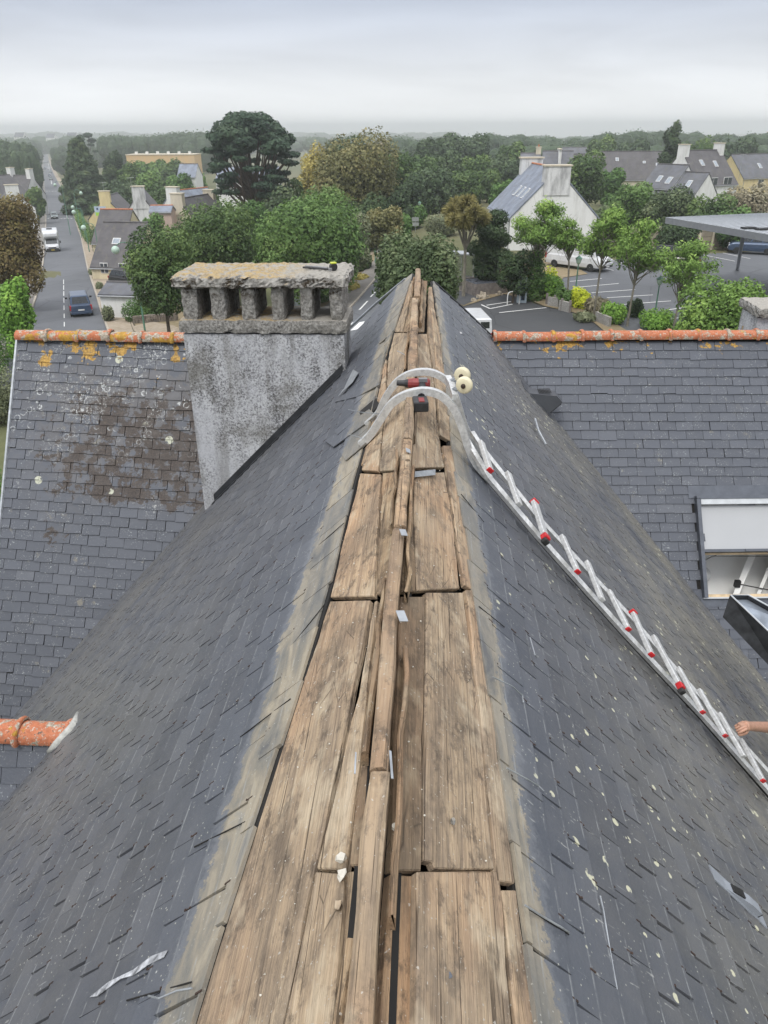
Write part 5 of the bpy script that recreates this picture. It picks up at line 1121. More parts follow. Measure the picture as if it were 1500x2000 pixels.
# cordyline
cp=gd(905,58); ct=thing('cordyline','shaggy brown-green cordyline with a thin trunk left of the dark evergreen','tree',cp); hh=(atd(905,412,58)-cp)[2]; mb=MB(); limb(mb,(0,0,-.2),(0,0,hh*.8),.16,.10,.03,5); 
for i in range(7): a=i*.9; limb(mb,(0,0,hh*.6),(1.0*cos(a),1.0*sin(a),hh*1.0),.09,.06,.03,4)
obj('trunk',mb,m_barkg,ct)
Vs=[];rs_=[]
for i in range(9):
    a=i*.75; c=np.array([1.05*cos(a),1.05*sin(a),hh*rng.uniform(.88,1.12)]) if i<8 else np.array([0,0,hh*1.15]); n=800; d=rng.normal(size=(n,3)); d/=np.linalg.norm(d,axis=1)[:,None]; d[:,2]=d[:,2]*.8+.1; e=np.cross(d,rng.normal(size=(n,3))); e/=np.linalg.norm(e,axis=1)[:,None]; L=rng.uniform(.5,.95,n)[:,None]
    Vs.append(np.stack([c-e*.03,c+e*.03,c+d*L*.6+e*.03,c+d*L+np.array([0,0,-.15])],1).reshape(-1,3)); rs_.append(np.clip(.45+.3*d[:,2]+rng.normal(0,.15,n),0,1))  # blades that point up get a lighter tone, light painted in
quads_obj('crown',np.concatenate(Vs),np.concatenate(rs_),m_cord,ct)
# bushes and hedges
bush('golden_bush','bright yellow-green clipped bush beside the leaning ash trunk',1131,604,42,1.35,m_gold,n=2600,seed=1)
bush('golden_topped_bush','green bush with golden top behind the purple-topped sign',1074,586,52,1.8,m_bright,n=2600,seed=2)
bush('golden_patch','small golden-leaved patch on top of the green bush behind the sign',1072,574,34,2.0,m_gold,n=700,seed=3)
bush('green_bush','round green bush left of the charging post bollards',1100,600,40,1.3,m_hedge,n=2000,seed=4)
bush('green_bush','round green bush between the two young ash trunks',1196,634,50,1.35,m_bright,n=2400,seed=5)
bush('green_bush','round dark-edged green bush at the foot of the right lamp post',1277,646,66,1.35,m_bright,n=3000,seed=6)
bush('dark_bush','small dark bush left of the right lamp post',1238,620,36,1.2,m_dk_g,n=1500,seed=7)
bush('dark_bush','dark low bush left of the ivy-clad ash',1022,578,34,1.3,m_hedge,n=1500,seed=8)
bush('grass_clump','straggly dry grass clump behind the golden bush',1165,612,46,1.0,m_pinky,n=1500,leaf=.16,elong=4,seed=9)
bush('weed_clump','green weeds under the golden bush',1140,628,40,.6,m_grey_g,n=900,elong=3,seed=10)
bush('weed_clump','low light weeds at the foot of the rightmost ash',1335,652,80,.6,m_ash,n=1600,elong=2,seed=11)
bush('round_bush','dark round bush on the verge left of the near street lamp',705,530,46,2.1,m_oak,n=4000,seed=12)
bush('yellow_flower_clump','pale yellow flowering clump on the verge, farther one',704,548,34,.6,m_yel,n=1200,seed=13)
bush('yellow_flower_clump','pale yellow flowering clump on the verge, nearer one',688,568,34,.7,m_yel,n=1200,seed=14)
bush('green_bush','green bush seen between the chimney piers at the right',632,590,46,1.6,m_hedge,n=1800,seed=15)
bush('round_bush','round green bush by the bend of the sandy path',836,420,46,3.0,m_oak,n=3000,seed=16)
bush('round_bush','yellow-green bush at the edge of the sandy path',803,448,60,3.0,m_hedge,n=3500,seed=17)
bush('grey_bush','loose grey-green shrub behind the holm oak',862,462,70,2.6,m_grey_g,n=3000,seed=18)
bush('round_bush','dark bush left of the white house eaves',962,378,52,2.4,m_hedge,n=2500,seed=19)
for i,(x,y,w,h) in enumerate(((182,539,18,.9),(195,567,14,.8),(213,630,26,1.3))): bush('verge_bush',['small bush on the right verge, farthest of three','sparse small bush on the right verge, middle of three','round grey-green bush on the right verge, nearest of three'][i],x,y,w,h,m_grey_g,n=1100,seed=20+i,group='bushes on the right verge')
hedge('laurel_hedge','clipped dark green hedge in front of the white garage',(250,632),(318,622),1.7,1.4,m_hedge,6500,.11)
hedge('tall_hedge','tall dark hedge along the cream wall of the long low house',(213,542),(186,470),2.6,1.5,m_dk_g,8000,.16)
hedge('garden_hedge','overgrown garden hedge below the left wing, at the left edge',(-60,660),(28,595),2.2,2.2,m_grey_g,9000,.12)
hedge('garden_hedge','lower green hedge at the left edge beside the wing roof',(-110,820),(16,690),3.6,3.2,m_hedge,14000,.12)
bush('left_shrub','green shrub just outside the left verge of the wing roof',-6,800,150,3.6,m_hedge,n=9000,leaf=.10,seed=61,dd=26)
bush('left_shrub','grey-green shrub beyond the lower green hedge at the left edge',4,640,90,2.6,m_grey_g,n=5000,leaf=.11,seed=62,dd=40)
hedge('street_hedge','dark hedge along the far left pavement',(70,440),(78,372),2.2,1.8,m_oak,4500,.3)
hedge('street_hedge','green hedge along the right pavement by the row of globe lamps',(180,480),(150,420),1.6,1.6,m_hedge,5000,.24)
hedge('park_hedge','mixed hedge in front of the garden of the gabled house',(1180,448),(1300,452),3.2,3.0,m_holm,9000,.24)
hedge('park_hedge','dark hedge behind the blue car at the right',(1350,470),(1500,478),3.0,2.6,m_dk_g,9000,.22)
hedge('garden_hedge','green hedge between the roofs and the street, below the cedar',(165,400),(205,432),3.0,3.0,m_hedge,5000,.3)
# far woods
woodland('distant_wood',[(x,258+6*sin(x*.03),50,400+x*.1) for x in range(215,410,14)]+[(x,262,50,430) for x in range(230,400,18)],m_wood_f,3,16000,1.25,'dark wooded mound on the left skyline')
woodland('distant_wood',[(x,270+4*sin(x*.05),40,300) for x in range(-40,56,12)]+[(x,292,36,250) for x in range(-40,60,12)],m_wood_f,4,14000,.95,'wood behind the white houses at the far left')
woodland('distant_wood',[(x,266-5*sin(x*.021)-8*(x>1150)+3*sin(x*.11),58,330+30*sin(x*.02)) for x in range(780,1580,16)]+[(x,282,60,260) for x in range(990,1580,20)],m_wood_f,5,46000,.95,'long green treeline along the right skyline')
woodland('distant_wood',[(x,285+3*sin(x*.2),20,520) for x in range(108,215,8)]+[(x,287,16,560) for x in range(50,78,7)]+[(x,296,30,420) for x in range(116,145,10)],m_wood_f,6,7000,1.3,'far trees at both sides of the end of the street')
woodland('distant_wood',[(x,266+3*sin(x*.07),60,900+200*sin(x)) for x in range(-60,1600,34)],m_wood_f,7,20000,2.6,'belt of trees far across the country')
woodland('distant_wood',[(x,258+2*sin(x*.05),70,2100+300*sin(x)) for x in range(-60,900,40)],m_wood_f,8,9000,5.5,'pale blue wooded ridge on the horizon')
# ================= BUILDINGS =================
m_rs=roof_far_mat('slate_far',(.085,.088,.10),(.11,.113,.125)); m_rs2=roof_far_mat('slate_far_blue',(.15,.17,.21),(.175,.195,.235)); m_rs3=roof_far_mat('slate_far_brown',(.066,.062,.066),(.085,.080,.082))
m_wh=wall_mat('white_render',(.74,.74,.72),(.45,.44,.41)); m_wht=wall_mat('stained_render',(.66,.66,.65),(.20,.20,.20),.9); m_crm=wall_mat('cream_render',(.66,.58,.40),(.48,.42,.30)); m_yelw=wall_mat('yellow_render',(.66,.55,.30),(.45,.36,.22)); m_bge=wall_mat('beige_render',(.60,.54,.42),(.35,.31,.26)); m_och=wall_mat('ochre_render',(.62,.43,.22),(.5,.4,.3)); m_pnk=wall_mat('pinkish_render',(.52,.40,.34),(.38,.3,.27))
m_gl=glass_mat('window_glass',(.035,.042,.05)); m_glb=glass_mat('sky_glass',(.20,.23,.26),.15); m_fr=plain('window_frame',(.68,.68,.66),.5); m_fr2=plain('gutter_grey',(.30,.31,.32),.5)
m_orr=plain('orange_ridge',(.46,.17,.08),.85,0,.3,6)
m_wood2=plain('grey_timber',(.20,.175,.16),.85,0,.3,3)
def house_b(name,label,P,yaw,Wd,L,eh,pitch,wall,roof,chim=(),wins=(),sky=(),cat='house',group=None,ridge=None,chm=None,over=.15):
    """gable end at local y=0 facing -y, ridge along +y; x across. wins: (face,u,z,w,h); sky: (side,u,v)"""
    t=thing(name,label,cat,P,yaw,group); h=Wd/2; rh=eh+h*tan(pitch); g=-2.0
    mb=MB(); mb.add([(-h,0,g),(h,0,g),(h,0,eh),(0,0,rh),(-h,0,eh),(-h,L,g),(h,L,g),(h,L,eh),(0,L,rh),(-h,L,eh)],[(0,1,2,3,4),(6,5,9,8,7),(0,4,9,5),(1,6,7,2)]); obj('wall',mb,wall,t)
    mb=MB(); th=.16; ox=over/ cos(pitch)
    for s_ in (-1,1):
        a=np.array([0,-over*.5,rh+.05]); b=np.array([s_*(h+over),-over*.5,eh-over*tan(pitch)+.05]); mb.prism([a,b,b+np.array([0,L+over,0]),a+np.array([0,L+over,0])],(0,0,th))
    r=obj('roof',mb,roof,t)
    mb=MB(); mb.tube([(0,-over*.5,rh+.05+th),(0,L+over*.5,rh+.05+th)],.11,6); obj('ridge_cap',mb,ridge or m_rs3,r)
    for s_ in (-1,1):
        gx=h+over+.06; gz=eh-over*tan(pitch)+.06; mb=MB(); mb.tube([(s_*gx,-over*.5,gz),(s_*gx,L+over*.5,gz)],.07,6); obj('gutter',mb,m_fr2,t)
        mb=MB(); mb.tube([(s_*(h+.06),.25,gz),(s_*(h+.06),.25,-1)],.05,6); obj('downpipe',mb,m_fr2,t)
    for y,w,dp,hc in chim:
        mb=MB(); z0=rh-w*.5*tan(pitch)-1.0; y=dp/2-.10 if y<dp else y
        mb.box((0,y,(z0+rh+hc)/2),(w,dp,rh+hc-z0),taper=.97); c=obj('chimney',mb,chm or wall,r)
        mb=MB(); mb.box((0,y,rh+hc+.06),(w*1.08,dp*1.15,.14)); obj('chimney_cap',mb,m_bge,c)
        if w<1.6:
            for k in (-.25,.25): mb=MB(); mb.tube([(k*w,y,rh+hc+.1),(k*w,y,rh+hc+.45)],.11,8); obj('chimney_pot',mb,m_orr,c)
    for f,u,z,w,hh in wins:
        R3=np.eye(3); 
        if f=='g': c=np.array([u,-.0,z]); ax=0
        elif f=='b': c=np.array([u,L,z]); ax=0
        elif f=='l': c=np.array([-h,u,z]); ax=1
        else: c=np.array([h,u,z]); ax=1
        nrm={'g':(0,-1,0),'b':(0,1,0),'l':(-1,0,0),'r':(1,0,0)}[f]; nrm=np.array(nrm,float)
        dm=(w,.10,hh) if ax==0 else (.10,w,hh); mb=MB(); mb.box(c+nrm*.02,dm); wf=obj('window',mb,m_fr,t)
        k=2 if w>.7 else 1
        for i in range(k):
            o=(i-(k-1)/2)*w/k; dm2=(w/k-.09,.03,hh-.14) if ax==0 else (.03,w/k-.09,hh-.14); cc=c+nrm*.075+(np.array([o,0,0]) if ax==0 else np.array([0,o,0])); mb=MB(); mb.box(cc,dm2); obj('pane',mb,m_gl,wf)
    for s_,u,v,w,hh in sky:   # roof windows: side, along ridge, down the slope
        R3=np.array([[0,1,0],[s_*cos(pitch),0,-sin(pitch)],[s_*sin(pitch),0,cos(pitch)]]).T; c=np.array([0,u,rh+.05+th])+np.array([s_*cos(pitch),0,-sin(pitch)])*v+np.array([s_*sin(pitch),0,cos(pitch)])*.03
        mb=MB(); mb.box(c,(w,hh,.10),R3); wf=obj('roof_window',mb,m_fr,r); mb=MB(); mb.box(c+R3[:,2]*.055,(w-.14,hh-.16,.02),R3); obj('pane',mb,m_glb,wf)
    return t
def at_peak(px,py,d,rh):   # foot of a gable whose peak shows at px,py
    p=atd(px,py,d); return np.array([p[0],p[1],p[2]-rh])
R45=radians(45)
# the white house with two wide chimneys beyond the car park
pk=atd(1090,332,76); g1=float(zg(pk[0],pk[1])); rhh=pk[2]-g1
house_b('white_house','white house with blue slate roof, two huge stained chimneys and three slim roof windows','' and 0 or (pk[0],pk[1],g1),radians(6),9.0,12.5,rhh-4.5*tan(R45),R45,m_wh,m_rs2,chim=((.55,2.7,1.1,.35),(12.0,2.5,1.1,.7)),sky=((-1,2.6,3.6,.75,1.3),(-1,4.6,3.6,.75,1.3),(-1,6.6,3.6,.75,1.3)),wins=(('l',3,1.8,1.1,1.3),('l',9,1.8,1.1,1.3),('g',-1.5,1.8,1.2,1.3)),ridge=m_orr,chm=m_wht)
# right: big white house and its extensions
pk=atd(1332,297,128); g1=float(zg(pk[0],pk[1])); h1=pk[2]-g1
A=(pk[0],pk[1],g1)
house_b('white_house','tall white house with two chimneys and dark roof at the upper right',A,radians(-58),9.5,9.5,h1-4.75*tan(radians(47)),radians(47),m_wh,m_rs3,chim=((.6,1.8,.9,1.1),(9.0,1.7,.9,1.2)),wins=(('g',1.4,5.0,1.0,1.8),('g',-2.0,2.2,1.6,1.4),('r',3.2,3.0,2.0,1.5),('r',6.8,3.0,2.0,1.5)),sky=((1,3.2,2.6,.8,1.2),(1,6.4,2.9,.8,1.2)))
P2_=atd(1385,340,118); g=float(zg(P2_[0],P2_[1]))
house_b('gabled_extension','white gabled extension with its gable turned right, below the tall white house',(P2_[0],P2_[1],g),radians(38),6.2,7.5,P2_[2]-g-3.1*tan(radians(46)),radians(46),m_wh,m_rs,wins=(),sky=((-1,2.2,2.3,.8,1.3),),cat='house extension')
P2_=atd(1345,325,121); g=float(zg(P2_[0],P2_[1]))
house_b('roofed_extension','lower slate-roofed extension against the gable of the tall white house',(P2_[0],P2_[1],g),radians(36),6.6,6,P2_[2]-g-3.3*tan(radians(45)),radians(45),m_wh,m_rs,sky=((-1,1.6,3.2,.9,1.3),(-1,3.6,3.0,.8,1.2)),cat='house extension')
P2_=atd(1428,304,150); g=float(zg(P2_[0],P2_[1]))
house_b('yellow_house','yellow house with dark slate roof at the right edge, right of the tall white house',(P2_[0],P2_[1],g),radians(-62),8,14,P2_[2]-g-4*tan(R45),R45,m_yelw,m_rs,chim=((12.,1.2,.8,.9),),wins=(('g',.3,3.6,.9,1.6),('g',-.4,.9,1.4,1.6),('r',5,1.6,1.5,1.5)),sky=((1,6,3,.8,1.2),(1,10,3,.8,1.2)))
P2_=atd(1300,297,172); g=float(zg(P2_[0],P2_[1]))
house_b('long_house','long low building under a plain dark roof behind the round olive-topped tree',(P2_[0],P2_[1],g),radians(90),10,15,P2_[2]-g-5*tan(radians(48)),radians(48),m_bge,m_rs3,sky=((-1,2,3.6,.9,.7),(-1,5,3.0,.6,.6),(-1,11,2.2,.7,.9)))
house_b('long_house','left half of the long dark roofs, partly behind the round olive-topped tree',(P2_[0]-15.2,P2_[1]+.6,g-.5),radians(90),10,12,P2_[2]-g-5*tan(radians(48)),radians(48),m_bge,m_rs3,sky=((-1,3,2.4,.8,.9),(-1,9,3.9,1.2,.6)))
P2_=atd(1040,303,120); g=float(zg(P2_[0],P2_[1]))
house_b('beige_house','flat beige house top behind the far chimney of the white house',(P2_[0]+1.2,P2_[1],g),radians(84),7,3,P2_[2]-g-1.2,radians(20),m_bge,m_rs,chim=((.6,.9,.8,1.0),))
P2_=atd(1130,297,140); g=float(zg(P2_[0],P2_[1]))
house_b('dark_roof_house','dark slate roof with a pale box behind the big stained chimney',(P2_[0]-1,P2_[1],g),radians(86),8,5.5,P2_[2]-g-4*tan(radians(40)),radians(40),m_wh,m_rs,chim=((2.5,5,.5,.5),))
# left: houses beside the street
def hp(px,py,d): 
    p=atd(px,py,d); g=float(zg(p[0],p[1])); return p,g
p,g=hp(204,386,135); house_b('yellow_gable_house','small yellow gabled house with a wide chimney and a blue sign board, beside the street',(p[0],p[1],g),radians(6),6.8,9,p[2]-g-3.4*tan(radians(47)),radians(47),m_yelw,m_rs3,chim=((.45,1.9,.8,1.0),),sky=((-1,1.5,2.2,.8,1.3),(-1,3.4,2.2,.8,1.3)))
sb=thing('sign_board','pale blue sign board with a bright green lower half on the yellow gable','sign',p+np.array([0,-.2,-4.2])); q=atd(196,412,134.2); mb=MB(); mb.box(q,(2.0,.08,1.5),rz(radians(6))); obj('panel',mb,plain('pale_blue',(.42,.50,.60),.5),sb,world=True); mb=MB(); mb.box(atd(192,418,134.0),(.9,.06,.55),rz(radians(6))); obj('green_panel',mb,plain('sign_green',(.35,.60,.05),.5),sb,world=True); mb=MB(); mb.box(atd(190,408,134.0),(.3,.05,.35),rz(radians(6))); obj('dark_mark',mb,plain('navy',(.03,.05,.15),.5),sb,world=True)
p,g=hp(270,378,122); house_b('grey_gable_house','white house with a black-streaked grey gable and a wide chimney, second from the street',(p[0],p[1],g),radians(12),7.2,8,p[2]-g-3.6*tan(radians(52)),radians(52),m_wht,m_rs3,chim=((.5,2.0,.9,1.0),),ridge=m_orr)
p,g=hp(345,392,110); house_b('cream_gable_house','cream gabled house with a square chimney, right of the streaked grey gable',(p[0],p[1],g),radians(-12),7.0,11,p[2]-g-3.5*tan(radians(45)),radians(45),m_bge,m_rs3,chim=((.5,1.9,.9,.9),(10.4,1.8,.9,.7)))
p,g=hp(335,376,122); house_b('white_gable_house','white gable top with chimney behind the cream gabled house',(p[0],p[1],g),radians(-24),6.5,9,p[2]-g-3.2*tan(radians(45)),radians(45),m_wh,m_rs2,chim=((.5,2.3,.9,.7),),ridge=m_orr)
p,g=hp(306,402,108); house_b('pink_annex','small pinkish annex with an orange ridge between the two gabled houses',(p[0]-.8,p[1],g),radians(-84),3.2,3.0,p[2]-g-.8,radians(22),m_pnk,m_rs2,ridge=m_orr,cat='annex')
p,g=hp(196,438,84); house_b('long_low_house','long low cream house under a dark slate roof, beside the tall hedge',(p[0]+5.4,p[1]-.2,g),radians(82),8.4,5.2,p[2]-g-4.2*tan(radians(44)),radians(44),m_crm,m_rs3,sky=((-1,3.0,2.6,.9,.8),),wins=(('l',1.4,1.4,.9,1.1),('l',3.6,1.4,.9,1.1),('g',-2,1.4,.9,1.1)))
p,g=hp(192,413,100); house_b('low_house','dark-roofed low house just behind the long low cream one',(p[0]+4.6,p[1],g),radians(85),7.5,4.4,p[2]-g-3.7*tan(radians(44)),radians(44),m_crm,m_rs3,sky=((-1,2.2,2.8,.5,.5),),ridge=m_orr)
p,g=hp(246,536,62); house_b('white_garage','small white garage under the dark leafy tree, beside the driveway',(p[0]+1.0,p[1]+1,g),radians(84),3.4,3.2,1.9,radians(20),m_wh,m_rs,cat='garage')
p,g=hp(15,344,190); house_b('white_house','white house with two cream chimneys and brown roof at the far left',(p[0]+6.2,p[1],g),radians(84),9,11,p[2]-g-4.5*tan(R45),R45,m_wh,m_rs3,wins=(('g',-2,2,1.1,1.3),('g',2,2,1.1,1.3),('g',0,4.6,1,1.1)),chim=((.6,1.7,1.1,1.6),(5.5,1.9,1.1,1.9)))
p,g=hp(34,372,150); house_b('white_gable','low white gable with a broad chimney just above the brown chestnut',(p[0]-1,p[1],g),radians(35),7,7,p[2]-g-4*tan(radians(40)),radians(40),m_wh,m_rs3,chim=((.6,2.4,1.1,1.4),))
p,g=hp(5,352,170); house_b('white_gable','white gable cut by the left edge of the picture',(p[0]-5,p[1],g),radians(-10),9,10,p[2]-g-4*tan(radians(45)),radians(45),m_wh,m_rs3)
p,g=hp(320,302,300); tl=thing('long_building','long flat ochre building with pale roof boxes, in front of the mound wood','building',(p[0],p[1],g)); mb=MB(); mb.box((0,0,(p[2]-g)/2),(27,10,p[2]-g)); obj('wall',mb,m_och,tl); mb=MB(); mb.box((0,0,p[2]-g+.15),(27.4,10.4,.3)); rf=obj('roof',mb,m_bge,tl)
for k in range(6): mb=MB(); mb.box((-11+k*4.3,0,p[2]-g+.7),(.9,1,.9)); obj('roof_box',mb,m_wh,rf)
p,g=hp(360,322,170); house_b('slate_hall','grey-roofed pale hall left of the umbrella pine',(p[0]-1,p[1],g),radians(-88),7,4,p[2]-g-3.5*tan(radians(35)),radians(35),m_wh,m_rs2,cat='hall')
p,g=hp(455,322,150); house_b('white_block','white building glimpsed through the limbs of the umbrella pine',(p[0]-3,p[1],g),radians(-86),8,12,p[2]-g-5*tan(radians(28)),radians(28),m_wh,m_rs2,wins=(('r',3,3,1.2,1.2),('r',7,3,1.2,1.2),('r',11,3,1.2,1.2)))
for k,(x,y,d) in enumerate(((150,262,900),(48,262,900),(108,264,1000),(515,262,800),(1180,300,220))):
    p,g=hp(x,y,d); house_b('far_house',['white house far beyond the cedar','white house on the far left ridge','small white house above the end of the street','pale house far behind the umbrella pine','white house behind the treeline beside the round olive-topped tree'][k],(p[0],p[1],p[2]-7),radians(80),9,12,4,R45,m_wh,m_rs,group='houses far across the country')
# ================= CANOPY =================
m_can=plain('canopy_sheet',(.36,.38,.40),.45,.3,.10,2); m_canf=plain('canopy_fascia',(.24,.25,.27),.45,.2,.1,3)
tip=atd(1300,427,58); cz=tip[2]; 
cz_=lambda x,y,z=0.: pln(x,y,(0,0,cz+z),(0,0,1))
can=thing('canopy','wide grey metal canopy on a slanting post at the right edge','canopy',gd(1443,50))
A,Bc,Cc,Dc=cz_(1300,425),cz_(1620,479),cz_(1700,420.5),cz_(1500,417)
th_=np.array([0,0,-.42]); mb=MB(); mb.prism([A,Bc,Cc,Dc],(0,0,.03)); obj('canopy_sheet',mb,m_can,can,world=True)
mb=MB(); inn=[A+(Cc-A)*.02,Bc+(A-Bc)*.01,Cc+(A-Cc)*.02,Dc]; mb.prism([p+th_*1.0 for p in (A,Bc,Cc,Dc)],-th_*.98); obj('fascia',mb,m_canf,can,world=True)
mb=MB()
for k in range(34):
    f=(k+.5)/34; a=A+(Bc-A)*f; b=Dc+(Cc-Dc)*f; mb.prism([a+np.array([0,0,.032]),a+np.array([.05,0,.032]),b+np.array([.05,0,.032]),b+np.array([0,0,.032])],(0,0,.03))
o=obj('roof_rib',mb,m_can,can,world=True); o['kind']='stuff'
mb=MB(); pf=gnd(1440,527); mb.tube([pf,cz_(1453,452,-.4)],.14,10); obj('post',mb,m_canf,can,world=True)
mb=MB(); mb.box(cz_(1462,445,.1),(.9,.5,.12),rz(.3)); mb.box(cz_(1492,447,.1),(1.1,.5,.12),rz(.3)); obj('roof_hatch',mb,m_black,can,world=True)
# ================= VEHICLES =================
m_tyre=plain('tyre',(.02,.02,.02),.8); m_rim=plain('rim',(.30,.30,.31),.4,.6); m_hl=plain('headlight_glass',(.62,.65,.68),.15); m_tl=plain('tail_light_red',(.40,.015,.015),.3); m_trim=plain('black_trim',(.018,.018,.02),.55); m_plate=plain('plate_white',(.62,.62,.60),.5); m_plt_y=plain('plate_yellow',(.62,.48,.08),.5); m_carg=glass_mat('car_glass',(.012,.015,.018),.08)
def paint(name,c,metal=.3): 
    if name in _pm: return _pm[name]
    b=NB(name); n=b.noise(4,4,.6); col=b.mix(b.rng(n,.35,.7),c,tuple(x*.82 for x in c)); m=b.fin(col,.28,metal); b.b.inputs['Coat Weight'].default_value=.5; b.b.inputs['Coat Roughness'].default_value=.12; _pm[name]=m; return m
def lined(mb,sections,mi=0):
    """loft: list of closed rings of equal length"""
    n=len(sections[0]); vs=[p for s_ in sections for p in s_]; m=len(sections)
    return mb.add(vs,[(i*n+k,i*n+(k+1)%n,(i+1)*n+(k+1)%n,(i+1)*n+k) for i in range(m-1) for k in range(n)]+[tuple(range(n))[::-1],tuple((m-1)*n+k for k in range(n))],mi)
def car(name,label,P,yaw,col,L=4.3,Wd=1.75,H=1.6,kind='mpv',group=None,cat='car',plate=None):
    """front toward +y"""
    t=thing(name,label,cat,P,yaw,group); w=Wd/2; cl=.22
    if kind=='mpv': prof=[(-.5,.50,.92),(-.49,.30,.98),(-.40,.26,.99),(.34,.26,.98),(.42,.28,.93),(.475,.32,.80),(.5,.40,.66)]; gb=(-.485,.30); gt=(-.43,.14); belt=.60
    elif kind=='hatch': prof=[(-.5,.45,.84),(-.48,.28,.92),(-.40,.25,.96),(.25,.25,.92),(.40,.26,.82),(.475,.30,.68),(.5,.38,.56)]; gb=(-.46,.24); gt=(-.36,.06); belt=.60
    else: prof=[(-.5,.40,.96),(-.49,.24,1.0),(-.40,.22,1.0),(.36,.22,1.0),(.43,.24,.88),(.48,.27,.74),(.5,.36,.56)]; gb=(-.495,.385); gt=(-.485,.29); belt=.50
    bz=H*belt
    # lower body: loft of cross sections along y
    secs=[]
    for f,zl,zt in prof:
        y=f*L; z0=H*zl*.55; z1=bz*zt; ww=w*(.90 if abs(f)>=.49 else .97 if abs(f)>.45 else 1.)
        secs.append([(-ww*.94,y,z0),(ww*.94,y,z0),(ww,y,z0+(z1-z0)*.35),(ww*.98,y,z0+(z1-z0)*.8),(ww*.90,y,z1),(-ww*.90,y,z1),(-ww*.98,y,z0+(z1-z0)*.8),(-ww,y,z0+(z1-z0)*.35)])
    mb=MB(); lined(mb,secs); body=obj('body',mb,col,t,bevel=.03)
    # upper body (cabin)
    wb,wt=w*.92,w*(.74 if kind!='van' else .84); yb0,yb1=gb[0]*L,gb[1]*L; yt0,yt1=gt[0]*L,gt[1]*L; zb=bz*.93; 
    ring=lambda y,ww,z:None
    mb=MB(); vs=[(-wb,yb0,zb),(wb,yb0,zb),(wb,yb1,zb),(-wb,yb1,zb),(-wt,yt0,H-.05),(wt,yt0,H-.05),(wt,yt1,H-.05),(-wt,yt1,H-.05),(-wt*.88,yt0+.12,H),(wt*.88,yt0+.12,H),(wt*.88,yt1-.15,H),(-wt*.88,yt1-.15,H)]
    mb.add(vs,[(0,1,5,4),(1,2,6,5),(2,3,7,6),(3,0,4,7),(4,5,9,8),(5,6,10,9),(6,7,11,10),(7,4,8,11),(8,9,10,11),(3,2,1,0)]); obj('cabin',mb,col,t,bevel=.025)
    V=np.array(vs)
    def pane(i,j,k,l,f0,f1,g0,g1,nm,par=t,mat=m_carg):
        a,b,c,d=V[i],V[j],V[k],V[l]; q=lambda u,v:(a*(1-u)+b*u)*(1-v)+(d*(1-u)+c*u)*v; P4=[q(f0,g0),q(f1,g0),q(f1,g1),q(f0,g1)]; n=np.cross(P4[1]-P4[0],P4[3]-P4[0]); n/=np.linalg.norm(n); m=MB(); m.prism([p+n*.004 for p in P4],n*.012); return obj(nm,m,mat,par)
    pane(2,3,7,6,.07,.93,.10,.93,'windshield')
    if kind!='van': pane(0,1,5,4,.10,.90,.22,.92,'rear_window')
    else: pane(0,1,5,4,.10,.46,.45,.85,'rear_window'); pane(0,1,5,4,.54,.90,.45,.85,'rear_window')
    spl=((.04,.36),(.40,.68),(.72,.95)) if kind!='van' else ((.80,.97),)
    for a,b in spl: pane(1,2,6,5,a,b,.18,.88,'side_window'); pane(3,0,4,7,1-b,1-a,.18,.88,'side_window')
    r=.31 if kind!='van' else .34
    for sy in (-.32,.31):
        for sx in (-1,1):
            mb=MB(); mb.lathe((sx*(w-.10),sy*L,r),[(r*.6,-.11),(r*.95,-.11),(r,-.08),(r,.08),(r*.95,.11),(r*.6,.11)],16,axis=0); wh=obj('wheel',mb,m_tyre,t); mb=MB(); mb.lathe((sx*(w-.10),sy*L,r),[(.001,-.09),(r*.62,-.10),(r*.64,.10),(.001,.112)],12,axis=0); obj('rim',mb,m_rim,wh)
    for sx in (-1,1):
        mb=MB(); mb.box((sx*w*.72,L*.487,bz*.70),(.34,.10,.17)); obj('headlight',mb,m_hl,t,bevel=.03)
        hh=.42 if kind=='mpv' else .22 if kind=='hatch' else .5; mb=MB(); mb.box((sx*w*.90,-L*.487,bz*(.78 if kind!='van' else .8)),(.15,.10,hh)); obj('tail_light',mb,m_tl,t,bevel=.02)
        mb=MB(); mb.box((sx*(w+.10),yb1-.35,bz*1.06),(.20,.09,.15)); obj('mirror',mb,m_trim,t,bevel=.03)
    mb=MB(); mb.box((0,-L*.497,.42),(Wd*.92,.10,.20)); obj('bumper',mb,m_trim if kind!='mpv' else col,t,bevel=.03); mb=MB(); mb.box((0,L*.493,.42),(Wd*.88,.12,.22)); obj('bumper',mb,m_trim,t,bevel=.03)
    mb=MB(); mb.box((0,-L*.515,bz*.62 if kind!='van' else .55),(.50,.02,.11)); obj('number_plate',mb,plate or m_plate,t); mb=MB(); mb.box((0,L*.512,.44),(.50,.02,.11)); obj('number_plate',mb,plate or m_plate,t)
    mb=MB(); mb.box((0,L*.495,bz*.66),(.75,.05,.12)); obj('grille',mb,m_trim,t)
    return t
def yaw_px(p,q):   # heading of the ground line p->q
    a,b=gnd(*p),gnd(*q); v=(b-a)[:2]; return math.atan2(-v[0],v[1])
rd_yaw=yaw_px((130,600),(120,500))
pb=paint('paint_blue',(.055,.085,.145)); pw=paint('paint_white',(.66,.67,.68),0.); ps=paint('paint_silver_green',(.22,.27,.27)); pg=paint('paint_grey_blue',(.16,.20,.25)); pk_=paint('paint_black',(.015,.016,.018)); pred=paint('paint_dark',(.03,.025,.025))
def on_road(px,py): P=gnd(px,py); P[2]+=.055; return P
car('blue_car','dark blue high-roofed car driving away, nearest vehicle on the long street',on_road(159,612),rd_yaw+.02,pb,4.38,1.82,1.80)
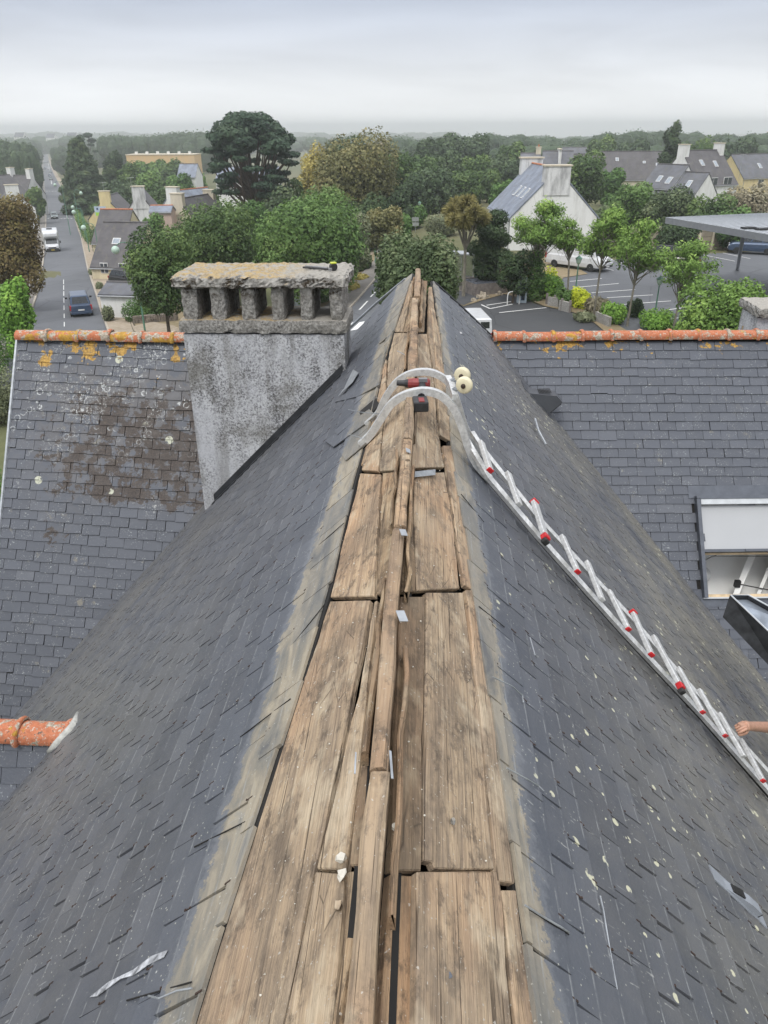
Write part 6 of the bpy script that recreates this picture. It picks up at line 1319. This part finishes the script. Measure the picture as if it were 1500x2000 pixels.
# camper van
cy=yaw_px((103,497),(112,560)); cpz=on_road(104,490); cv=thing('camper_van','white coach-built camper van with a high white roof coming down the street','camper van',cpz,cy)
mb=MB(); secs=[]
for y,z0,z1,w in ((-2.9,.5,2.95,1.06),(-2.8,.4,3.05,1.12),(.9,.4,3.08,1.12),(1.5,1.75,3.05,1.10),(2.1,2.15,2.85,1.0),(2.25,2.3,2.65,.92)): secs.append([(-w,y,z0),(w,y,z0),(w,y,z1-.12),(w*.93,y,z1),(-w*.93,y,z1),(-w,y,z1-.12)])
lined(mb,secs); obj('coach_body',mb,pw,cv,bevel=.03)
mb=MB(); secs=[]
for y,z0,z1,w in ((.9,.4,2.0,1.0),(1.75,.4,1.95,1.0),(2.45,.42,1.22,.98),(2.9,.45,1.0,.93),(3.0,.5,.85,.86)): secs.append([(-w,y,z0),(w,y,z0),(w*.97,y,z0+(z1-z0)*.6),(w*.86,y,z1),(-w*.86,y,z1),(-w*.97,y,z0+(z1-z0)*.6)])
lined(mb,secs); obj('cab',mb,pw,cv,bevel=.03)
mb=MB(); mb.prism([(-.82,2.42,1.27),(.82,2.42,1.27),(.78,1.80,1.95),(-.78,1.80,1.95)],(0,.03,.03)); obj('windshield',mb,m_carg,cv)
mb=MB(); mb.box((0,3.0,.50),(1.75,.12,.34)); obj('bumper',mb,m_trim,cv,bevel=.03); mb=MB(); mb.box((0,3.02,.80),(1.1,.06,.14)); obj('grille',mb,m_trim,cv); mb=MB(); mb.box((0,3.08,.46),(.5,.02,.11)); obj('number_plate',mb,m_plt_y,cv)
mb=MB(); mb.box((0,-.6,3.12),(.8,.8,.12)); obj('roof_hatch',mb,m_trim,cv)
for sx in (-1,1):
    mb=MB(); mb.box((sx*.74,2.93,.92),(.34,.14,.24)); obj('headlight',mb,m_hl,cv,bevel=.04); mb=MB(); mb.box((sx*1.22,2.0,1.45),(.20,.10,.34)); obj('mirror',mb,m_trim,cv,bevel=.03)
    for y in (-1.9,1.95): mb=MB(); mb.lathe((sx*.95,y,.34),[(.2,-.11),(.34,-.11),(.34,.11),(.2,.11)],14,axis=0); wh=obj('wheel',mb,m_tyre,cv); mb=MB(); mb.lathe((sx*.95,y,.34),[(.001,-.09),(.21,-.1),(.21,.115),(.001,.1)],12,axis=0); obj('rim',mb,m_rim,wh)
car('silver_car','small silver-green car on the first pedestrian crossing',on_road(107,427),cy+pi*0,ps,3.9,1.68,1.45,'hatch')
vn=car('service_van','white van with yellow-green panels on its back doors parked on the right of the street',on_road(136,405),rd_yaw+.03,pw,5.2,2.0,2.4,'van')
mb=MB(); mb.box((0,-2.62,1.55),(1.5,.02,.55)); obj('yellow_panel',mb,plain('hi_vis',(.50,.58,.05),.5),vn); mb=MB(); mb.box((0,-2.0,2.42),(1.3,.5,.03)); obj('roof_panel',mb,plain('hi_vis',(.50,.58,.05),.5),vn)
car('parked_car','grey-blue car parked at the left kerb, nearer of the two',on_road(80,389),rd_yaw,pg,4.2,1.75,1.5,'hatch',group='cars parked at the left kerb')
car('parked_car','pale blue high car parked at the left kerb, farther of the two',on_road(82,379),rd_yaw,pg,4.4,1.8,1.8,'mpv',group='cars parked at the left kerb')
for k,(x,y,c) in enumerate(((87.5,331,pg),(86.5,319,ps),(86,309,pw),(97,345,pg),(100,352,ps),(96,331,pw),(94,318,pg),(99,338,ps))):
    car('far_car',['grey car far up the street, nearest of three in the left lane','silver car far up the street, middle of three in the left lane','white car far up the street, farthest of three in the left lane','grey car parked on the far right kerb, third from the front','silver car parked on the far right kerb, first from the front','white car parked on the far right kerb, fourth from the front','grey car parked on the far right kerb, last in the line','silver car parked on the far right kerb, middle of the line'][k],on_road(x,y),rd_yaw,c,4.2,1.75,1.5,'hatch',group='cars far up the street')
car('black_car','black car half hidden beside the white garage',gnd(250,558)+np.array([0,0,.15]),radians(-120),pk_,4.0,1.7,1.5,'hatch')
wv=car('white_van','large white van with a black bumper parked on the dry grass at the car park',gnd(1128,526)+np.array([0,0,.12]),radians(180-14+62),pw,5.9,2.05,2.5,'van')
car('blue_car','dark blue people carrier parked at the far right of the rear car park',gnd(1466,496)+np.array([0,0,.1]),radians(70),pb,4.4,1.82,1.80)
car('black_car','black car parked behind the ash crowns in the rear car park',gnd(1290,511)+np.array([0,0,.1]),radians(60),pk_,4.2,1.75,1.5,'hatch')
car('dark_car','dark car with red tail lights in the middle of the rear car park',gnd(1318,520)+np.array([0,0,.1]),radians(75),pred,4.2,1.75,1.45,'hatch')
v2=car('small_white_van','small white van with an orange emblem, half hidden by the right slope of the roof',gnd(922,668)+np.array([0,0,.06]),radians(8),pw,4.2,1.72,1.85,'van')
mb=MB(); mb.lathe((0,-2.12,1.30),[(.001,-.01),(.13,-.01),(.13,.01),(.001,.01)],12,axis=1); 
for k in range(8): a=k*pi/4; mb.box((.15*cos(a),-2.12,1.30+.15*sin(a)),(.06,.02,.06))
obj('emblem',mb,plain('emblem_orange',(.55,.28,.06),.5),v2)
# ================= STREET FURNITURE =================
m_lg=plain('lamp_green',(.10,.22,.16),.5); m_globe=plain('globe_green',(.42,.55,.46),.3,0,.08); m_gal=plain('galvanised',(.34,.36,.35),.5,.4)
def globe(label,px,top,foot=None,d=None,side=1,group='globe lamps along the street'):
    P=gnd(px,foot) if d is None else gd(px,d); dd=(P-O)@FW; T=atd(px,top,dd); h=T[2]-P[2]; t=thing('street_lamp',label,'street lamp',P,0,group)
    mb=MB(); mb.tube([(0,0,-.2),(0,0,h*.5),(0,0,h*.93)],[.08,.06,.04],8); obj('pole',mb,m_lg,t); mb=MB(); mb.tube(sm([(0,0,h*.93),(-.25*side,0,h),(-.8*side,0,h*1.01),(-1.3*side,0,h*.97)],4),.03,6); obj('arm',mb,m_lg,t)
    mb=MB(); mb.ball((-1.3*side,0,h*.97-.26),.30,12,8); g_=obj('globe',mb,m_globe,t,smooth=True); mb=MB(); mb.lathe((-1.3*side,0,h*.97-.03),[(.05,0),(.16,-.02),(.18,-.08),(.05,-.10)],10); obj('lamp_cap',mb,m_lg,g_); return t
globe('globe street lamp in front of the long low house roof, nearest one',284,464,None,58,1); globe('globe street lamp at the head of the tall hedge, second nearest',200,432,None,88,1)
globe('globe street lamp beside the yellow gable, third from the near end',175,404,None,112,1); globe('globe street lamp above the right pavement, fourth',169,396,None,130,1); globe('globe street lamp below the cedar, left-facing arm',138,352,None,150,1); globe('globe street lamp beside the parked service van',160,368,None,140,-1)
def park_lamp(label,px,top,foot,group='green park lamps'):
    P=gnd(px,foot); dd=(P-O)@FW; T=atd(px,top,dd); h=T[2]-P[2]; t=thing('park_lamp',label,'lamp post',P,0,group); mb=MB(); mb.tube([(0,0,-.1),(0,0,h*.9)],[.06,.04],8); obj('pole',mb,m_lg,t)
    mb=MB(); mb.lathe((0,0,h*.9),[(.05,0),(.16,.12),(.22,.36),(.24,.40),(.05,.50)],8); s_=obj('lantern',mb,m_globe,t); mb=MB(); mb.lathe((0,0,h*.9+.40),[(.26,0),(.24,.03),(.06,.16),(.02,.22)],8); obj('lantern_cap',mb,m_lg,s_)
park_lamp('green lamp post by the verge, right of the wide fresh green tree',733,440,516); park_lamp('lamp post beside the sandy path, left of the three beyond the ridge end',819,396,436); park_lamp('lamp post at the bend of the path, middle of the three beyond the ridge end',869,372,410); park_lamp('lamp post in front of the park wood, farthest right of the three',905,358,385)
park_lamp('lamp post beside the right wing chimney side, in front of the light green bush tree',1275,540,640); park_lamp('lamp post behind the golden bush',1121,500,598); park_lamp('tall lamp post against the shrubby trees, upper right',1183,356,402)
def signpost(name,label,px,foot,top,mk,cat='sign'):
    P=gnd(px,foot); dd=(P-O)@FW; h=atd(px,top,dd)[2]-P[2]; t=thing(name,label,cat,P,PS); mb=MB(); mb.tube([(0,0,-.1),(0,0,h)],.035,8); obj('pole',mb,m_gal,t); mk(t,h); return t
def text_obj(name,body,size,par,loc,rot,mat,ext=.004):
    c=bpy.data.curves.new(name,'FONT'); c.body=body; c.size=size; c.align_x='CENTER'; c.align_y='CENTER'; c.extrude=ext; c.offset=size*.02; q=bpy.data.objects.new('tmp',c); COL.objects.link(q); bpy.context.view_layer.update(); me=bpy.data.meshes.new_from_object(q.evaluated_get(bpy.context.evaluated_depsgraph_get())); bpy.data.objects.remove(q); me.materials.clear(); me.materials.append(mat); o=bpy.data.objects.new(name,me); COL.objects.link(o); o.parent=par; o.location=loc; o.rotation_euler=rot; return o
m_sred=plain('sign_red',(.55,.02,.03),.4); m_swh=plain('sign_white',(.75,.75,.75),.4); m_purp=plain('sign_purple',(.17,.05,.26),.4); m_sblk=plain('sign_black',(.01,.01,.012),.5)
def s50(t,h):
    mb=MB(); mb.lathe((0,-.05,h-.3),[(.001,-.012),(.42,-.012),(.42,.012),(.001,.012)],28,axis=1); d=obj('disc',mb,m_sred,t); mb=MB(); mb.lathe((0,-.066,h-.3),[(.001,-.004),(.31,-.004),(.31,.004),(.001,.004)],28,axis=1); obj('white_face',mb,m_swh,d); text_obj('digits','50',.42,d,(0,-.078,h-.3),(pi/2,0,0),m_sblk)
    mb=MB(); mb.box((0,-.05,h-.86),(.42,.015,.16)); obj('lower_plate',mb,m_swh,t)
signpost('speed_sign','round red and white 50 speed limit sign beside the white garage',239,590,559,s50)
def spk(t,h):
    mb=MB(); mb.box((0,-.05,h-.35),(.45,.02,.62)); obj('purple_panel',mb,m_purp,t); mb=MB(); mb.box((0,-.05,h-1.05),(.36,.02,.68)); obj('white_panel',mb,m_swh,t)
signpost('parking_sign','small purple sign over a white plate beside the golden-topped bush',1047,581,535,spk)
def stri(t,h):
    mb=MB(); mb.prism([(-.45,-.05,h-.75),(.45,-.05,h-.75),(0,-.05,h)],(0,.02,0)); obj('triangle',mb,m_gal,t)
signpost('warning_sign','grey back of a triangular sign beside the near park lamp',742,502,478,stri)
def sbs(t,h):
    mb=MB(); mb.box((0,-.04,h-.3),(.9,.03,.5)); obj('panel',mb,m_gal,t); mb=MB(); mb.box((0,-.04,h-.9),(.9,.03,.45)); obj('panel',mb,m_gal,t)
signpost('path_sign','grey two-panel sign beside the sandy path',811,455,422,sbs)
def sn(t,h):
    mb=MB(); mb.box((0,-.04,h-.5),(1.4,.04,1.0)); obj('panel',mb,plain('notice_pale',(.50,.56,.60),.5),t)
    for k in range(5): mb=MB(); mb.box((-.1,-.066,h-.32-k*.14),(.9-.1*(k%2),.008,.035)); obj('text_line',mb,m_sblk if k<1 else m_gal,t)
signpost('notice_board','pale notice board seen between the two right-hand chimney piers',571,608,570,sn)
signpost('name_sign','pale grey sign board at the left edge below the bright green tree',6,600,545,lambda t,h:(lambda mb:(mb.box((0,-.04,h-.4),(1.5,.04,.8)),obj('panel',mb,plain('sign_grey',(.36,.40,.40),.5),t)))(MB()))
# posts and gate at left edge
P=gnd(24,622); t=thing('marker_post','thin pale leaning post in the greenery at the left edge','post',P); mb=MB(); mb.tube([(0,0,-.2),(-.35,0,1.7)],.06,6); obj('shaft',mb,m_gal,t)
P=gnd(29,572); t=thing('gate_pier','stone gate pier at the left pavement below the brown chestnut','gate pier',P); mb=MB(); mb.box((0,0,.8),(.5,.5,1.8)); obj('shaft',mb,m_bge,t,bevel=.02); mb=MB(); mb.box((0,0,1.75),(.62,.62,.12)); obj('cap',mb,m_conc,t)
a,b=gnd(36,578),gnd(50,566); t=thing('timber_fence','weathered board fence beside the stone gate pier','fence',a); 
for k in range(7):
    p=a+(b-a)*k/6; mb=MB(); mb.box(p+np.array([0,0,.65]),(.16,.04,1.35+.1*(k%2))); obj('board',mb,m_wood2,t,world=True)
a,b=gnd(262,634),gnd(346,628); t=thing('dry_stone_wall','low dry-stone wall in front of the clipped laurel hedge','wall',a); mb=MB(); rs=np.random.default_rng(4)
for r_ in range(4):
    f=0.
    while f<1: w_=rs.uniform(.03,.07); p=a+(b-a)*min(1,f+w_/2); mb.box(p+np.array([0,0,.10+r_*.17]),(np.linalg.norm(b-a)*w_*.96,.4+rs.uniform(-.05,.05),.16),rz(rs.normal(0,.03))); f+=w_
obj('stones',mb,plain('field_stone',(.20,.17,.14),.9,0,.4,3),t,world=True)
# bus shelter
P=gnd(911,556); t=thing('bus_shelter','glass bus shelter with a pale flat roof behind the timber planter','bus shelter',P,radians(-4)); w_,dp_,hs=3.4,1.3,2.35
for x in (-w_/2,-.5,.5,w_/2):
    for y in (0,dp_): mb=MB(); mb.box((x,y,hs/2),(.06,.06,hs)); obj('post',mb,m_gal,t)
mb=MB(); mb.box((0,dp_/2,hs+.06),(w_+.3,dp_+.4,.14)); obj('roof',mb,m_can,t,bevel=.03)
mg=NB('shelter_glass'); mg.fin(mg.mix(mg.rng(mg.noise(2),.3,.7),(.5,.55,.55),(.4,.45,.45)),.05); mg.b.inputs['Transmission Weight'].default_value=.9; mg.b.inputs['IOR'].default_value=1.02; m_shg=mg.m
for x0,x1 in ((-w_/2,-.5),(-.5,.5),(.5,w_/2)): mb=MB(); mb.box(((x0+x1)/2,dp_,hs*.55),(x1-x0-.08,.012,hs*.75)); obj('glass_panel',mb,m_shg,t)
mb=MB(); mb.box((0,dp_*.7,.45),(w_*.6,.35,.05)); obj('bench',mb,m_wood2,t)
P=gnd(928,553); t=thing('green_post','dark green post at the right end of the bus shelter','post',P); mb=MB(); mb.tube([(0,0,0),(0,0,2.9)],.10,8); mb.box((0,0,2.6),(.5,.08,.5)); obj('shaft',mb,plain('dark_green',(.02,.07,.05),.5),t)
# planter
a=gnd(944,577); t=thing('timber_planter','large square planter of grey horizontal boards filled with slate chips','planter',a+np.array([0,1.1,0]),radians(24)); 
for k in range(4):
    R3=rz(k*pi/2)
    for j in range(6): mb=MB(); mb.box(R3@np.array([0,-1.35,.10+j*.155]),(2.7,.05,.145),R3); obj('board',mb,m_wood2,t)
mb=MB(); mb.box((0,0,.84),(2.6,2.6,.06)); rs=np.random.default_rng(3)
for k in range(140): mb.box((rs.uniform(-1.2,1.2),rs.uniform(-1.2,1.2),.90+rs.uniform(0,.05)),(.2,.16,.03),rz(rs.uniform(0,3))); 
o=obj('slate_chips',mb,m_slplain,t); o['kind']='stuff'
# charging post + bollard hoop + rocks + timber edging
P=gnd(1018,592); t=thing('charging_post','pale blue-grey vehicle charging post with a dark cable panel','charging post',P,radians(-4)); mb=MB(); secs=[]
for z,w2,d2 in ((0,.34,.20),(.1,.36,.22),(1.6,.36,.22),(1.82,.32,.19),(1.92,.20,.12)): secs.append([(-w2,-d2,z),(w2,-d2,z),(w2,d2,z),(-w2,d2,z)])
lined(mb,secs); obj('cabinet',mb,plain('post_pale',(.45,.52,.56),.4),t,bevel=.03); mb=MB(); mb.box((.08,-.23,.95),(.26,.03,1.4)); obj('front_panel',mb,plain('post_navy',(.03,.06,.12),.4),t); mb=MB(); mb.tube(sm([(.0,-.26,1.55),(.08,-.30,1.7),(.18,-.28,1.5),(.20,-.27,.7),(.10,-.28,.3),(.02,-.27,.7)],4),.025,6); obj('cable',mb,m_black,t)
P=gnd(1002,596); t=thing('hoop_barrier','white metal hoop barrier beside the charging post','barrier',P,radians(12)); mb=MB(); mb.tube(sm([(-.45,0,0),(-.45,0,.7),(-.35,0,.92),(0,0,.98),(.35,0,.92),(.45,0,.7),(.45,0,0)],4),.035,8); obj('hoop',mb,m_white,t)
for k,(x,y,s_) in enumerate(((943,584,.75),(1000,572,.85),(975,578,.5),(925,590,.4))):
    P=gnd(x,y); o=obj('boulder',roughbox(-s_/2,s_/2,-s_/2,s_/2,-.1,s_*.6,.09*s_*2,(4,4,3),30+k),plain('pale_rock',(.36,.31,.24),.9,0,.25,3),None); place(o,P,k*.7); tag(o,['pale boulder just below the timber planter','largest boulder left of the charging post','small boulder between the planter and the charging post','smallest pale rock at the kerb left of the planter'][k],'boulder',group='rocks at the car park edge')
for k,(x,y) in enumerate(((1067,597),(1082,601),(1096,608),(1112,612))):
    P=gnd(x,y); t=thing('timber_post',['dark stub post, leftmost of the row below the green bush','dark stub post, second from the left below the green bush','dark stub post, third from the left below the green bush','dark stub post, rightmost of the row below the green bush'][k],'post',P,0,'stub posts edging the planting'); mb=MB(); mb.box((0,0,.4),(.16,.16,1.0)); obj('shaft',mb,m_wood2,t,bevel=.02)
for k,(x0,y0,x1,y1) in enumerate(((1070,600,1090,603),(1092,607,1112,612),(1163,630,1190,642))):
    a,b=gnd(x0,y0),gnd(x1,y1); o=MB(); d=(b-a); n=np.array([d[1],-d[0],0]); n/=np.linalg.norm(n); o.prism([a-n*.1,b-n*.1,b+n*.1,a+n*.1],(0,0,.75)); oo=obj('concrete_slab',o,m_conc,None,loc=a); tag(oo,['pale upright concrete slab edging, left of two under the green bush','pale upright concrete slab edging, right of two under the green bush','leaning concrete slab between the young ash trunks'][k],'slab')
# concrete wall behind the rear car park
a,b=gnd(1230,492),gnd(1440,486); t=thing('panel_wall','beige concrete panel wall behind the rear car park','wall',a); d=b-a; n=np.array([d[1],-d[0],0]); n/=np.linalg.norm(n); mb=MB()
for j in range(5): mb.prism([a-n*.08+np.array([0,0,j*.5-.2]),b-n*.08+np.array([0,0,j*.5-.2]),b+n*.08+np.array([0,0,j*.5-.2]),a+n*.08+np.array([0,0,j*.5-.2])],(0,0,.46))
obj('panels',mb,plain('beige_concrete',(.30,.26,.20),.9,0,.2,1.5),t,world=True)
for k in range(9): p=a+d*k/8; mb=MB(); mb.box(p+np.array([0,0,1.1]),(.2,.26,2.7)); obj('pier',mb,m_bge,t,world=True)
a,b=gnd(1135,489),gnd(1232,492); t=thing('low_wall','low brown wall behind the black car','wall',a); d=b-a; n=np.array([d[1],-d[0],0]); n/=np.linalg.norm(n); mb=MB(); mb.prism([a-n*.1,b-n*.1,b+n*.1,a+n*.1],(0,0,1.3)); obj('wall_body',mb,m_wood2,t,world=True); mb=MB(); mb.prism([a-n*.16+np.array([0,0,1.3]),b-n*.16+np.array([0,0,1.3]),b+n*.16+np.array([0,0,1.3]),a+n*.16+np.array([0,0,1.3])],(0,0,.08)); obj('coping',mb,m_bge,t,world=True)
# television aerials
for k,(x,y,d) in enumerate(((254,345,120),(200,355,134),(1452,300,146))):
    T=atd(x,y,d); t=thing('tv_aerial',['thin television aerial on the streaked grey gable','thin television aerial on the yellow gable','television aerial near the yellow house at the right'][k],'aerial',T+np.array([0,0,-3.4])); mb=MB(); mb.tube([(0,0,-1),(0,0,3.4)],.03,5); obj('mast',mb,m_gal,t)
    mb=MB()
    mb.tube([(-.6,0,3.2),(.6,0,3.3)],.02,5)
    for j in range(5): mb.tube([(-.5+j*.25,-.3,3.2+.01*j),(-.5+j*.25,.3,3.2+.01*j)],.012,4)
    obj('antenna',mb,m_gal,t)
# ================= PERSON AT THE LADDER =================
m_skin=plain('skin',(.42,.23,.155),.5,0,.22,45); m_shirt=plain('grey_blue_shirt',(.10,.12,.17),.85,0,.1,20); m_trs=plain('work_trousers',(.05,.055,.06),.9,0,.1,20); m_hair=plain('dark_hair',(.03,.022,.016),.7)
hd=onR(1423,1424,.19); wr=onR(1460,1418,.24); el=onR(1555,1424,.30)
toR=R_unit=np.array([.78,-.25,-.35])
sh=el+np.array([.24,-.08,.13]); neck=sh+np.array([.20,.12,.08]); head=neck+np.array([.0,.03,.22]); hip=neck+np.array([.10,-.02,-.56]); 
per=thing('person','person at the right edge in a grey-blue shirt, bare forearm reaching to the ladder','person',hip+np.array([0,0,-.9]))
def skin(name,pts,edges,rad,mat,parent,rootv=0,sub=2):
    me=bpy.data.meshes.new(name); off=np.array(root(parent).location); me.from_pydata([tuple(np.array(p)-off) for p in pts],edges,[]); me.materials.append(mat); o=bpy.data.objects.new(name,me); COL.objects.link(o); o.parent=parent
    m=o.modifiers.new('skin','SKIN'); m.use_smooth_shade=True; ss=o.modifiers.new('sub','SUBSURF'); ss.levels=sub; ss.render_levels=sub
    for v,r in zip(me.skin_vertices[0].data,rad): v.radius=(r,r) if not isinstance(r,tuple) else r
    me.skin_vertices[0].data[rootv].use_root=True; return o
sh2=neck+np.array([.06,.30,-.08]); el2=sh2+np.array([.10,.12,-.28]); wr2=el2+np.array([-.22,.10,-.10])
kn=hip+np.array([-.12,-.10,-.44]); ft=kn+np.array([.10,-.02,-.44]); kn2=hip+np.array([-.08,.14,-.44]); ft2=kn2+np.array([.12,.02,-.42])
wm=(wr+el)/2
pts=[hip,(hip+neck)/2,neck-np.array([0,0,.06]),neck+np.array([0,0,.06]),head+np.array([0,0,-.04]),head+np.array([0,0,.10]),sh,el,wm,wr,wr+(hd-wr)*.35,sh2,el2,wr2,hip+np.array([0,-.09,-.05]),kn,ft,hip+np.array([0,.09,-.05]),kn2,ft2]
body=skin('body',pts,[(0,1),(1,2),(2,3),(3,4),(4,5),(2,6),(6,7),(7,8),(8,9),(9,10),(2,11),(11,12),(12,13),(0,14),(14,15),(15,16),(0,17),(17,18),(18,19)],[.13,.14,.12,.055,.085,.075,.06,.045,.044,(.034,.026),(.040,.020),.06,.042,.03,.085,.06,.045,.085,.06,.045],m_skin,per)
skin('shirt',[hip+np.array([0,0,-.04]),(hip+neck)/2,neck-np.array([0,0,.05]),sh,sh+(el-sh)*.8,sh2,sh2+(el2-sh2)*.7],[(0,1),(1,2),(2,3),(3,4),(2,5),(5,6)],[.155,.165,.135,.082,.070,.08,.065],m_shirt,per)
skin('trousers',[hip,hip+np.array([0,-.09,-.05]),kn,ft+np.array([0,0,.05]),hip+np.array([0,.09,-.05]),kn2,ft2+np.array([0,0,.05])],[(0,1),(1,2),(2,3),(0,4),(4,5),(5,6)],[.15,.10,.075,.065,.10,.075,.065],m_trs,per)
off=np.array(per.location)
mb=MB(); mb.ball(head+np.array([.015,.0,.06])-off,(.095,.085,.10),14,10); obj('hair',mb,m_hair,per,smooth=True)
mb=MB(); mb.box(head+np.array([-.10,0,.0])-off,(.03,.022,.035)); obj('nose',mb,m_skin,per,bevel=.008)
for s_ in (-1,1): mb=MB(); mb.ball(head+np.array([-.082,s_*.033,.02])-off,.012,8,6); obj('eye',mb,m_sblk,per,smooth=True); mb=MB(); mb.ball(head+np.array([.0,s_*.092,.0])-off,(.018,.01,.03),8,6); obj('ear',mb,m_skin,per,smooth=True)
# hand: palm end and five separate curled fingers closing on the rail
Z=np.array([0,0,1.]); f0=(hd-wr)/np.linalg.norm(hd-wr); sd_=np.array([0,1.,0]); palm=wr+f0*.055
for k,(o_,ln) in enumerate(((-.030,.066),(-.010,.074),(.012,.070),(.031,.056))):
    b0=palm+sd_*o_+f0*.012; p1=b0+f0*ln*.45+nR*.016; p2=p1+f0*ln*.34-nR*.030; p3=p2+f0*ln*.02-nR*.026
    skin('finger',[b0-f0*.02,b0+nR*.006,p1,p2,p3],[(0,1),(1,2),(2,3),(3,4)],[.011,.0112,.0100,.0090,.0075],m_skin,body)
b0=wr+f0*.03-sd_*.034-nR*.005; skin('thumb',[b0-f0*.01+sd_*.01,b0-sd_*.012+f0*.012-nR*.01,b0-sd_*.012+f0*.046-nR*.030,b0+f0*.066-nR*.044],[(0,1),(1,2),(2,3)],[.014,.0125,.0105,.008],m_skin,body)
mb=MB(); mb.tube([wr-f0*.01-off,wr+f0*.03-off,palm+f0*.015-off],[.026,.036,.034],10); mb.v=[tuple(p) for p in mb.v]; obj('palm',mb,m_skin,per,smooth=True,bevel=.006)
# scaffold platform carrying the person, outside the picture
st=thing('scaffold_platform','steel scaffold platform outside the right edge, where the person stands','scaffold',(ft[0]+.1,ft[1],0)); zp=min(ft[2],ft2[2])-.05
mb=MB(); mb.box((ft[0]+.35,ft[1]+.1,zp-.04),(1.1,2.2,.06)); obj('deck',mb,m_wood2,st,world=True)
for x in (-.05,.85):
    for y in (-.9,1.1): mb=MB(); mb.tube([(ft[0]+x,ft[1]+y,0),(ft[0]+x,ft[1]+y,zp+.3)],.024,8); obj('standard',mb,m_gal,st,world=True)
# ================= HAZE =================
mh=bpy.data.materials.new('haze'); mh.use_nodes=True; h_=mh.node_tree; h_.nodes.clear(); ho=h_.nodes.new('ShaderNodeOutputMaterial'); hv=h_.nodes.new('ShaderNodeVolumePrincipled'); hv.inputs['Color'].default_value=(.96,.98,1,1); hv.inputs['Density'].default_value=.00062; hv.inputs['Anisotropy'].default_value=.7; h_.links.new(hv.outputs[0],ho.inputs['Volume'])
mb=MB(); mb.box((0,0,-20),(8600,8600,104)); hz=obj('haze',mb,mh); hz['kind']='stuff'
